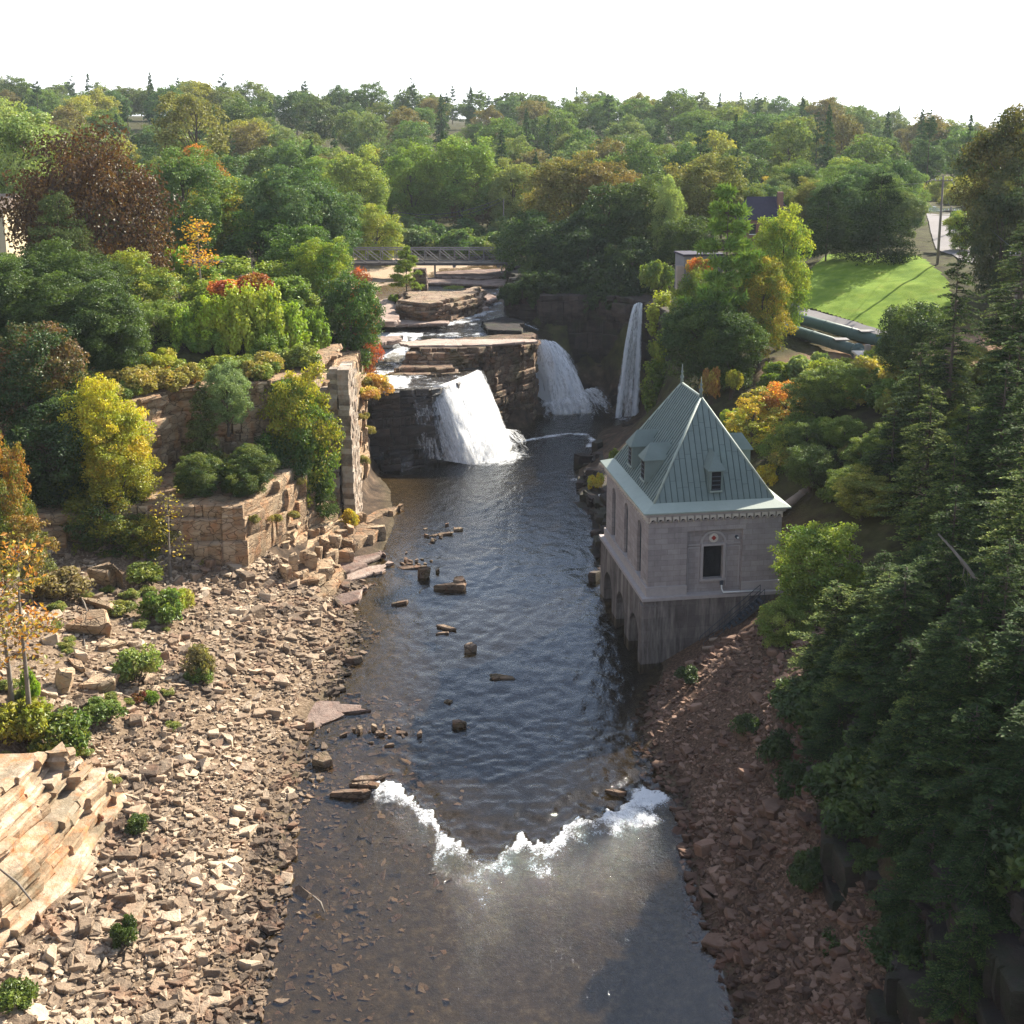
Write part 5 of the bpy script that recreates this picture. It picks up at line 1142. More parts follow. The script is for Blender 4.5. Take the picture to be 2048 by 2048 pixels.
for i in range(30):
    y = rk.uniform(176, 262); x = rk.uniform(20, 60) + (y - 176) * .3; h = rk.uniform(8, 14)
    if abs(x - np.interp(y, [165, 180, 200, 225, 250], [64.5, 66, 72, 80, 88])) < 7 or y < 190 and x > 40 or y < 215 and x < 50: continue
    j = i % 5; plant('oak%d' % (i % 5), x, y, gz(x, y) - .6, h, h * rk.uniform(.7, .85), GRN[j], GRN2[j], 'green tree of the grove %s behind the cedars' % ('just' if y < 215 else 'farther' if y < 240 else 'deep'), 'grove behind the cedars')
for i in range(40):
    y = rk.uniform(100, 128); x = rk.uniform(14, 38) + (y - 100) * .1; h = rk.uniform(1.4, 3.2); c = rk.choice([((.12, .13, .03), YG), ((.06, .09, .02), (.13, .15, .03)), ((.16, .15, .05), (.25, .18, .05)), ((.05, .08, .018), (.1, .13, .02))])
    plant('shrub%d' % (i % 4), x, y, gz(x, y) - .1, h, h * 1.5, c[0], c[1], '%s bush of the mixed thicket behind the powerhouse, %s' % ('low' if h < 2.1 else 'tall', 'near the water' if x < 21 else 'midway up' if x < 30 else 'toward the pipes'), 'thicket behind the powerhouse', 'shrub', 'shrub')
for i in range(26):
    u = rk.uniform(-30, 640); y = rk.uniform(165, 250); p = aty(u, 400, y); h = rk.uniform(11, 17); j = i % 5
    if p.x > -26 - (y > 200) * 12: continue
    plant('oak%d' % (i % 5), p.x, y, gz(p.x, y) - .6, h, h * rk.uniform(.65, .85), GRN[j], GRN2[j], 'green tree of the wood %s behind the %s' % ('close' if y < 195 else 'farther' if y < 222 else 'deep', 'copper beech' if u < 220 else 'picnic lawn' if u < 430 else 'dark maples'), 'wood behind the left plateau')

for i, (x, y, h, w, c1, c2, lb) in enumerate([(-27, 98.5, 2.2, 3.6, (.06, .08, .02), (.16, .15, .03), 'dry bush on the low cliff behind its bright corner'), (-37.5, 97, 3.0, 4.2, (.04, .06, .016), (.10, .11, .02), 'dark bush on the low cliff under the yellow trees'),
    (-24.5, 101, 2.6, 3.8, (.03, .045, .014), (.07, .08, .02), 'shaded bush in the recess above the low cliff'), (-34, 97.5, 3.2, 4.5, (.05, .07, .018), (.2, .16, .025), 'yellowing bush at the left top of the low cliff'), (-22.6, 99.5, 1.4, 2.2, (.13, .11, .05), (.2, .15, .06), 'brown brush at the edge of the low cliff corner')]):
    plant('shrub%d' % (i % 4), x, y, 8.7, h, w, c1, c2, lb, None, 'shrub', 'shrub')

# dark growth hanging over the top of the gorge wall and bench
for i in range(22):
    t = i / 21; x = -.5 + 19 * t; y = 177.5 - 3 * t + rk.uniform(-1, 1); h = rk.uniform(3, 5.5)
    plant('drape%d' % (i % 3), x, y, 13.2 + rk.uniform(-.8, .6), h, h * rk.uniform(1.0, 1.4), (.014, .024, .010), (.03, .045, .013), 'dark creeper hanging over the rim of the shaded gorge wall', 'creepers on the gorge rim', 'creeper', 'creeper')
for i in range(8):
    x = rk.uniform(-30, -22); y = rk.uniform(98, 103); h = rk.uniform(2, 4.5)
    plant('oak%d' % (i % 5), x, y, 8.2, h, h * .9, (.03, .05, .014), (.09, .10, .02), 'small bushy tree on top of the low cliff', 'bushy growth on the low cliff')

for i in range(34):
    y = rk.uniform(42, 70); x = rk.uniform(17.5, 26); h = rk.uniform(3, 7.5)
    plant('hemlock%d' % (i % 3), x, y, cliff_z(x, y) - .3, h, h * rk.uniform(.8, 1.1), HD2 if i % 3 == 0 else HD, HL2 if i % 3 == 0 else HL if i % 2 else (.03, .045, .018), ('young hemlock on the %s of the right cliff %s' % ('edge' if x < 20.5 else 'rim' if x < 23 else 'wooded top', 'near the bottom corner' if y < 50 else 'over its middle' if y < 60 else 'near the powerhouse')), 'young hemlocks on the cliff rim', 'hemlock_tree', 'tree')

for i in range(36):
    y = rk.uniform(88, 110); x = rk.uniform(24, 42); h = rk.uniform(2, 5); c = rk.choice([((.06, .085, .02), (.12, .14, .03)), ((.04, .06, .018), (.08, .10, .025)), ((.10, .11, .03), (.19, .17, .04))])
    plant(('oak%d' % (i % 5)) if h > 3.2 else 'shrub%d' % (i % 4), x, y, gz(x, y) - .2, h, h * rk.uniform(.9, 1.2), c[0], c[1], '%s leafy growth %s the slope right of the powerhouse' % ('low' if h < 3.2 else 'tall', 'low on' if x < 30 else 'midway up' if x < 36 else 'high on'), 'leafy growth right of the powerhouse', 'bush', 'bush')

# dry tufts on the ledges of the tan cliffs
for i, (x, y, z) in enumerate([(-31.2, 107, 12), (-30.4, 109.5, 14.2), (-31.8, 105, 10), (-25.5, 113.6, 13), (-22.5, 114.2, 12), (-20.4, 99.5, 6), (-19.6, 103.5, 5), (-21.6, 96.4, 7), (-19.3, 106, 7.5), (-15.7, 124, 9), (-15.9, 129, 6), (-16.3, 132, 11), (-15.6, 121, 5), (-16.6, 136, 12.5), (-28, 94.6, 6.2), (-33, 93.3, 4.8), (-25.5, 94.7, 3.9)]):
    q = rk.uniform(.7, 1.6)
    plant('shrub%d' % (i % 4), x, y, z, q * .8, q * 1.3, (.12, .11, .04), (.2, .15, .05), 'dry tuft growing from a ledge of the tan cliffs', 'dry tufts on the tan cliffs', 'grass_tuft', 'grass tuft')

# scrub along the top of the pale cliff
for i in range(46):
    t = rk.random(); x = -40 + 20 * t; yf = float(np.interp(x, [-41, -33.4, -32.2, -29.8, -26.5, -23.5, -21.2, -20], [99.5, 100.2, 102.5, 106.8, 108.4, 109.6, 111.4, 114.5])); y = yf + rk.uniform(1.2, 8); h = rk.uniform(1.0, 2.6); c = rk.choice([((.15, .13, .04), (.22, .15, .05)), ((.09, .11, .03), (.16, .16, .03)), ((.06, .085, .02), (.12, .14, .03))])
    plant('shrub%d' % (i % 4), x, y, 16.0, h, h * 1.6, c[0], c[1], 'scrub bush on top of the pale cliff, %s, %s' % ('at its edge' if y - yf < 3.5 else 'back from its edge', 'above the yellow tree' if t < .4 else 'above the cedar' if t < .7 else 'near the ruined wall'), 'scrub on top of the pale cliff', 'shrub', 'shrub')

for i, (x, y, h) in enumerate([(17.2, 40, 4.5), (18.6, 42.5, 5.5), (17.4, 45, 4.2), (19.4, 46.5, 6.5), (17.8, 48.5, 5), (20.6, 44, 6), (18.3, 51, 5.5), (20.2, 50, 6.5), (17.6, 54, 4.8), (21.5, 47.5, 7), (19.3, 54.5, 6), (16.9, 57.5, 4.2), (18.8, 58.5, 5.5), (17.9, 61.5, 5)]):
    plant('hemlock%d' % (i % 3), x, y, cliff_z(x, y) - .4, h, h * rk.uniform(.95, 1.25), HD, HL if i % 3 == 0 else (.035, .05, .02), 'hemlock clinging to the face of the right cliff, %s, %s' % ('low' if x < 18 else 'middle' if x < 20 else 'high', 'bottom end' if y < 46 else 'centre' if y < 54 else 'upper end'), 'hemlocks clinging to the right cliff', 'hemlock_tree', 'tree')
# ------------------------------------------------------------------ waterfalls
def fall_mat(name, dens, col=(.97, .98, .99)):
    m, n, l = nmat(name)
    v = attr(n, 'uvw').outputs['Vector']
    mp = n.new('ShaderNodeMapping'); mp.inputs['Scale'].default_value = (1.0, .13, 1); l.new(v, mp.inputs['Vector'])
    f = noise(n, l, 2.6, 7, .7, mp.outputs['Vector'], .4)
    mp2 = n.new('ShaderNodeMapping'); mp2.inputs['Scale'].default_value = (1.0, .35, 1); l.new(v, mp2.inputs['Vector'])
    f2 = noise(n, l, 7, 5, .7, mp2.outputs['Vector'])
    d = attr(n, 'dens').outputs['Fac']
    k = mathn(n, l, 'ADD', mathn(n, l, 'MULTIPLY', f, .7), mathn(n, l, 'MULTIPLY', f2, .35))
    al = ramp(n, l, mathn(n, l, 'ADD', k, mathn(n, l, 'MULTIPLY', d, dens)), [(.74, 0.), (1.0, 1.)])
    bp = n.new('ShaderNodeBump'); bp.inputs['Strength'].default_value = .7; bp.inputs['Distance'].default_value = .5; l.new(k, bp.inputs['Height'])
    va = n.new('ShaderNodeVectorMath'); va.operation = 'ADD'; l.new(bp.outputs['Normal'], va.inputs[0]); va.inputs[1].default_value = (0, 0, 1.1)   # droplets scatter all ways: soften the sheet's normal
    vn = n.new('ShaderNodeVectorMath'); vn.operation = 'NORMALIZE'; l.new(va.outputs[0], vn.inputs[0])
    df = n.new('ShaderNodeBsdfDiffuse'); df.inputs['Color'].default_value = col + (1,); l.new(vn.outputs[0], df.inputs['Normal'])
    tl = n.new('ShaderNodeBsdfTranslucent'); tl.inputs['Color'].default_value = col + (1,)
    x = n.new('ShaderNodeMixShader'); x.inputs[0].default_value = .4; l.new(df.outputs[0], x.inputs[1]); l.new(tl.outputs[0], x.inputs[2])
    tr = n.new('ShaderNodeBsdfTransparent')
    y = n.new('ShaderNodeMixShader'); l.new(al, y.inputs[0]); l.new(tr.outputs[0], y.inputs[1]); l.new(x.outputs[0], y.inputs[2])
    o = n.new('ShaderNodeOutputMaterial'); l.new(y.outputs[0], o.inputs['Surface']); return m
M['fall'] = fall_mat('falling_water', .62)
M['veil'] = fall_mat('veil_water', .42)
def fall_sheet(lip, foot, seed, nu=70, nt=60, back=0., lumps=.22, dens=None, power=.62, leap=.0):
    """water leaving the lip polyline and landing on the foot polyline in a parabola"""
    lip = np.array(lip, float); foot = np.array(foot, float)
    def sample(P, t):
        k = np.linspace(0, 1, len(P)); return np.stack([np.interp(t, k, P[:, i]) for i in range(3)], 1)
    u = np.linspace(0, 1, nu); A, B = sample(lip, u), sample(foot, u)
    t = np.linspace(0, 1, nt); vs = []; uv = []; dn = []
    for j, tj in enumerate(t):
        hor = A[:, :2] + (B[:, :2] - A[:, :2]) * tj ** power
        z = A[:, 2] + (B[:, 2] - A[:, 2]) * tj ** 1.0 - 0
        z = A[:, 2] + (B[:, 2] - A[:, 2]) * (tj ** 1.15)
        wob = (vnoise(u * 9 + seed, np.full(nu, tj * 3.0), seed) - .5) * 2 * lumps * (.3 + tj) + (vnoise(u * 26 + seed, np.full(nu, tj * 7.0), seed + 3) - .5) * lumps
        dx = B[:, :2] - A[:, :2]; dl = dx / np.maximum(np.linalg.norm(dx, axis=1, keepdims=True), .2)
        hor = hor + dl * (wob - back)[:, None]
        vs.append(np.column_stack([hor, z + (vnoise(u * 14, np.full(nu, tj * 9.0), seed + 5) - .5) * lumps * .5]))
        uv.append(np.column_stack([u * np.linalg.norm(lip[-1] - lip[0]) + seed * 7, np.full(nu, tj * 10), np.zeros(nu)]))
        e = np.minimum(1, np.minimum(u, 1 - u) * 9)
        dn.append((dens(u, tj) if dens else np.ones(nu)) * (.35 + .65 * e))
    return np.concatenate(vs), grid_faces(nt, nu), np.concatenate(uv), np.concatenate(dn)
def waterfall(label, sheets, mat):
    root = thing('waterfall', label, 'waterfall')
    for s_ in sheets:
        v_, f, uv, dn = s_
        me = mesh_np('water_sheet', v_, f, mat, {'dens': ('POINT', dn)}, True)
        a = me.attributes.new('uvw', 'FLOAT_VECTOR', 'POINT'); a.data.foreach_set('vector', uv.astype(np.float32).ravel())
        link('water_sheet', me, root)
    return root
lip1 = [(-13.8, 139.6, 9.0), (-10.6, 140.3, 9.02), (-8.6, 141.6, 9.05), (-7.0, 144.2, 9.1), (-5.2, 147.8, 9.15), (-4.2, 149.9, 9.2)]
ft1 = [(-12.6, 138.9, 1.2), (-9.4, 138.8, .6), (-5.4, 139.0, -.1), (-3.0, 141.0, -.1), (-1.3, 144.2, -.1), (-.1, 147.2, -.1)]
d1 = lambda u, t: np.interp(u, [0, .25, .42, .55, 1], [.34, .38, .75, 1.15, 1.25]) + .25 * t * (u > .4)
waterfall('bright white waterfall pouring over the black ledge', [fall_sheet(lip1, ft1, 1, dens=lambda u, t: d1(u, t) * 1.1, power=1.1, lumps=.12), fall_sheet(lip1, ft1, 2, dens=lambda u, t: d1(u, t) * .95, back=-.35, power=1.1, lumps=.2), fall_sheet(lip1, ft1, 3, dens=lambda u, t: d1(u, t) * .6, back=-.7, lumps=.35, power=1.15)], M['fall'])
lip2 = [tuple(p) for p in (aty(1000, 640, 164.5), aty(1012, 639, 166), aty(1025, 641, 167.5), aty(1040, 644, 169))]
lip2 = [(x, y, z) for x, y, z in lip2]
ft2 = [(at(1015, 778, 0).x, 165.5, -.1), (at(1045, 782).x, 163.5, -.1), (at(1078, 780).x, 163.5, -.1), (at(1112, 772).x, 165.5, -.1)]
d2 = lambda u, t: .95 + .12 * t + 0 * u
waterfall('broad shaded waterfall curving off the rock block', [fall_sheet(lip2, ft2, 5, 50, 60, dens=d2, lumps=.3), fall_sheet(lip2, ft2, 6, 50, 60, dens=d2, back=.5, lumps=.3), fall_sheet(lip2, ft2, 7, 50, 60, dens=lambda u, t: d2(u, t) * .7, back=-.4, lumps=.55)], M['fall'])
lip3 = [tuple(aty(1196, 574, 165)), tuple(aty(1205, 571, 165.6)), tuple(aty(1213, 573, 166.2))]
ft3 = [tuple(aty(1157, 790, 160.5)), tuple(aty(1180, 786, 161.2)), tuple(aty(1207, 783, 162))]
d3 = lambda u, t: np.where((u < .3) | (u > .72), 1.25, .85) * (1 - .12 * t)
waterfall('tall thin waterfall on the shaded gorge wall', [fall_sheet(lip3, ft3, 8, 36, 80, dens=d3, lumps=.25, power=.75), fall_sheet(lip3, ft3, 9, 36, 80, dens=lambda u, t: d3(u, t) * .9, back=.35, lumps=.3, power=.75)], M['veil'])
casc = [([(-18.3, 163.2, 11.1), (-14.2, 162.6, 11.0)], [(-17.9, 160.9, 10.1), (-13.7, 160.2, 10.1)], 'upper step of the left cascade'), ([(-18.0, 158.2, 10.3), (-13.4, 157.6, 10.2)], [(-17.7, 155, 9.2), (-13.6, 154.4, 9.2)], 'lower step of the left cascade'),
        ([(-16.3, 138.3, 1.9), (-15.1, 138.4, 1.8)], [(-16.0, 137, .7), (-14.8, 137, .6)], 'small spill at the left end of the low black steps'), ([(-13.6, 137.2, 1.1), (-11.8, 137.5, 1.1)], [(-13.2, 135.4, .0), (-11.4, 135.9, .0)], 'small spill over the middle of the low black steps')]
for i, (a_, b_, lb) in enumerate(casc):
    dd = .85 if i < 2 else .5
    waterfall('white ' + lb, [fall_sheet(a_, b_, 20 + i, 40, 20, lumps=.15, dens=lambda u, t: np.full_like(u, dd)), fall_sheet(a_, b_, 30 + i, 40, 20, lumps=.2, back=.2, dens=lambda u, t: np.full_like(u, dd * .85))], M['fall'] if i < 2 else M['veil'])

waterfall('spray thrown up at the foot of the bright waterfall', [fall_sheet([(-6.6, 140.6, 2.6), (-3.6, 142, 3.0), (-1.4, 144.6, 2.8), (-.2, 147, 2.2)], [(-6.8, 136.6, -.1), (-2.2, 137.0, -.1), (2.0, 141.2, -.1), (3.2, 146, -.1)], 41, 50, 24, lumps=.5, dens=lambda u, t: .85 - .5 * t + 0 * u)], M['veil'])
waterfall('spray thrown up at the foot of the broad shaded waterfall', [fall_sheet([(ft2[0][0], 165, 1.6), (ft2[2][0], 164.5, 2.6), (ft2[3][0] + 1, 166.5, 3.4)], [(ft2[0][0] - .5, 161, -.1), (ft2[2][0] + 1, 160, -.1), (ft2[3][0] + 4.5, 163, -.1)], 43, 50, 24, lumps=.5, dens=lambda u, t: .95 - .5 * t + 0 * u)], M['veil'])
# ------------------------------------------------------------------ the powerhouse
def stone_wall_mat(name, c1, c2, streak=0., bw=1.0, bh=.42):
    m, n, l = nmat(name)
    v = coords(n, l, (1, 1, 1), 'Object')
    # courses follow z; vertical joints follow the longer horizontal axis
    sx = n.new('ShaderNodeSeparateXYZ'); l.new(v, sx.inputs[0])
    cb = n.new('ShaderNodeCombineXYZ'); l.new(mathn(n, l, 'ADD', sx.outputs['X'], sx.outputs['Y']), cb.inputs['X']); l.new(sx.outputs['Z'], cb.inputs['Y'])
    br = n.new('ShaderNodeTexBrick'); l.new(cb.outputs[0], br.inputs['Vector']); br.inputs['Scale'].default_value = 1
    br.inputs['Brick Width'].default_value = bw; br.inputs['Row Height'].default_value = bh; br.inputs['Mortar Size'].default_value = .012
    br.inputs['Color1'].default_value = (0, 0, 0, 1); br.inputs['Color2'].default_value = (1, 1, 1, 1); br.inputs['Mortar'].default_value = (.1, .1, .1, 1); br.inputs['Bias'].default_value = 0
    f = noise(n, l, 1.3, 5, .6, v); f2 = noise(n, l, 9, 4, .6, v)
    k = mathn(n, l, 'ADD', mathn(n, l, 'MULTIPLY', f, .6), mathn(n, l, 'ADD', mathn(n, l, 'MULTIPLY', br.outputs['Color'], .22), mathn(n, l, 'MULTIPLY', f2, .2)))
    c = mixcol(n, l, ramp(n, l, k, [(.3, 0.), (.7, 1.)]), c1, c2)
    c = mixcol(n, l, mathn(n, l, 'MULTIPLY', br.outputs['Fac'], .45), c, tuple(q * .55 for q in c1))
    if streak:
        st = ramp(n, l, noise(n, l, 1.6, 6, .7, coords(n, l, (1, 1, .12), 'Object')), [(.45, 0.), (.7, 1.)])
        c = mixcol(n, l, mathn(n, l, 'MULTIPLY', st, streak), c, (.42, .37, .33))
        st2 = ramp(n, l, noise(n, l, 1.1, 6, .7, coords(n, l, (1.3, 1.3, .16), 'Object')), [(.5, 0.), (.68, 1.)])
        c = mixcol(n, l, mathn(n, l, 'MULTIPLY', st2, streak), c, (.05, .045, .042))
    h = mathn(n, l, 'SUBTRACT', f2, mathn(n, l, 'MULTIPLY', br.outputs['Fac'], .8))
    principled(n, l, c, .9, h, .45, .03, spec=.2); return m
M['ph_wall'] = stone_wall_mat('powerhouse_stone', (.27, .23, .22), (.43, .375, .355), .16)
M['ph_base'] = stone_wall_mat('powerhouse_base', (.10, .085, .08), (.2, .17, .155), .7, 2.2, .9)
M['ph_trim'] = plain('powerhouse_trim', (.42, .37, .35), .9, .2, 3)
M['copper'] = plain('green_copper', (.165, .205, .188), .62, .22, 1.2, 0, .35, .2)
M['copper_lt'] = plain('pale_green_copper', (.32, .365, .315), .6, .15, 1.5, 0, .35, .2)
M['black'] = plain('interior_shade', (.012, .012, .014), .8, .2)  # near-black sheets and discs stand in for the shade inside openings
M['glass'] = plain('dark_glass', (.03, .035, .04), .12, .2, 2, 0, .6, .05)
M['iron'] = plain('painted_iron', (.06, .07, .085), .6, .3, 6)
M['white_paint'] = plain('white_paint', (.78, .78, .76), .5, .08)
M['red'] = plain('red_enamel', (.35, .04, .03), .5, .2)
M['cream'] = plain('cream_stone', (.62, .55, .47), .8, .1)
M['timber'] = plain('weathered_timber', (.28, .21, .16), .9, .3, 5)
PW, PL = 10.3, 13.5
PH = thing('powerhouse', 'stone powerhouse with a steep green copper roof standing in the river', 'building', (10.1, 85.0, 0), math.atan2(.152, .988))
def arch_wall(mb, axis_, fixed, thick, a0, a1, z0, z1, ops, batter=None):
    """wall in the plane axis_='x' (runs along x at y=fixed) or 'y'; ops: (centre, width, sill, spring) with round heads"""
    def P(s, d, z):
        return (s, fixed + d, z) if axis_ == 'x' else (fixed + d, s, z)
    def blk(s0, s1, zb0, zb1, zt0, zt1):
        if zt0 - zb0 < 1e-4 and zt1 - zb1 < 1e-4: return
        mb.hexa([P(s0, 0, zb0), P(s1, 0, zb1), P(s0, thick, zb0), P(s1, thick, zb1), P(s0, 0, zt0), P(s1, 0, zt1), P(s0, thick, zt0), P(s1, thick, zt1)])
    cur = a0
    for c, w, sill, spr in sorted(ops):
        blk(cur, c - w / 2, z0, z0, z1, z1)
        if sill > z0: blk(c - w / 2, c + w / 2, z0, z0, sill, sill)
        N = 12; xs = [c - w / 2 * math.cos(math.pi * i / N) for i in range(N + 1)]
        for i in range(N):
            h0 = spr + math.sqrt(max(0, (w / 2) ** 2 - (xs[i] - c) ** 2)); h1 = spr + math.sqrt(max(0, (w / 2) ** 2 - (xs[i + 1] - c) ** 2))
            blk(xs[i], xs[i + 1], h0, h1, z1, z1)
        cur = c + w / 2
    blk(cur, a1, z0, z0, z1, z1)
# base with tailrace arches
mb = MB(); bz = 5.0; e = .35
arch_wall(mb, 'y', -e, .7, -e, PL + e, -1.5, bz, [(2.4, 2.7, -1.5, 1.5), (6.7, 2.7, -1.5, 1.5), (11.0, 2.7, -1.5, 1.5)])
mb.box(-e + .7, PW + e, -e, .4, -1.5, bz); mb.box(PW + e - .7, PW + e, .4, PL + e, -1.5, bz); mb.box(-e + .7, PW + e - .7, PL + e - .7, PL + e, -1.5, bz)
mb.box(-e + .7, PW + e - .7, .4, PL + e - .7, 3.6, 4.2)
mb.box(-e - .18, .75, -e - .12, .3, -1.5, bz - .35)
base = mb.build('base', M['ph_base'], PH)
mb = MB()
for c in (2.4, 6.7, 11.0): mb.box(.6, .7, c - 1.6, c + 1.6, -1.5, 3.4)
mb.build('tailrace', M['black'], base)  # black sheets behind the arches, painted for the dark within
mb = MB(); mb.box(-e - .15, PW + e + .15, -e - .15, PL + e + .15, 4.98, 5.22); mb.box(-.14, 3.0, -.14, 0, 5.2, 5.95); mb.box(7.3, PW + .14, -.14, 0, 5.2, 5.95); mb.box(-.14, 0, 0, PL + .14, 5.2, 5.95)
mb.build('ledge_band', M['ph_trim'], PH)
# walls
RX0, RX1, RZ1 = 2.99, 7.3, 10.15
mb = MB(); wz1 = 11.7
mb.box(0, RX0, 0, .8, 5.1, wz1); mb.box(RX1, PW, 0, .8, 5.1, wz1); mb.box(RX0, RX1, 0, .8, RZ1, wz1)
mb.box(PW - .6, PW, .8, PL, 5.1, wz1); mb.box(.6, PW - .6, PL - .6, PL, 5.1, wz1)
arch_wall(mb, 'y', 0, .6, .8, PL, 5.1, wz1, [(2.6, 1.15, 6.0, 9.75), (6.75, 1.15, 6.0, 9.75), (10.9, 1.15, 6.0, 9.75)])
wall = mb.build('wall', M['ph_wall'], PH)
DX0, DX1, DZ0, DZ1 = 4.32, 5.86, 6.25, 8.85
mb = MB(); mb.box(RX0, DX0, .28, .8, 5.1, RZ1); mb.box(DX1, RX1, .28, .8, 5.1, RZ1); mb.box(DX0, DX1, .28, .8, 5.1, DZ0); mb.box(DX0, DX1, .28, .8, DZ1, RZ1)
mb.build('recess_panel', M['ph_wall'], PH)
mb = MB()
for x0, x1 in ((RX0 + .12, DX0 - .28), (DX1 + .28, RX1 - .12)):
    mb.box(x0, x1, .22, .28, 8.92, 9.02); mb.box(x0, x1, .235, .28, 8.70, 8.76)
    mb.box(x0, x0 + .07, .24, .28, 5.6, 8.7); mb.box(x1 - .07, x1, .24, .28, 5.6, 8.7)
mb.build('recess_moulding', M['ph_trim'], PH)
mb = MB(); mb.box(DX0 - .2, DX0, .16, .34, DZ0, DZ1); mb.box(DX1, DX1 + .2, .16, .34, DZ0, DZ1); mb.box(DX0 - .2, DX1 + .2, .16, .34, DZ1, DZ1 + .18); mb.box(DX0 - .26, DX1 + .26, .08, .34, DZ0 - .16, DZ0)
dr = mb.build('door', M['ph_trim'], PH)
mb = MB(); mb.box(DX0, DX1, .62, .7, DZ0, DZ1); mb.build('dark_backing', M['black'], dr)  # black sheet across the doorway stands in for the unlit room
dc = (DX0 + DX1) / 2
mb = MB(); N = 18; r0, r1 = .86, 1.02
for i in range(N):
    a0, a1 = math.pi * i / N, math.pi * (i + 1) / N
    P8 = [(dc + r * math.cos(a), y, DZ1 + .18 + r * math.sin(a)) for y in (.19, .28) for r in (r0, r1) for a in (a0, a1)]
    mb.hexa(P8)
mb.build('arch', M['ph_trim'], PH)
def disc(cx, cy, cz, r, t, n=24, sq=0):
    b = MB(); ring = [(cx + r * math.cos(2 * math.pi * i / n + sq), cz + r * math.sin(2 * math.pi * i / n + sq)) for i in range(n)]
    vs = [(x, cy, z) for x, z in ring] + [(x, cy + t, z) for x, z in ring]
    b.add(vs, [tuple(range(n)), tuple(range(2 * n - 1, n - 1, -1))] + [(i, n + i, n + (i + 1) % n, (i + 1) % n) for i in range(n)]); return b
md = disc(dc, .17, DZ1 + .62, .36, .1).build('medallion', M['cream'], PH)
disc(dc, .15, DZ1 + .62, .2, .04, 4).build('diamond', M['red'], md)
lm = disc(RX1 - .42, .1, 9.45, .13, .2, 12).build('lamp', M['iron'], PH); disc(RX1 - .36, .07, 9.42, .08, .03, 12).build('lens', M['white_paint'], lm)
# tall arched windows of the river side
for c in (2.6, 6.75, 10.9):
    w = MB(); w.box(.3, .38, c - .56, c + .56, 6.02, 10.3); wi = w.build('window', M['glass'], PH)
    q = MB(); q.box(.22, .3, c - .58, c - .5, 6.02, 9.9); q.box(.22, .3, c + .5, c + .58, 6.02, 9.9); q.box(.23, .3, c - .03, c + .03, 6.02, 10.25); q.box(.24, .3, c - .5, c + .5, 9.68, 9.76)
    for zz_ in (6.95, 7.85, 8.75): q.box(.25, .3, c - .5, c + .5, zz_, zz_ + .05)
    q.build('frame', M['iron'], wi)
    q = MB(); q.box(-.16, .3, c - .75, c + .75, 5.86, 6.01); q.build('sill', M['ph_trim'], wi)
# corbel table: a row of small arches under the eave
mb = MB(); mb.box(-.2, PW + .2, -.2, 0, 11.42, 11.72); mb.box(-.2, 0, 0, PL + .2, 11.42, 11.72); mb.build('cornice', M['ph_trim'], PH)
cb = MB(); N = 10; r = .23
for i in range(N):
    a0, a1 = math.pi * i / N, math.pi * (i + 1) / N
    cb.hexa([(x_, y, z_) for y in (-.24, -.003) for (x_, z_) in ((-r * math.cos(a0), -.42 + r * math.sin(a0)), (-r * math.cos(a1), -.42 + r * math.sin(a1)))] + [(x_, y, 0) for y in (-.24, -.003) for x_ in (-r * math.cos(a0), -r * math.cos(a1))])
for sx in (-1, 1): cb.hexa([(sx * q, y, z_) for z_, y0 in ((-.5, -.1), (-.42, -.17)) for y in (y0, -.003) for q in (r, .285)])
cme = cb.mesh('corbel', M['cream'])
for i in range(18): link('corbel', cme, PH, ((i + .5) * PW / 18, 0, 11.42))
for i in range(23): link('corbel', cme, PH, (0, (i + .5) * PL / 23, 11.42), (0, 0, -math.pi / 2))
dot = disc(0, -.03, 0, .13, .03, 4).mesh('corbel_hole_shade', M['black'])  # black discs painted for the shade inside the corbel holes
for i in range(18): link('corbel_hole_shade', dot, PH, ((i + .5) * PW / 18, 0, 11.14))
# roof: flared eave, seamed sheets on the slopes
EZ, OV, FZ, FI, RZ = 11.72, .5, 12.28, .62, 19.3
RY0, RY1 = 4.55, 9.6
eo = [(-OV, -OV), (PW + OV, -OV), (PW + OV, PL + OV), (-OV, PL + OV)]
ei = [(FI - .1, FI - .1), (PW - FI + .1, FI - .1), (PW - FI + .1, PL - FI + .1), (FI - .1, PL - FI + .1)]
mb = MB(); vs = [(x, y, EZ) for x, y in eo] + [(x, y, EZ + .1) for x, y in eo] + [(x, y, FZ) for x, y in ei] + [(x, y, EZ - .02) for x, y in ei]
fs = []
for i in range(4):
    j = (i + 1) % 4; fs += [(i, j, 4 + j, 4 + i), (4 + i, 4 + j, 8 + j, 8 + i), (j, i, 12 + i, 12 + j)]
mb.add(vs, fs); eave = mb.build('eave', M['copper_lt'], PH)
A0, A1 = Vector((PW / 2, RY0, RZ)), Vector((PW / 2, RY1, RZ))
ci = [Vector((x, y, FZ - .02)) for x, y in ei]
slopes = [('front', ci[0], ci[1], A0, A0), ('side', ci[1], ci[2], A1, A0), ('back', ci[2], ci[3], A1, A1), ('river', ci[3], ci[0], A0, A1)]
mb = MB()
for nm, p, q, tq, tp in slopes:
    mb.add([p, q, tq, tp] if tq != tp else [p, q, tq], [(0, 1, 2, 3)] if tq != tp else [(0, 1, 2)])
M['copper_dk'] = plain('dark_copper_joint', (.07, .10, .09), .7, .2, 2)
roof = mb.build('roof', M['copper_dk'], PH)
rr_ = random.Random(8)
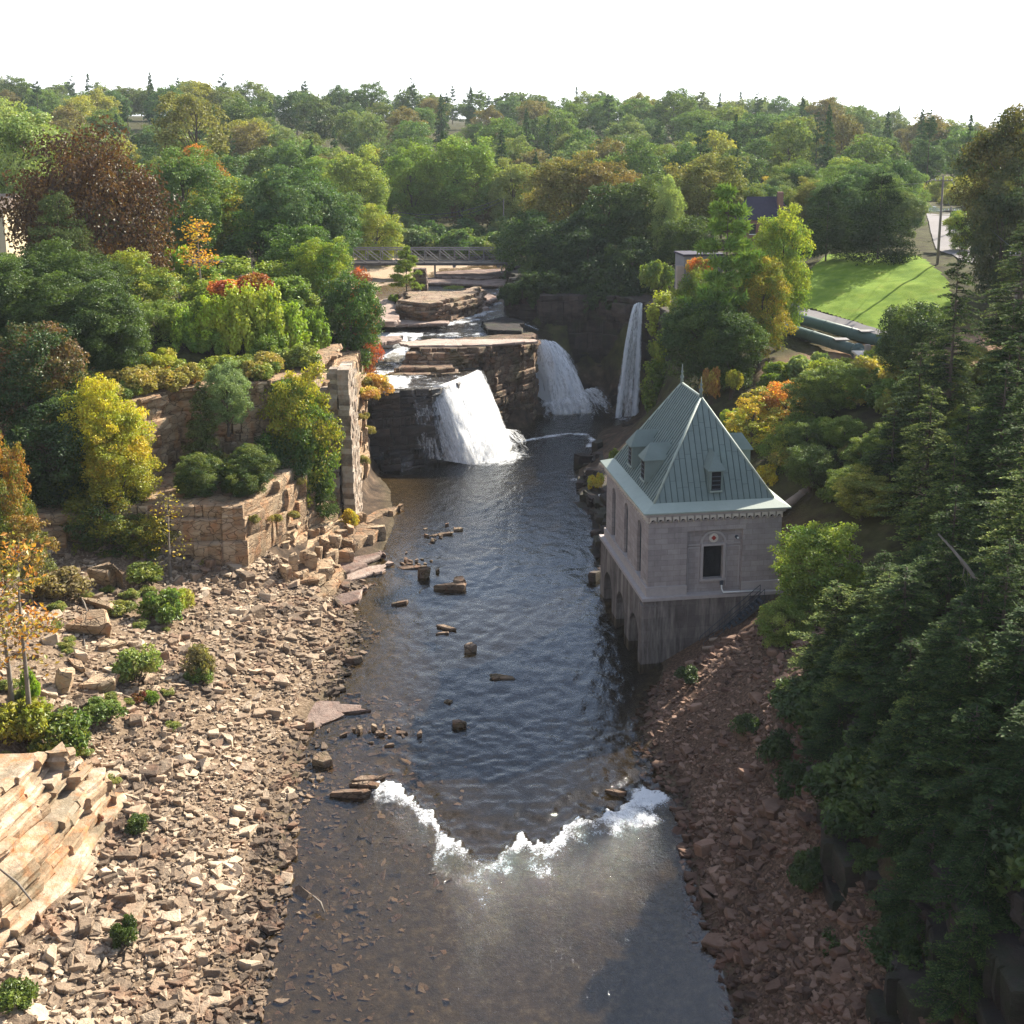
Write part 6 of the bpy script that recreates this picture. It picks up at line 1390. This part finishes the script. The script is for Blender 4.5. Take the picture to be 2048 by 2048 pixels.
for nm, p, q, tq, tp in slopes:
    if nm == 'back': continue
    wdt = (q - p).length; npan = round(wdt / .46) if nm != 'side' else round(wdt / .9)
    nrm = (q - p).cross(tp - p).normalized()
    def edge(s):   # height limit t (0 eave .. 1 ridge) along slope for column s
        bx = p + (q - p) * s
        # intersect column (straight up the slope) with the hips
        upd = (nrm.cross((q - p).normalized())).normalized(); tot = (RZ - FZ + .02) / upd.z
        sl = (tp - p).dot((q - p).normalized()) / wdt; sr = (tq - p).dot((q - p).normalized()) / wdt
        t = 1.0
        if s < sl: t = s / sl
        if s > sr: t = min(t, (1 - s) / (1 - sr))
        return bx, upd * tot, max(0, t)
    for i in range(npan):
        s0, s1 = (i + .06) / npan, (i + .94) / npan
        b0, upv, t0 = edge(s0); b1, _, t1 = edge(s1); off = nrm * .022
        tmax = max(t0, t1); cuts = [0]; c_ = rr_.uniform(.12, .3)
        while c_ < tmax - .06: cuts.append(c_); c_ += .27
        cuts.append(tmax)
        for c0, c1 in zip(cuts[:-1], cuts[1:]):
            if min(t0, t1) <= c0 and max(t0, t1) <= c0 + .01: continue
            e0, e1 = min(c1 - .004, t0), min(c1 - .004, t1)
            f0, f1 = min(c0, t0), min(c0, t1)
            if e0 - f0 < .004 and e1 - f1 < .004: continue
            lift = nrm * rr_.uniform(0, .008)
            top = [b0 + upv * f0, b1 + upv * f1, b1 + upv * e1, b0 + upv * e0]
            m_ = MB(); m_.cur = rr_.random(); m_.add([v_ + off + lift for v_ in top] + [v_ + nrm * .004 for v_ in top], [(0, 1, 2, 3), (0, 4, 5, 1), (1, 5, 6, 2), (2, 6, 7, 3), (3, 7, 4, 0)])
            link('roof_sheet', m_.mesh('roof_sheet', M['copper']), roof)
    sm = MB()
    for i in range(1, npan):
        b, upv, t = edge(i / npan)
        if t < .03: continue
        w_ = (q - p).normalized() * .022; h_ = nrm * .075
        e_ = b + upv * t
        sm.add([b - w_, b + w_, e_ + w_, e_ - w_, b - w_ * .6 + h_, b + w_ * .6 + h_, e_ + w_ * .6 + h_, e_ - w_ * .6 + h_], [(4, 5, 6, 7), (0, 1, 5, 4), (1, 2, 6, 5), (2, 3, 7, 6), (3, 0, 4, 7)])
    sm.build('roof_seams', M['copper_dk'], roof)
mb = MB()
for p, q in ((ci[0], A0), (ci[1], A0), (ci[2], A1), (ci[3], A1), (A0, A1)): mb.tube([p, q], .11, 6)
mb.build('hip_roll', M['copper_lt'], roof, True)
for A in (A0, A1):
    mb = MB(); mb.tube([A, A + Vector((0, 0, .35)), A + Vector((0, 0, .5)), A + Vector((0, 0, .8)), A + Vector((0, 0, .95)), A + Vector((0, 0, 1.1)), A + Vector((0, 0, 1.6))], [.16, .10, .17, .05, .12, .05, .015], 8); mb.build('finial', M['copper'], roof, True)
def dormer(base, outv, alongv, zb, w, hw, hr, label=None):
    """small gabled dormer: hipped cap, dark louvre, standing out from the slope"""
    o = Vector(base); a = Vector(alongv); d = Vector(outv)
    root = None
    m_ = MB(); D = 1.9
    def pt(s, t, z): return o + a * s + d * t + Vector((0, 0, z))
    m_.hexa([pt(-w / 2, 0, zb), pt(w / 2, 0, zb), pt(-w / 2, -D, zb), pt(w / 2, -D, zb), pt(-w / 2, 0, zb + hw), pt(w / 2, 0, zb + hw), pt(-w / 2, -D, zb + hw), pt(w / 2, -D, zb + hw)])
    body = m_.build('dormer', M['copper'], PH)
    m_ = MB(); W2 = w / 2 + .14; z1 = zb + hw
    v_ = [pt(-W2, .18, z1), pt(W2, .18, z1), pt(W2, -D - .6, z1), pt(-W2, -D - .6, z1), pt(-W2, .18, z1 + .07), pt(W2, .18, z1 + .07), pt(W2, -D - .6, z1 + .07), pt(-W2, -D - .6, z1 + .07), pt(0, -.55, z1 + hr), pt(0, -D - .6, z1 + hr)]
    m_.add(v_, [(0, 3, 2, 1), (0, 1, 5, 4), (1, 2, 6, 5), (3, 0, 4, 7), (2, 3, 7, 6), (4, 5, 8), (5, 6, 9, 8), (7, 4, 8, 9), (6, 7, 9)])
    m_.build('dormer_roof', M['copper'], body)
    for k in range(4):
        m_ = MB(); zz = zb + .18 + k * (hw - .3) / 4; m_.hexa([pt(x, t, z) for z, tt in ((zz, .06), (zz + .05, .03)) for t in (tt, -.06) for x in (-w * .3, w * .3)]); m_.build('louvre', M['iron'], body)
    m_ = MB(); m_.hexa([pt(x, t, z) for z in (zb + .1, zb + hw - .06) for t in (.012, -.05) for x in (-w * .34, w * .34)]); m_.build('dark_backing', M['black'], body)  # black sheet behind the louvres stands in for the shade inside
    m_ = MB(); m_.hexa([pt(x, t, z) for z in (zb - .02, zb + .08) for t in (.1, -.05) for x in (-w * .45, w * .45)]); m_.build('sill', M['copper_lt'], body)
dormer((PW / 2 + .15, .68, 0), (0, -1, 0), (1, 0, 0), 12.9, 1.05, 1.6, 1.3)
dormer((.62, 4.3, 0), (-1, 0, 0), (0, -1, 0), 12.95, 1.3, 1.7, 1.25)
dormer((.62, 8.3, 0), (-1, 0, 0), (0, -1, 0), 12.95, 1.3, 1.7, 1.25)
dormer((PW - .62, 6.2, 0), (1, 0, 0), (0, 1, 0), 12.95, 1.3, 1.7, 1.25)
# pipes and stair at the powerhouse foot
pp = thing('drain_pipe', 'white drain pipe elbowing along the powerhouse ledge', 'pipe', (10.1, 85, 0), math.atan2(.152, .988))
mb = MB(); mb.tube([(5.7, -.1, 6.0), (5.7, -.25, 5.55), (5.75, -.5, 5.38), (8.6, -.5, 5.36)], .06, 8); mb.build('pipe', M['white_paint'], pp, True)
mb = MB(); mb.box(5.58, 5.82, -.2, -.06, 5.85, 6.15); mb.build('outlet_box', M['iron'], pp)
st = thing('stair', 'steel stair with handrails climbing the powerhouse front', 'stair', (10.1, 85, 0), math.atan2(.152, .988))
x0, z0, x1, z1 = 4.0, 1.0, 8.6, 4.9; ns = 16
for y in (-1.55, -.62):
    mb = MB(); mb.hexa([(x, yy_, z) for dz in (-.16, .1) for yy_ in (y, y + .06) for x, z in ((x0, z0 + dz), (x1, z1 + dz))]); mb.build('stringer', M['iron'], st)
tm = MB().box(-.16, .16, -1.49, -.62, -.02, .02).mesh('tread', M['iron'])
for i in range(ns): link('tread', tm, st, (x0 + (x1 - x0) * (i + .5) / ns, 0, z0 + (z1 - z0) * (i + .5) / ns))
for y in (-1.52, -.59):
    mb = MB()
    for h in (.5, .95): mb.tube([(x0, y, z0 + h), (x1, y, z1 + h)], .025, 6)
    for i in range(7): t = i / 6; mb.tube([(x0 + (x1 - x0) * t, y, z0 + (z1 - z0) * t), (x0 + (x1 - x0) * t, y, z0 + (z1 - z0) * t + .95)], .022, 6)
    mb.build('handrail', M['white_paint'] if False else M['iron'], st)
for i, (u, v_, L, lb) in enumerate([(1362, 1206, 1.9, 'upper of two grey logs by the foot of the stair'), (1352, 1222, 2.1, 'lower of two grey logs by the foot of the stair')]):
    p = at(u, v_, 2.2); mb = MB(); mb.tube([(-L / 2, 0, 0), (0, .05, .02), (L / 2, 0, .05)], [.14, .15, .12], 8); o = mb.build('log', M['timber'], None, True, loc=p, rot=(0, 0, .1)); tag(o, lb, 'log')
pw = at(1130, 938, 1.2); mb = MB(); mb.tube([(0, 0, 0), (2.6, .5, .1)], .3, 12); tag(mb.build('outfall_pipe', M['white_paint'], None, True, loc=pw), 'pale outfall pipe poking out beside the powerhouse', 'pipe')

# ------------------------------------------------------------------ ruined stone wall
RW = thing('ruined_wall', 'tall ruined stone wall at the cliff edge by the water', 'wall', (0, 0, 0))
rw = random.Random(31); smesh = []
for i in range(10):
    m_ = MB(); m_.cur = rw.random(); j = lambda: rw.uniform(-.05, .05)
    m_.hexa([(x + j(), y + j(), z + j()) for z in (-.5, .5) for y in (-.5, .5) for x in (-.5, .5)]); smesh.append(m_.mesh('stone', M['masonry']))
cnt = 0; z = -.3
while z < 16.2:
    h = rw.uniform(.42, .62); t = z / 16
    y = 113.9
    while y < 119.0:
        L = rw.uniform(.7, 1.2)
        if not (z > 13 and y > 117.5 and rw.random() < .4): link('stone', smesh[rw.randrange(10)], RW, (-16.35 + .35 * (1 - t) + rw.uniform(-.06, .06), y + L / 2, z + h / 2), None, (1.1, L * .99, h * .985)); cnt += 1
        y += L
    x = -16.95
    left = -19.6 + (2.4 if z > 9 else 0) * (z - 9) / 7 - (0 if z > 4 else 1.5)
    while x > left:
        L = rw.uniform(.6, 1.1)
        if rw.random() < .93: link('stone', smesh[rw.randrange(10)], RW, (x - L / 2, 115.0 + rw.uniform(-.2, .2) - .8 * (1 - t), z + h / 2), None, (L * .99, 1.1, h * .985)); cnt += 1
        x -= L
    z += h
mb = MB(); mb.box(-20.4, -16.6, 115.3, 119, -1, 14.2); mb.build('rubble_core', M['masonry'], RW)
# ------------------------------------------------------------------ footbridge beyond the island
M['steel'] = plain('weathered_steel', (.20, .19, .19), .6, .25, 3, .2)
M['bridge_deck'] = plain('bridge_deck', (.10, .09, .085), .9, .25, 3)
M['pier'] = rock_mat('pier_stone', (.05, .035, .03), (.12, .085, .07), (.2, .15, .12), scale=.8, strata=1)
BR = thing('footbridge', 'grey steel truss bridge crossing the upper river', 'bridge')
yb = 214.; pL, pR = aty(610, 499, yb + 2), aty(968, 496, yb); zb = pR.z; ht = 2.35
nb = 13; dx = (pR.x - pL.x) / nb; wdt = 3.4
for side, yy_ in (('near', 0), ('far', wdt)):
    tr = MB()
    for zz_, r_ in ((0, .11), (ht, .11)): tr.box(pL.x, pR.x - (dx * 1.3 if zz_ else 0), yb + yy_ - .09, yb + yy_ + .09, zb + zz_ - r_, zb + zz_ + r_)
    tr.build('chord', M['steel'], BR)
    for i in range(nb + 1):
        x = pL.x + dx * i
        if i < nb: MB().box(x - .06, x + .06, yb + yy_ - .07, yb + yy_ + .07, zb + .11, zb + ht - .11).build('post', M['steel'], BR)
        if i < nb:
            m_ = MB(); m_.tube([(x + .1, yb + yy_ + .1, zb + (ht - .2 if i != nb - 1 else ht)), (x + dx - .1, yb + yy_ + .1, zb + .15)], .07, 4); m_.build('brace', M['steel'], BR)
    m_ = MB()
    for hh in (.5, 1.1): m_.box(pL.x, pR.x, yb + yy_ - .14, yb + yy_ - .1, zb + hh, zb + hh + .05)
    m_.build('guard_rail', M['steel'], BR)
m_ = MB(); m_.box(pL.x, pR.x + 1.2, yb - .2, yb + wdt + .2, zb - .45, zb - .13); m_.build('deck', M['bridge_deck'], BR)
pm = MB().box(-.25, .25, -.45, wdt + .45, -.8, -.46).mesh('cross_beam', M['steel'])
for i in range(0, nb + 1, 3): link('cross_beam', pm, BR, (pL.x + dx * i, yb, zb))
px_ = aty(820, 499, yb).x; MB().box(px_ - .15, px_ + .15, yb + .6, yb + 1.0, zb - 3.2, zb - .46).build('bent_post', M['steel'], BR)
p = aty(793, 540, 190)
pr_ = thing('bridge_pier', 'old stone pier standing on the rock island', 'pier', (p.x, 189.5, 13.9)); rp = random.Random(3); z = 0
while z < 3.4:
    h = rp.uniform(.4, .6); w = 1.25 - z * .1
    for sx in (-1, 1):
        for sy in (-1, 1):
            m_ = MB(); m_.cur = rp.random(); a_ = rp.uniform(-.25, .25); m_.box(*(sorted((a_, sx * (w + rp.uniform(-.06, .06))))), *(sorted((0, sy * (w + rp.uniform(-.06, .06))))), z, z + h - .02); m_.build('stone', M['pier'], pr_)
    z += h
for u, v_, h, lb in ((963, 470, .8, 'white marker post at the right bridge end'), (946, 474, .2, 'short white post left of the marker post')):
    p = aty(u, v_, 217); t = thing('marker_post', lb, 'post', (p.x, 217, gz(p.x, 217)))
    hh = p.z - t.location.z + h; MB().box(-.1, .1, -.1, .1, 0, hh).build('post', M['white_paint'], t); MB().box(-.22, .22, -.14, -.1, hh - .7, hh).build('plate', M['white_paint'], t)
p = aty(966, 512, 218); tag(MB().prism([(p.x - 1.2, 217), (p.x + .8, 217), (p.x + 1, 221), (p.x - 1.2, 221)], 11, zb - .46).build('bridge_abutment', M['cream']), 'pale concrete abutment at the right bridge end', 'abutment')

# ------------------------------------------------------------------ lawn, road, pipes and house of the right plateau
def patch(name, fn, x0, x1, y0, y1, step, lift, mat, label, cat=None):
    """sheet that follows the ground inside fn(x, y) > 0"""
    X, Y = np.meshgrid(np.arange(x0, x1, step), np.arange(y0, y1, step)); a, b = X.ravel(), Y.ravel()
    z = ground(a, b) + lift; f = grid_faces(*X.shape); ok = fn(a, b) > 0; f = f[ok[f].all(1)]
    used = np.unique(f); mp = np.full(len(a), -1); mp[used] = np.arange(len(used))
    o = link(name, mesh_np(name, np.stack([a, b, z], 1)[used], mp[f], mat, None, True)); return tag(o, label, cat, kind='structure')
def inpoly(poly):
    P = np.array(poly)
    def fn(x, y):
        c = np.zeros(len(x), bool)
        for i in range(len(P)):
            (ax, ay), (bx, by) = P[i], P[i - 1]
            c ^= ((ay > y) != (by > y)) & (x < (bx - ax) * (y - ay) / (by - ay + 1e-9) + ax)
        return c.astype(float)
    return fn
m, n, l = nmat('lawn_grass'); v = coords(n, l, (1, 1, 1), 'World')
c = ramp(n, l, noise(n, l, .35, 6, .7, v), [(.35, (.12, .20, .02)), (.55, (.20, .29, .03)), (.75, (.29, .31, .06))])
c = mixcol(n, l, mathn(n, l, 'MULTIPLY', noise(n, l, 14, 4, .7, v), .5), c, (.07, .13, .02))
principled(n, l, c, .95, noise(n, l, 25, 3, .6, v), .5, .06, spec=.1); M['lawn'] = m
M['road'] = plain('gravel_road', (.2, .185, .185), .95, .22, 2.2, kind='World')
LAWN = [tuple(gp(u, v_)[:2]) for u, v_ in ((1508, 578), (1580, 600), (1660, 628), (1715, 632), (1800, 610), (1795, 540), (1765, 505), (1735, 484), (1660, 480), (1560, 480), (1520, 520))]
patch('lawn', inpoly(LAWN), 25, 80, 120, 215, .35, .12, M['lawn'], 'bright mown lawn sloping down to the gravel road')
def ribbon(name, pts, wd, lift, mat, label):
    P = [Vector((x, y)) for x, y in pts]; Q = []
    for i in range(len(P) - 1):
        for t in np.linspace(0, 1, 14, endpoint=False): Q.append(P[i] + (P[i + 1] - P[i]) * t)
    Q.append(P[-1])
    vs = []
    for i, p in enumerate(Q):
        d = (Q[min(i + 3, len(Q) - 1)] - Q[max(i - 3, 0)]).normalized(); s_ = Vector((-d.y, d.x))
        for k in np.linspace(-1, 1, 5): q = p + s_ * k * wd / 2; vs.append((q.x, q.y, gz(q.x, q.y) + lift))
    o = link(name, mesh_np(name, np.array(vs), grid_faces(len(Q), 5), mat, None, True)); return tag(o, label, kind='structure')
ribbon('road', [tuple(gp(u, v_)[:2]) for u, v_ in ((1430, 560), (1500, 592), (1570, 612), (1650, 638), (1720, 655))], 3.4, .22, M['road'], 'grey gravel road between the lawn and the pipes')
ribbon('road', [(82, 128), (70, 148), (64.5, 165), (66, 180), (72, 200), (80, 225), (88, 250)], 5.0, .16, M['road'], 'road climbing past the lawn toward the pond')
def gpz(u, v_, dz=0): p = gp(u, v_); return p + Vector((0, 0, dz))
M['pipe'] = plain('green_pipe', (.08, .125, .105), .55, .15, 1.0, 0, .4)
for lb, pa, pb in (('upper green penstock pipe beside the gravel road', gp(1500, 612), gp(1672, 660)), ('lower green penstock pipe over the bare soil', gp(1485, 632), gp(1618, 676))):
    r_ = .68; d = (pb - pa).normalized(); a_ = pa - d * 7 + Vector((0, 0, .8)); b_ = pb + Vector((0, 0, .8))
    t = thing('penstock', lb, 'pipe'); MB().tube([a_, b_], r_, 20).build('pipe', M['pipe'], t, True)
    L = (b_ - a_).length
    for i in range(int(L / 4) + 1): c_ = a_ + d * (i * 4); MB().tube([c_ - d * .06, c_ + d * .06], r_ + .05, 20).build('joint_ring', M['pipe'], t, True)
    MB().tube([b_ - d * .2, b_ + d * .1], r_ + .22, 20).build('flange', M['pipe'], t, True)
    MB().tube([b_ + d * .1, b_ + d * 1.2 + Vector((0, 0, -.25))], r_ * .75, 16).build('neck', M['pipe'], t, True)
    c_ = b_ - d * 3; MB().box(c_.x - .8, c_.x + .8, c_.y - .7, c_.y + .7, c_.z + r_ + .02, c_.z + r_ + .12).build('saddle_plate', M['steel'], t)
p = gp(1648, 700); M['concrete'] = plain('stained_concrete', (.33, .27, .23), .9, .3, 1.6)
pk = thing('anchor_block', 'brown stained concrete block at the end of the pipes', 'block', p)
MB().box(-1.9, 1.9, -1.1, 1.1, -.6, 1.7).build('block', M['concrete'], pk); MB().box(-2.1, 2.1, -1.3, 1.3, 1.702, 1.9).build('cap', M['cream'], pk); MB().box(-.9, -.4, .2, .7, 1.9, 2.7).build('stub', M['concrete'], pk)
p = gp(1690, 712); tag(link('boulder', BOULDER[2], None, p + Vector((-1.4, -.4, 0)), None, (1.6, 1.4, 1.6)), 'white boulder in front of the concrete block', 'boulder')
# steep-roofed house
M['slate'] = plain('dark_slate', (.035, .03, .05), .7, .3, 2); M['brick'] = plain('brick_red', (.22, .12, .09), .9, .25, 4)
hp = aty(1447, 415, 190); hs = thing('house', 'house with a steep dark roof and a brick chimney behind the white pine', 'house', (hp.x, 190, gz(hp.x, 190)))
hz = hp.z - hs.location.z; topz = aty(1447, 373, 190).z - hs.location.z
mb = MB(); mb.box(-3.9, 3.9, 0, 6, -1, hz); mb.build('wall', M['brick'], hs)
mb = MB(); mb.add([(-4.4, -.4, hz), (4.4, -.4, hz), (4.4, 6.4, hz), (-4.4, 6.4, hz), (-2.6, 3, topz), (2.6, 3, topz)], [(0, 1, 5, 4), (2, 3, 4, 5), (1, 2, 5), (3, 0, 4), (3, 2, 1, 0)]); rfh = mb.build('roof', M['slate'], hs)
MB().box(1.9, 2.7, 1.2, 2.2, hz + .4, topz + .8).build('chimney', M['brick'], rfh)
for x in (-2.2, 0, 2.2):
    w = MB().box(x - .5, x + .5, -.03, -.003, hz - 2.2, hz - .7).build('window', M['glass'], hs); MB().box(x - .6, x + .6, -.1, -.031, hz - 2.32, hz - 2.2).build('sill', M['white_paint'], w)
# grey concrete gatehouse
cpt = aty(1325, 530, 150); ct = thing('gatehouse', 'grey concrete gatehouse block behind the white pine', 'building', (cpt.x, 150, gz(cpt.x, 150) - .5), .15)
hc = aty(1325, 483, 150).z - ct.location.z; MB().box(-2.4, 2.6, 0, 4, 0, hc).build('wall', M['concrete'] if False else plain('grey_concrete', (.2, .195, .205), .9, .15, 1.5), ct); MB().box(-2.55, 2.75, -.15, 4.15, hc + .002, hc + .25).build('roof_slab', M['slate'], ct)
MB().box(-3.3, -2.45, -.2, .6, 0, hc - 1.2).build('buttress', M['concrete'], ct)
# utility poles and wires
M['pole'] = plain('pole_wood', (.2, .17, .15), .9, .2, 4); M['wire'] = plain('wire', (.10, .10, .11), .6, .1)
def pole(u, vt, y, label, arms=1, vb=None):
    t_ = aty(u, vt, y); z = gz(t_.x, y); o = thing('utility_pole', label, 'pole', (t_.x, y, z)); h = t_.z - z
    MB().tube([(0, 0, -.5), (0, 0, h)], [.2, .13], 10).build('post', M['pole'], o, True)
    for k in range(arms):
        MB().box(-1.2, 1.2, -.2, -.1, h - .7 - k, h - .56 - k).build('cross_arm', M['pole'], o)
        for x in (-1.1, -.5, .5, 1.1): MB().tube([(x, -.15, h - .555 - k), (x, -.15, h - .35 - k)], [.06, .04], 6).build('insulator', M['white_paint'], o)
    return o, Vector((t_.x, y, z + h))
_, q1 = pole(1780, 332, 163, 'tall utility pole at the edge of the lawn')
_, q2 = pole(1632, 318, 236, 'utility pole behind the broad cedar', 2)
_, q3 = pole(950, 372, 262, 'slim pale pole beyond the footbridge', 0)
_, q4 = pole(1795, 390, 196, 'utility pole farther up the road', 1)
_, q5 = pole(1925, 470, 128, 'utility pole at the right edge by the fence', 1)
def wire(a_, b_, sag, label, r_=.03):
    mb = MB(); mb.tube([a_ + (b_ - a_) * t - Vector((0, 0, sag * 4 * t * (1 - t))) for t in np.linspace(0, 1, 13)], r_, 4); tag(mb.build('wire', M['wire'], None), label, 'wire')
wire(q1 + Vector((-1, 0, -.4)), q2 + Vector((1, 0, -.4)), 1.5, 'wire from the lawn pole to the pole behind the cedar')
wire(q1 + Vector((0, 0, -.3)), q4 + Vector((0, 0, -.3)), .6, 'wire from the lawn pole up the road')
wire(q1 + Vector((1, 0, -.4)), q5 + Vector((0, 0, -.4)), .9, 'wire from the lawn pole to the fence pole')
wire(q3, aty(740, 398, 262), 2.0, 'pale wire strung across the valley from the slim pole', .06)
wire(q3 + Vector((0, 0, -.8)), aty(740, 402, 262), 2.2, 'lower pale wire strung across the valley', .05)
# chain-link fence by the road
fpts = [Vector((71, 152, 0)), Vector((70, 158, 0)), Vector((69.6, 164, 0)), Vector((70.5, 172, 0)), Vector((72.5, 180, 0))]
F = thing('fence', 'chain-link fence along the road at the right edge', 'fence')
fp = MB().tube([(0, 0, 0), (0, 0, 2.2)], .05, 6).mesh('post', M['steel'])
for i in range(len(fpts) - 1):
    for k in range(3):
        p = fpts[i] + (fpts[i + 1] - fpts[i]) * k / 3; q = fpts[i] + (fpts[i + 1] - fpts[i]) * (k + 1) / 3; p.z = gz(p.x, p.y); q.z = gz(q.x, q.y)
        link('post', fp, F, p); mb = MB(); mb.tube([p + Vector((0, 0, 2.15)), q + Vector((0, 0, 2.15))], .03, 5); mb.build('top_rail', M['steel'], F)
        mb = MB(); L = (q - p).length; nn = 10
        for s_ in range(nn):
            a_, b_ = p + (q - p) * (s_ / nn), p + (q - p) * min(1, (s_ + 2) / nn); mb.tube([a_ + Vector((0, 0, .1)), b_ + Vector((0, 0, 2.1))], .008, 3, False); mb.tube([b_ + Vector((0, 0, .1)), a_ + Vector((0, 0, 2.1))], .008, 3, False)
        mb.build('wire_mesh', M['steel'], F)
# pond and pale shed in the distance
patch('pond', lambda x, y: 1 - ((x - 93) / 9) ** 2 - ((y - 268) / 8) ** 2, 80, 106, 258, 280, .6, .12, plain('pond_water', (.10, .13, .14), .08, .1, 1, 0, .6), 'small pond beyond the road end')
sp_ = gp(1842, 432); sd = thing('shed', 'pale blue-white shed near the pond', 'shed', sp_); MB().box(-2, 2, 0, 3, -.3, 2.2).build('wall', M['white_paint'], sd); MB().prism([(-2.2, -.2), (2.2, -.2), (2.2, 3.2), (-2.2, 3.2)], 2.203, 2.4).build('roof', M['steel'], sd)
w = MB().box(-.4, .4, -.05, -.003, .8, 1.7).build('window', M['glass'], sd)
# powerhouse feed pipes on the slope behind
pa, pb = Vector((21.0, 97.5, 6.6)), Vector((27.5, 101.5, 9.6))
t = thing('feed_pipe', 'pale pipe running down the slope to the back of the powerhouse', 'pipe'); MB().tube([pa, pb], .34, 14).build('pipe', M['concrete'], t, True)
for k in range(4): c_ = pa + (pb - pa) * (k + .5) / 4; d = (pb - pa).normalized(); MB().tube([c_ - d * .05, c_ + d * .05], .39, 14).build('joint_ring', M['concrete'], t, True)
# ------------------------------------------------------------------ left plateau: picnic lawn, fence, shelter, table, beige building
lf = [aty(u, v_, 139) for u, v_ in ((338, 548), (362, 545), (392, 541), (425, 533), (455, 527), (470, 523))]
F2 = thing('rail_fence', 'low wooden rail fence along the cliff edge of the picnic lawn', 'fence')
for i, p in enumerate(lf):
    z = gz(p.x, 139); MB().box(p.x - .08, p.x + .08, 138.92, 139.08, z - .3, p.z + .5).build('post', M['timber'], F2)
    if i:
        q = lf[i - 1]
        for hh in (.42, .05): mb = MB(); mb.tube([(q.x, 138.88, q.z + hh), (p.x, 138.88, p.z + hh)], .05, 6); mb.build('rail', M['timber'], F2)
p = aty(390, 520, 156); z = gz(p.x, 156); shl = thing('stone_shelter', 'small stone shelter with a flat roof behind the picnic lawn', 'shelter', (p.x, 156, z))
rp = random.Random(4); hh = max(2.2, p.z - z + .6)
for k in range(int(hh / .45)):
    x = -2.4
    while x < 1.6: L = rp.uniform(.5, .9); m_ = MB(); m_.cur = rp.random(); m_.box(x, x + L - .03, 0 + rp.uniform(-.04, .04), .8, k * .45, k * .45 + .43); m_.build('stone', M['pier'], shl); x += L
MB().box(-2.8, 2.2, -.4, 3.2, hh - .1, hh + .12).build('roof', M['slate'], shl); MB().box(1.5, 2.0, 2, 2.5, 0, hh - .1).build('post', M['timber'], shl)
p = gp(330, 556); pt_ = thing('picnic_table', 'red-brown picnic table on the small lawn', 'table', p)
for k in range(4): MB().box(-.9, .9, -.36 + k * .18, -.2 + k * .18, .72, .77).build('plank', M['brick'], pt_)
for sy in (-.75, .75): MB().box(-.9, .9, sy - .13, sy + .13, .42, .47).build('seat', M['brick'], pt_)
for sx in (-.7, .7): MB().box(sx - .05, sx + .05, -.7, .7, .34, .415).build('cross_bar', M['timber'], pt_); MB().box(sx - .05, sx + .05, -.2, .2, 0, .715).build('leg', M['timber'], pt_)
p = aty(-8, 420, 172); z = gz(p.x, 172); bb = thing('lodge', 'beige lodge half hidden behind the copper beech', 'building', (p.x, 172, z)); M['beige'] = plain('beige_siding', (.6, .5, .33), .8, .08)
h2 = aty(0, 395, 172).z - z; MB().box(-12, 1.2, 0, 8, -1, h2).build('wall', M['beige'], bb); mb = MB(); mb.add([(-12.5, -.6, h2), (1.7, -.6, h2), (1.7, 8.6, h2), (-12.5, 8.6, h2), (-12.5, 4, h2 + 2), (1.7, 4, h2 + 2)], [(0, 1, 5, 4), (2, 3, 4, 5), (1, 2, 5), (3, 0, 4), (3, 2, 1, 0)]); mb.build('roof', M['timber'], bb)
for x in (-6, -3, 0): MB().box(x - .5, x + .5, -.04, -.003, h2 - 2.2, h2 - .8).build('window', M['glass'], bb)
# driftwood on the talus
for i, (u0, v0, u1, v1, z, lb) in enumerate([(145, 1115, 168, 1165, 5.4, 'bleached stick lying above the wedge boulder'), (150, 1160, 160, 1225, 5.2, 'pale fallen branch left of the wedge boulder'), (0, 1640, 60, 1700, 5.2, 'thin dead branch on the sloping ledges'), (590, 1690, 612, 1722, .3, 'dark driftwood stick at the waterline')]):
    a_, b_ = at(u0, v0, z + .2), at(u1, v1, z - .1); mb = MB(); mb.tube([a_, (a_ + b_) / 2 + Vector((.1, 0, .1)), b_], [.05, .07, .04], 6); tag(mb.build('driftwood', M['bark_pale'], None, True), lb, 'branch')
# ------------------------------------------------------------------ air
m, n, l = nmat('air'); pv = n.new('ShaderNodeVolumePrincipled'); pv.inputs['Color'].default_value = (.82, .9, 1, 1); pv.inputs['Density'].default_value = .0001; pv.inputs['Anisotropy'].default_value = .1
o = n.new('ShaderNodeOutputMaterial'); l.new(pv.outputs[0], o.inputs['Volume'])
hz_ = MB().box(-1700, 1700, -90, 3100, -6, 90).build('haze', m); tag(hz_, 'thin bluish haze over the valley', kind='stuff')
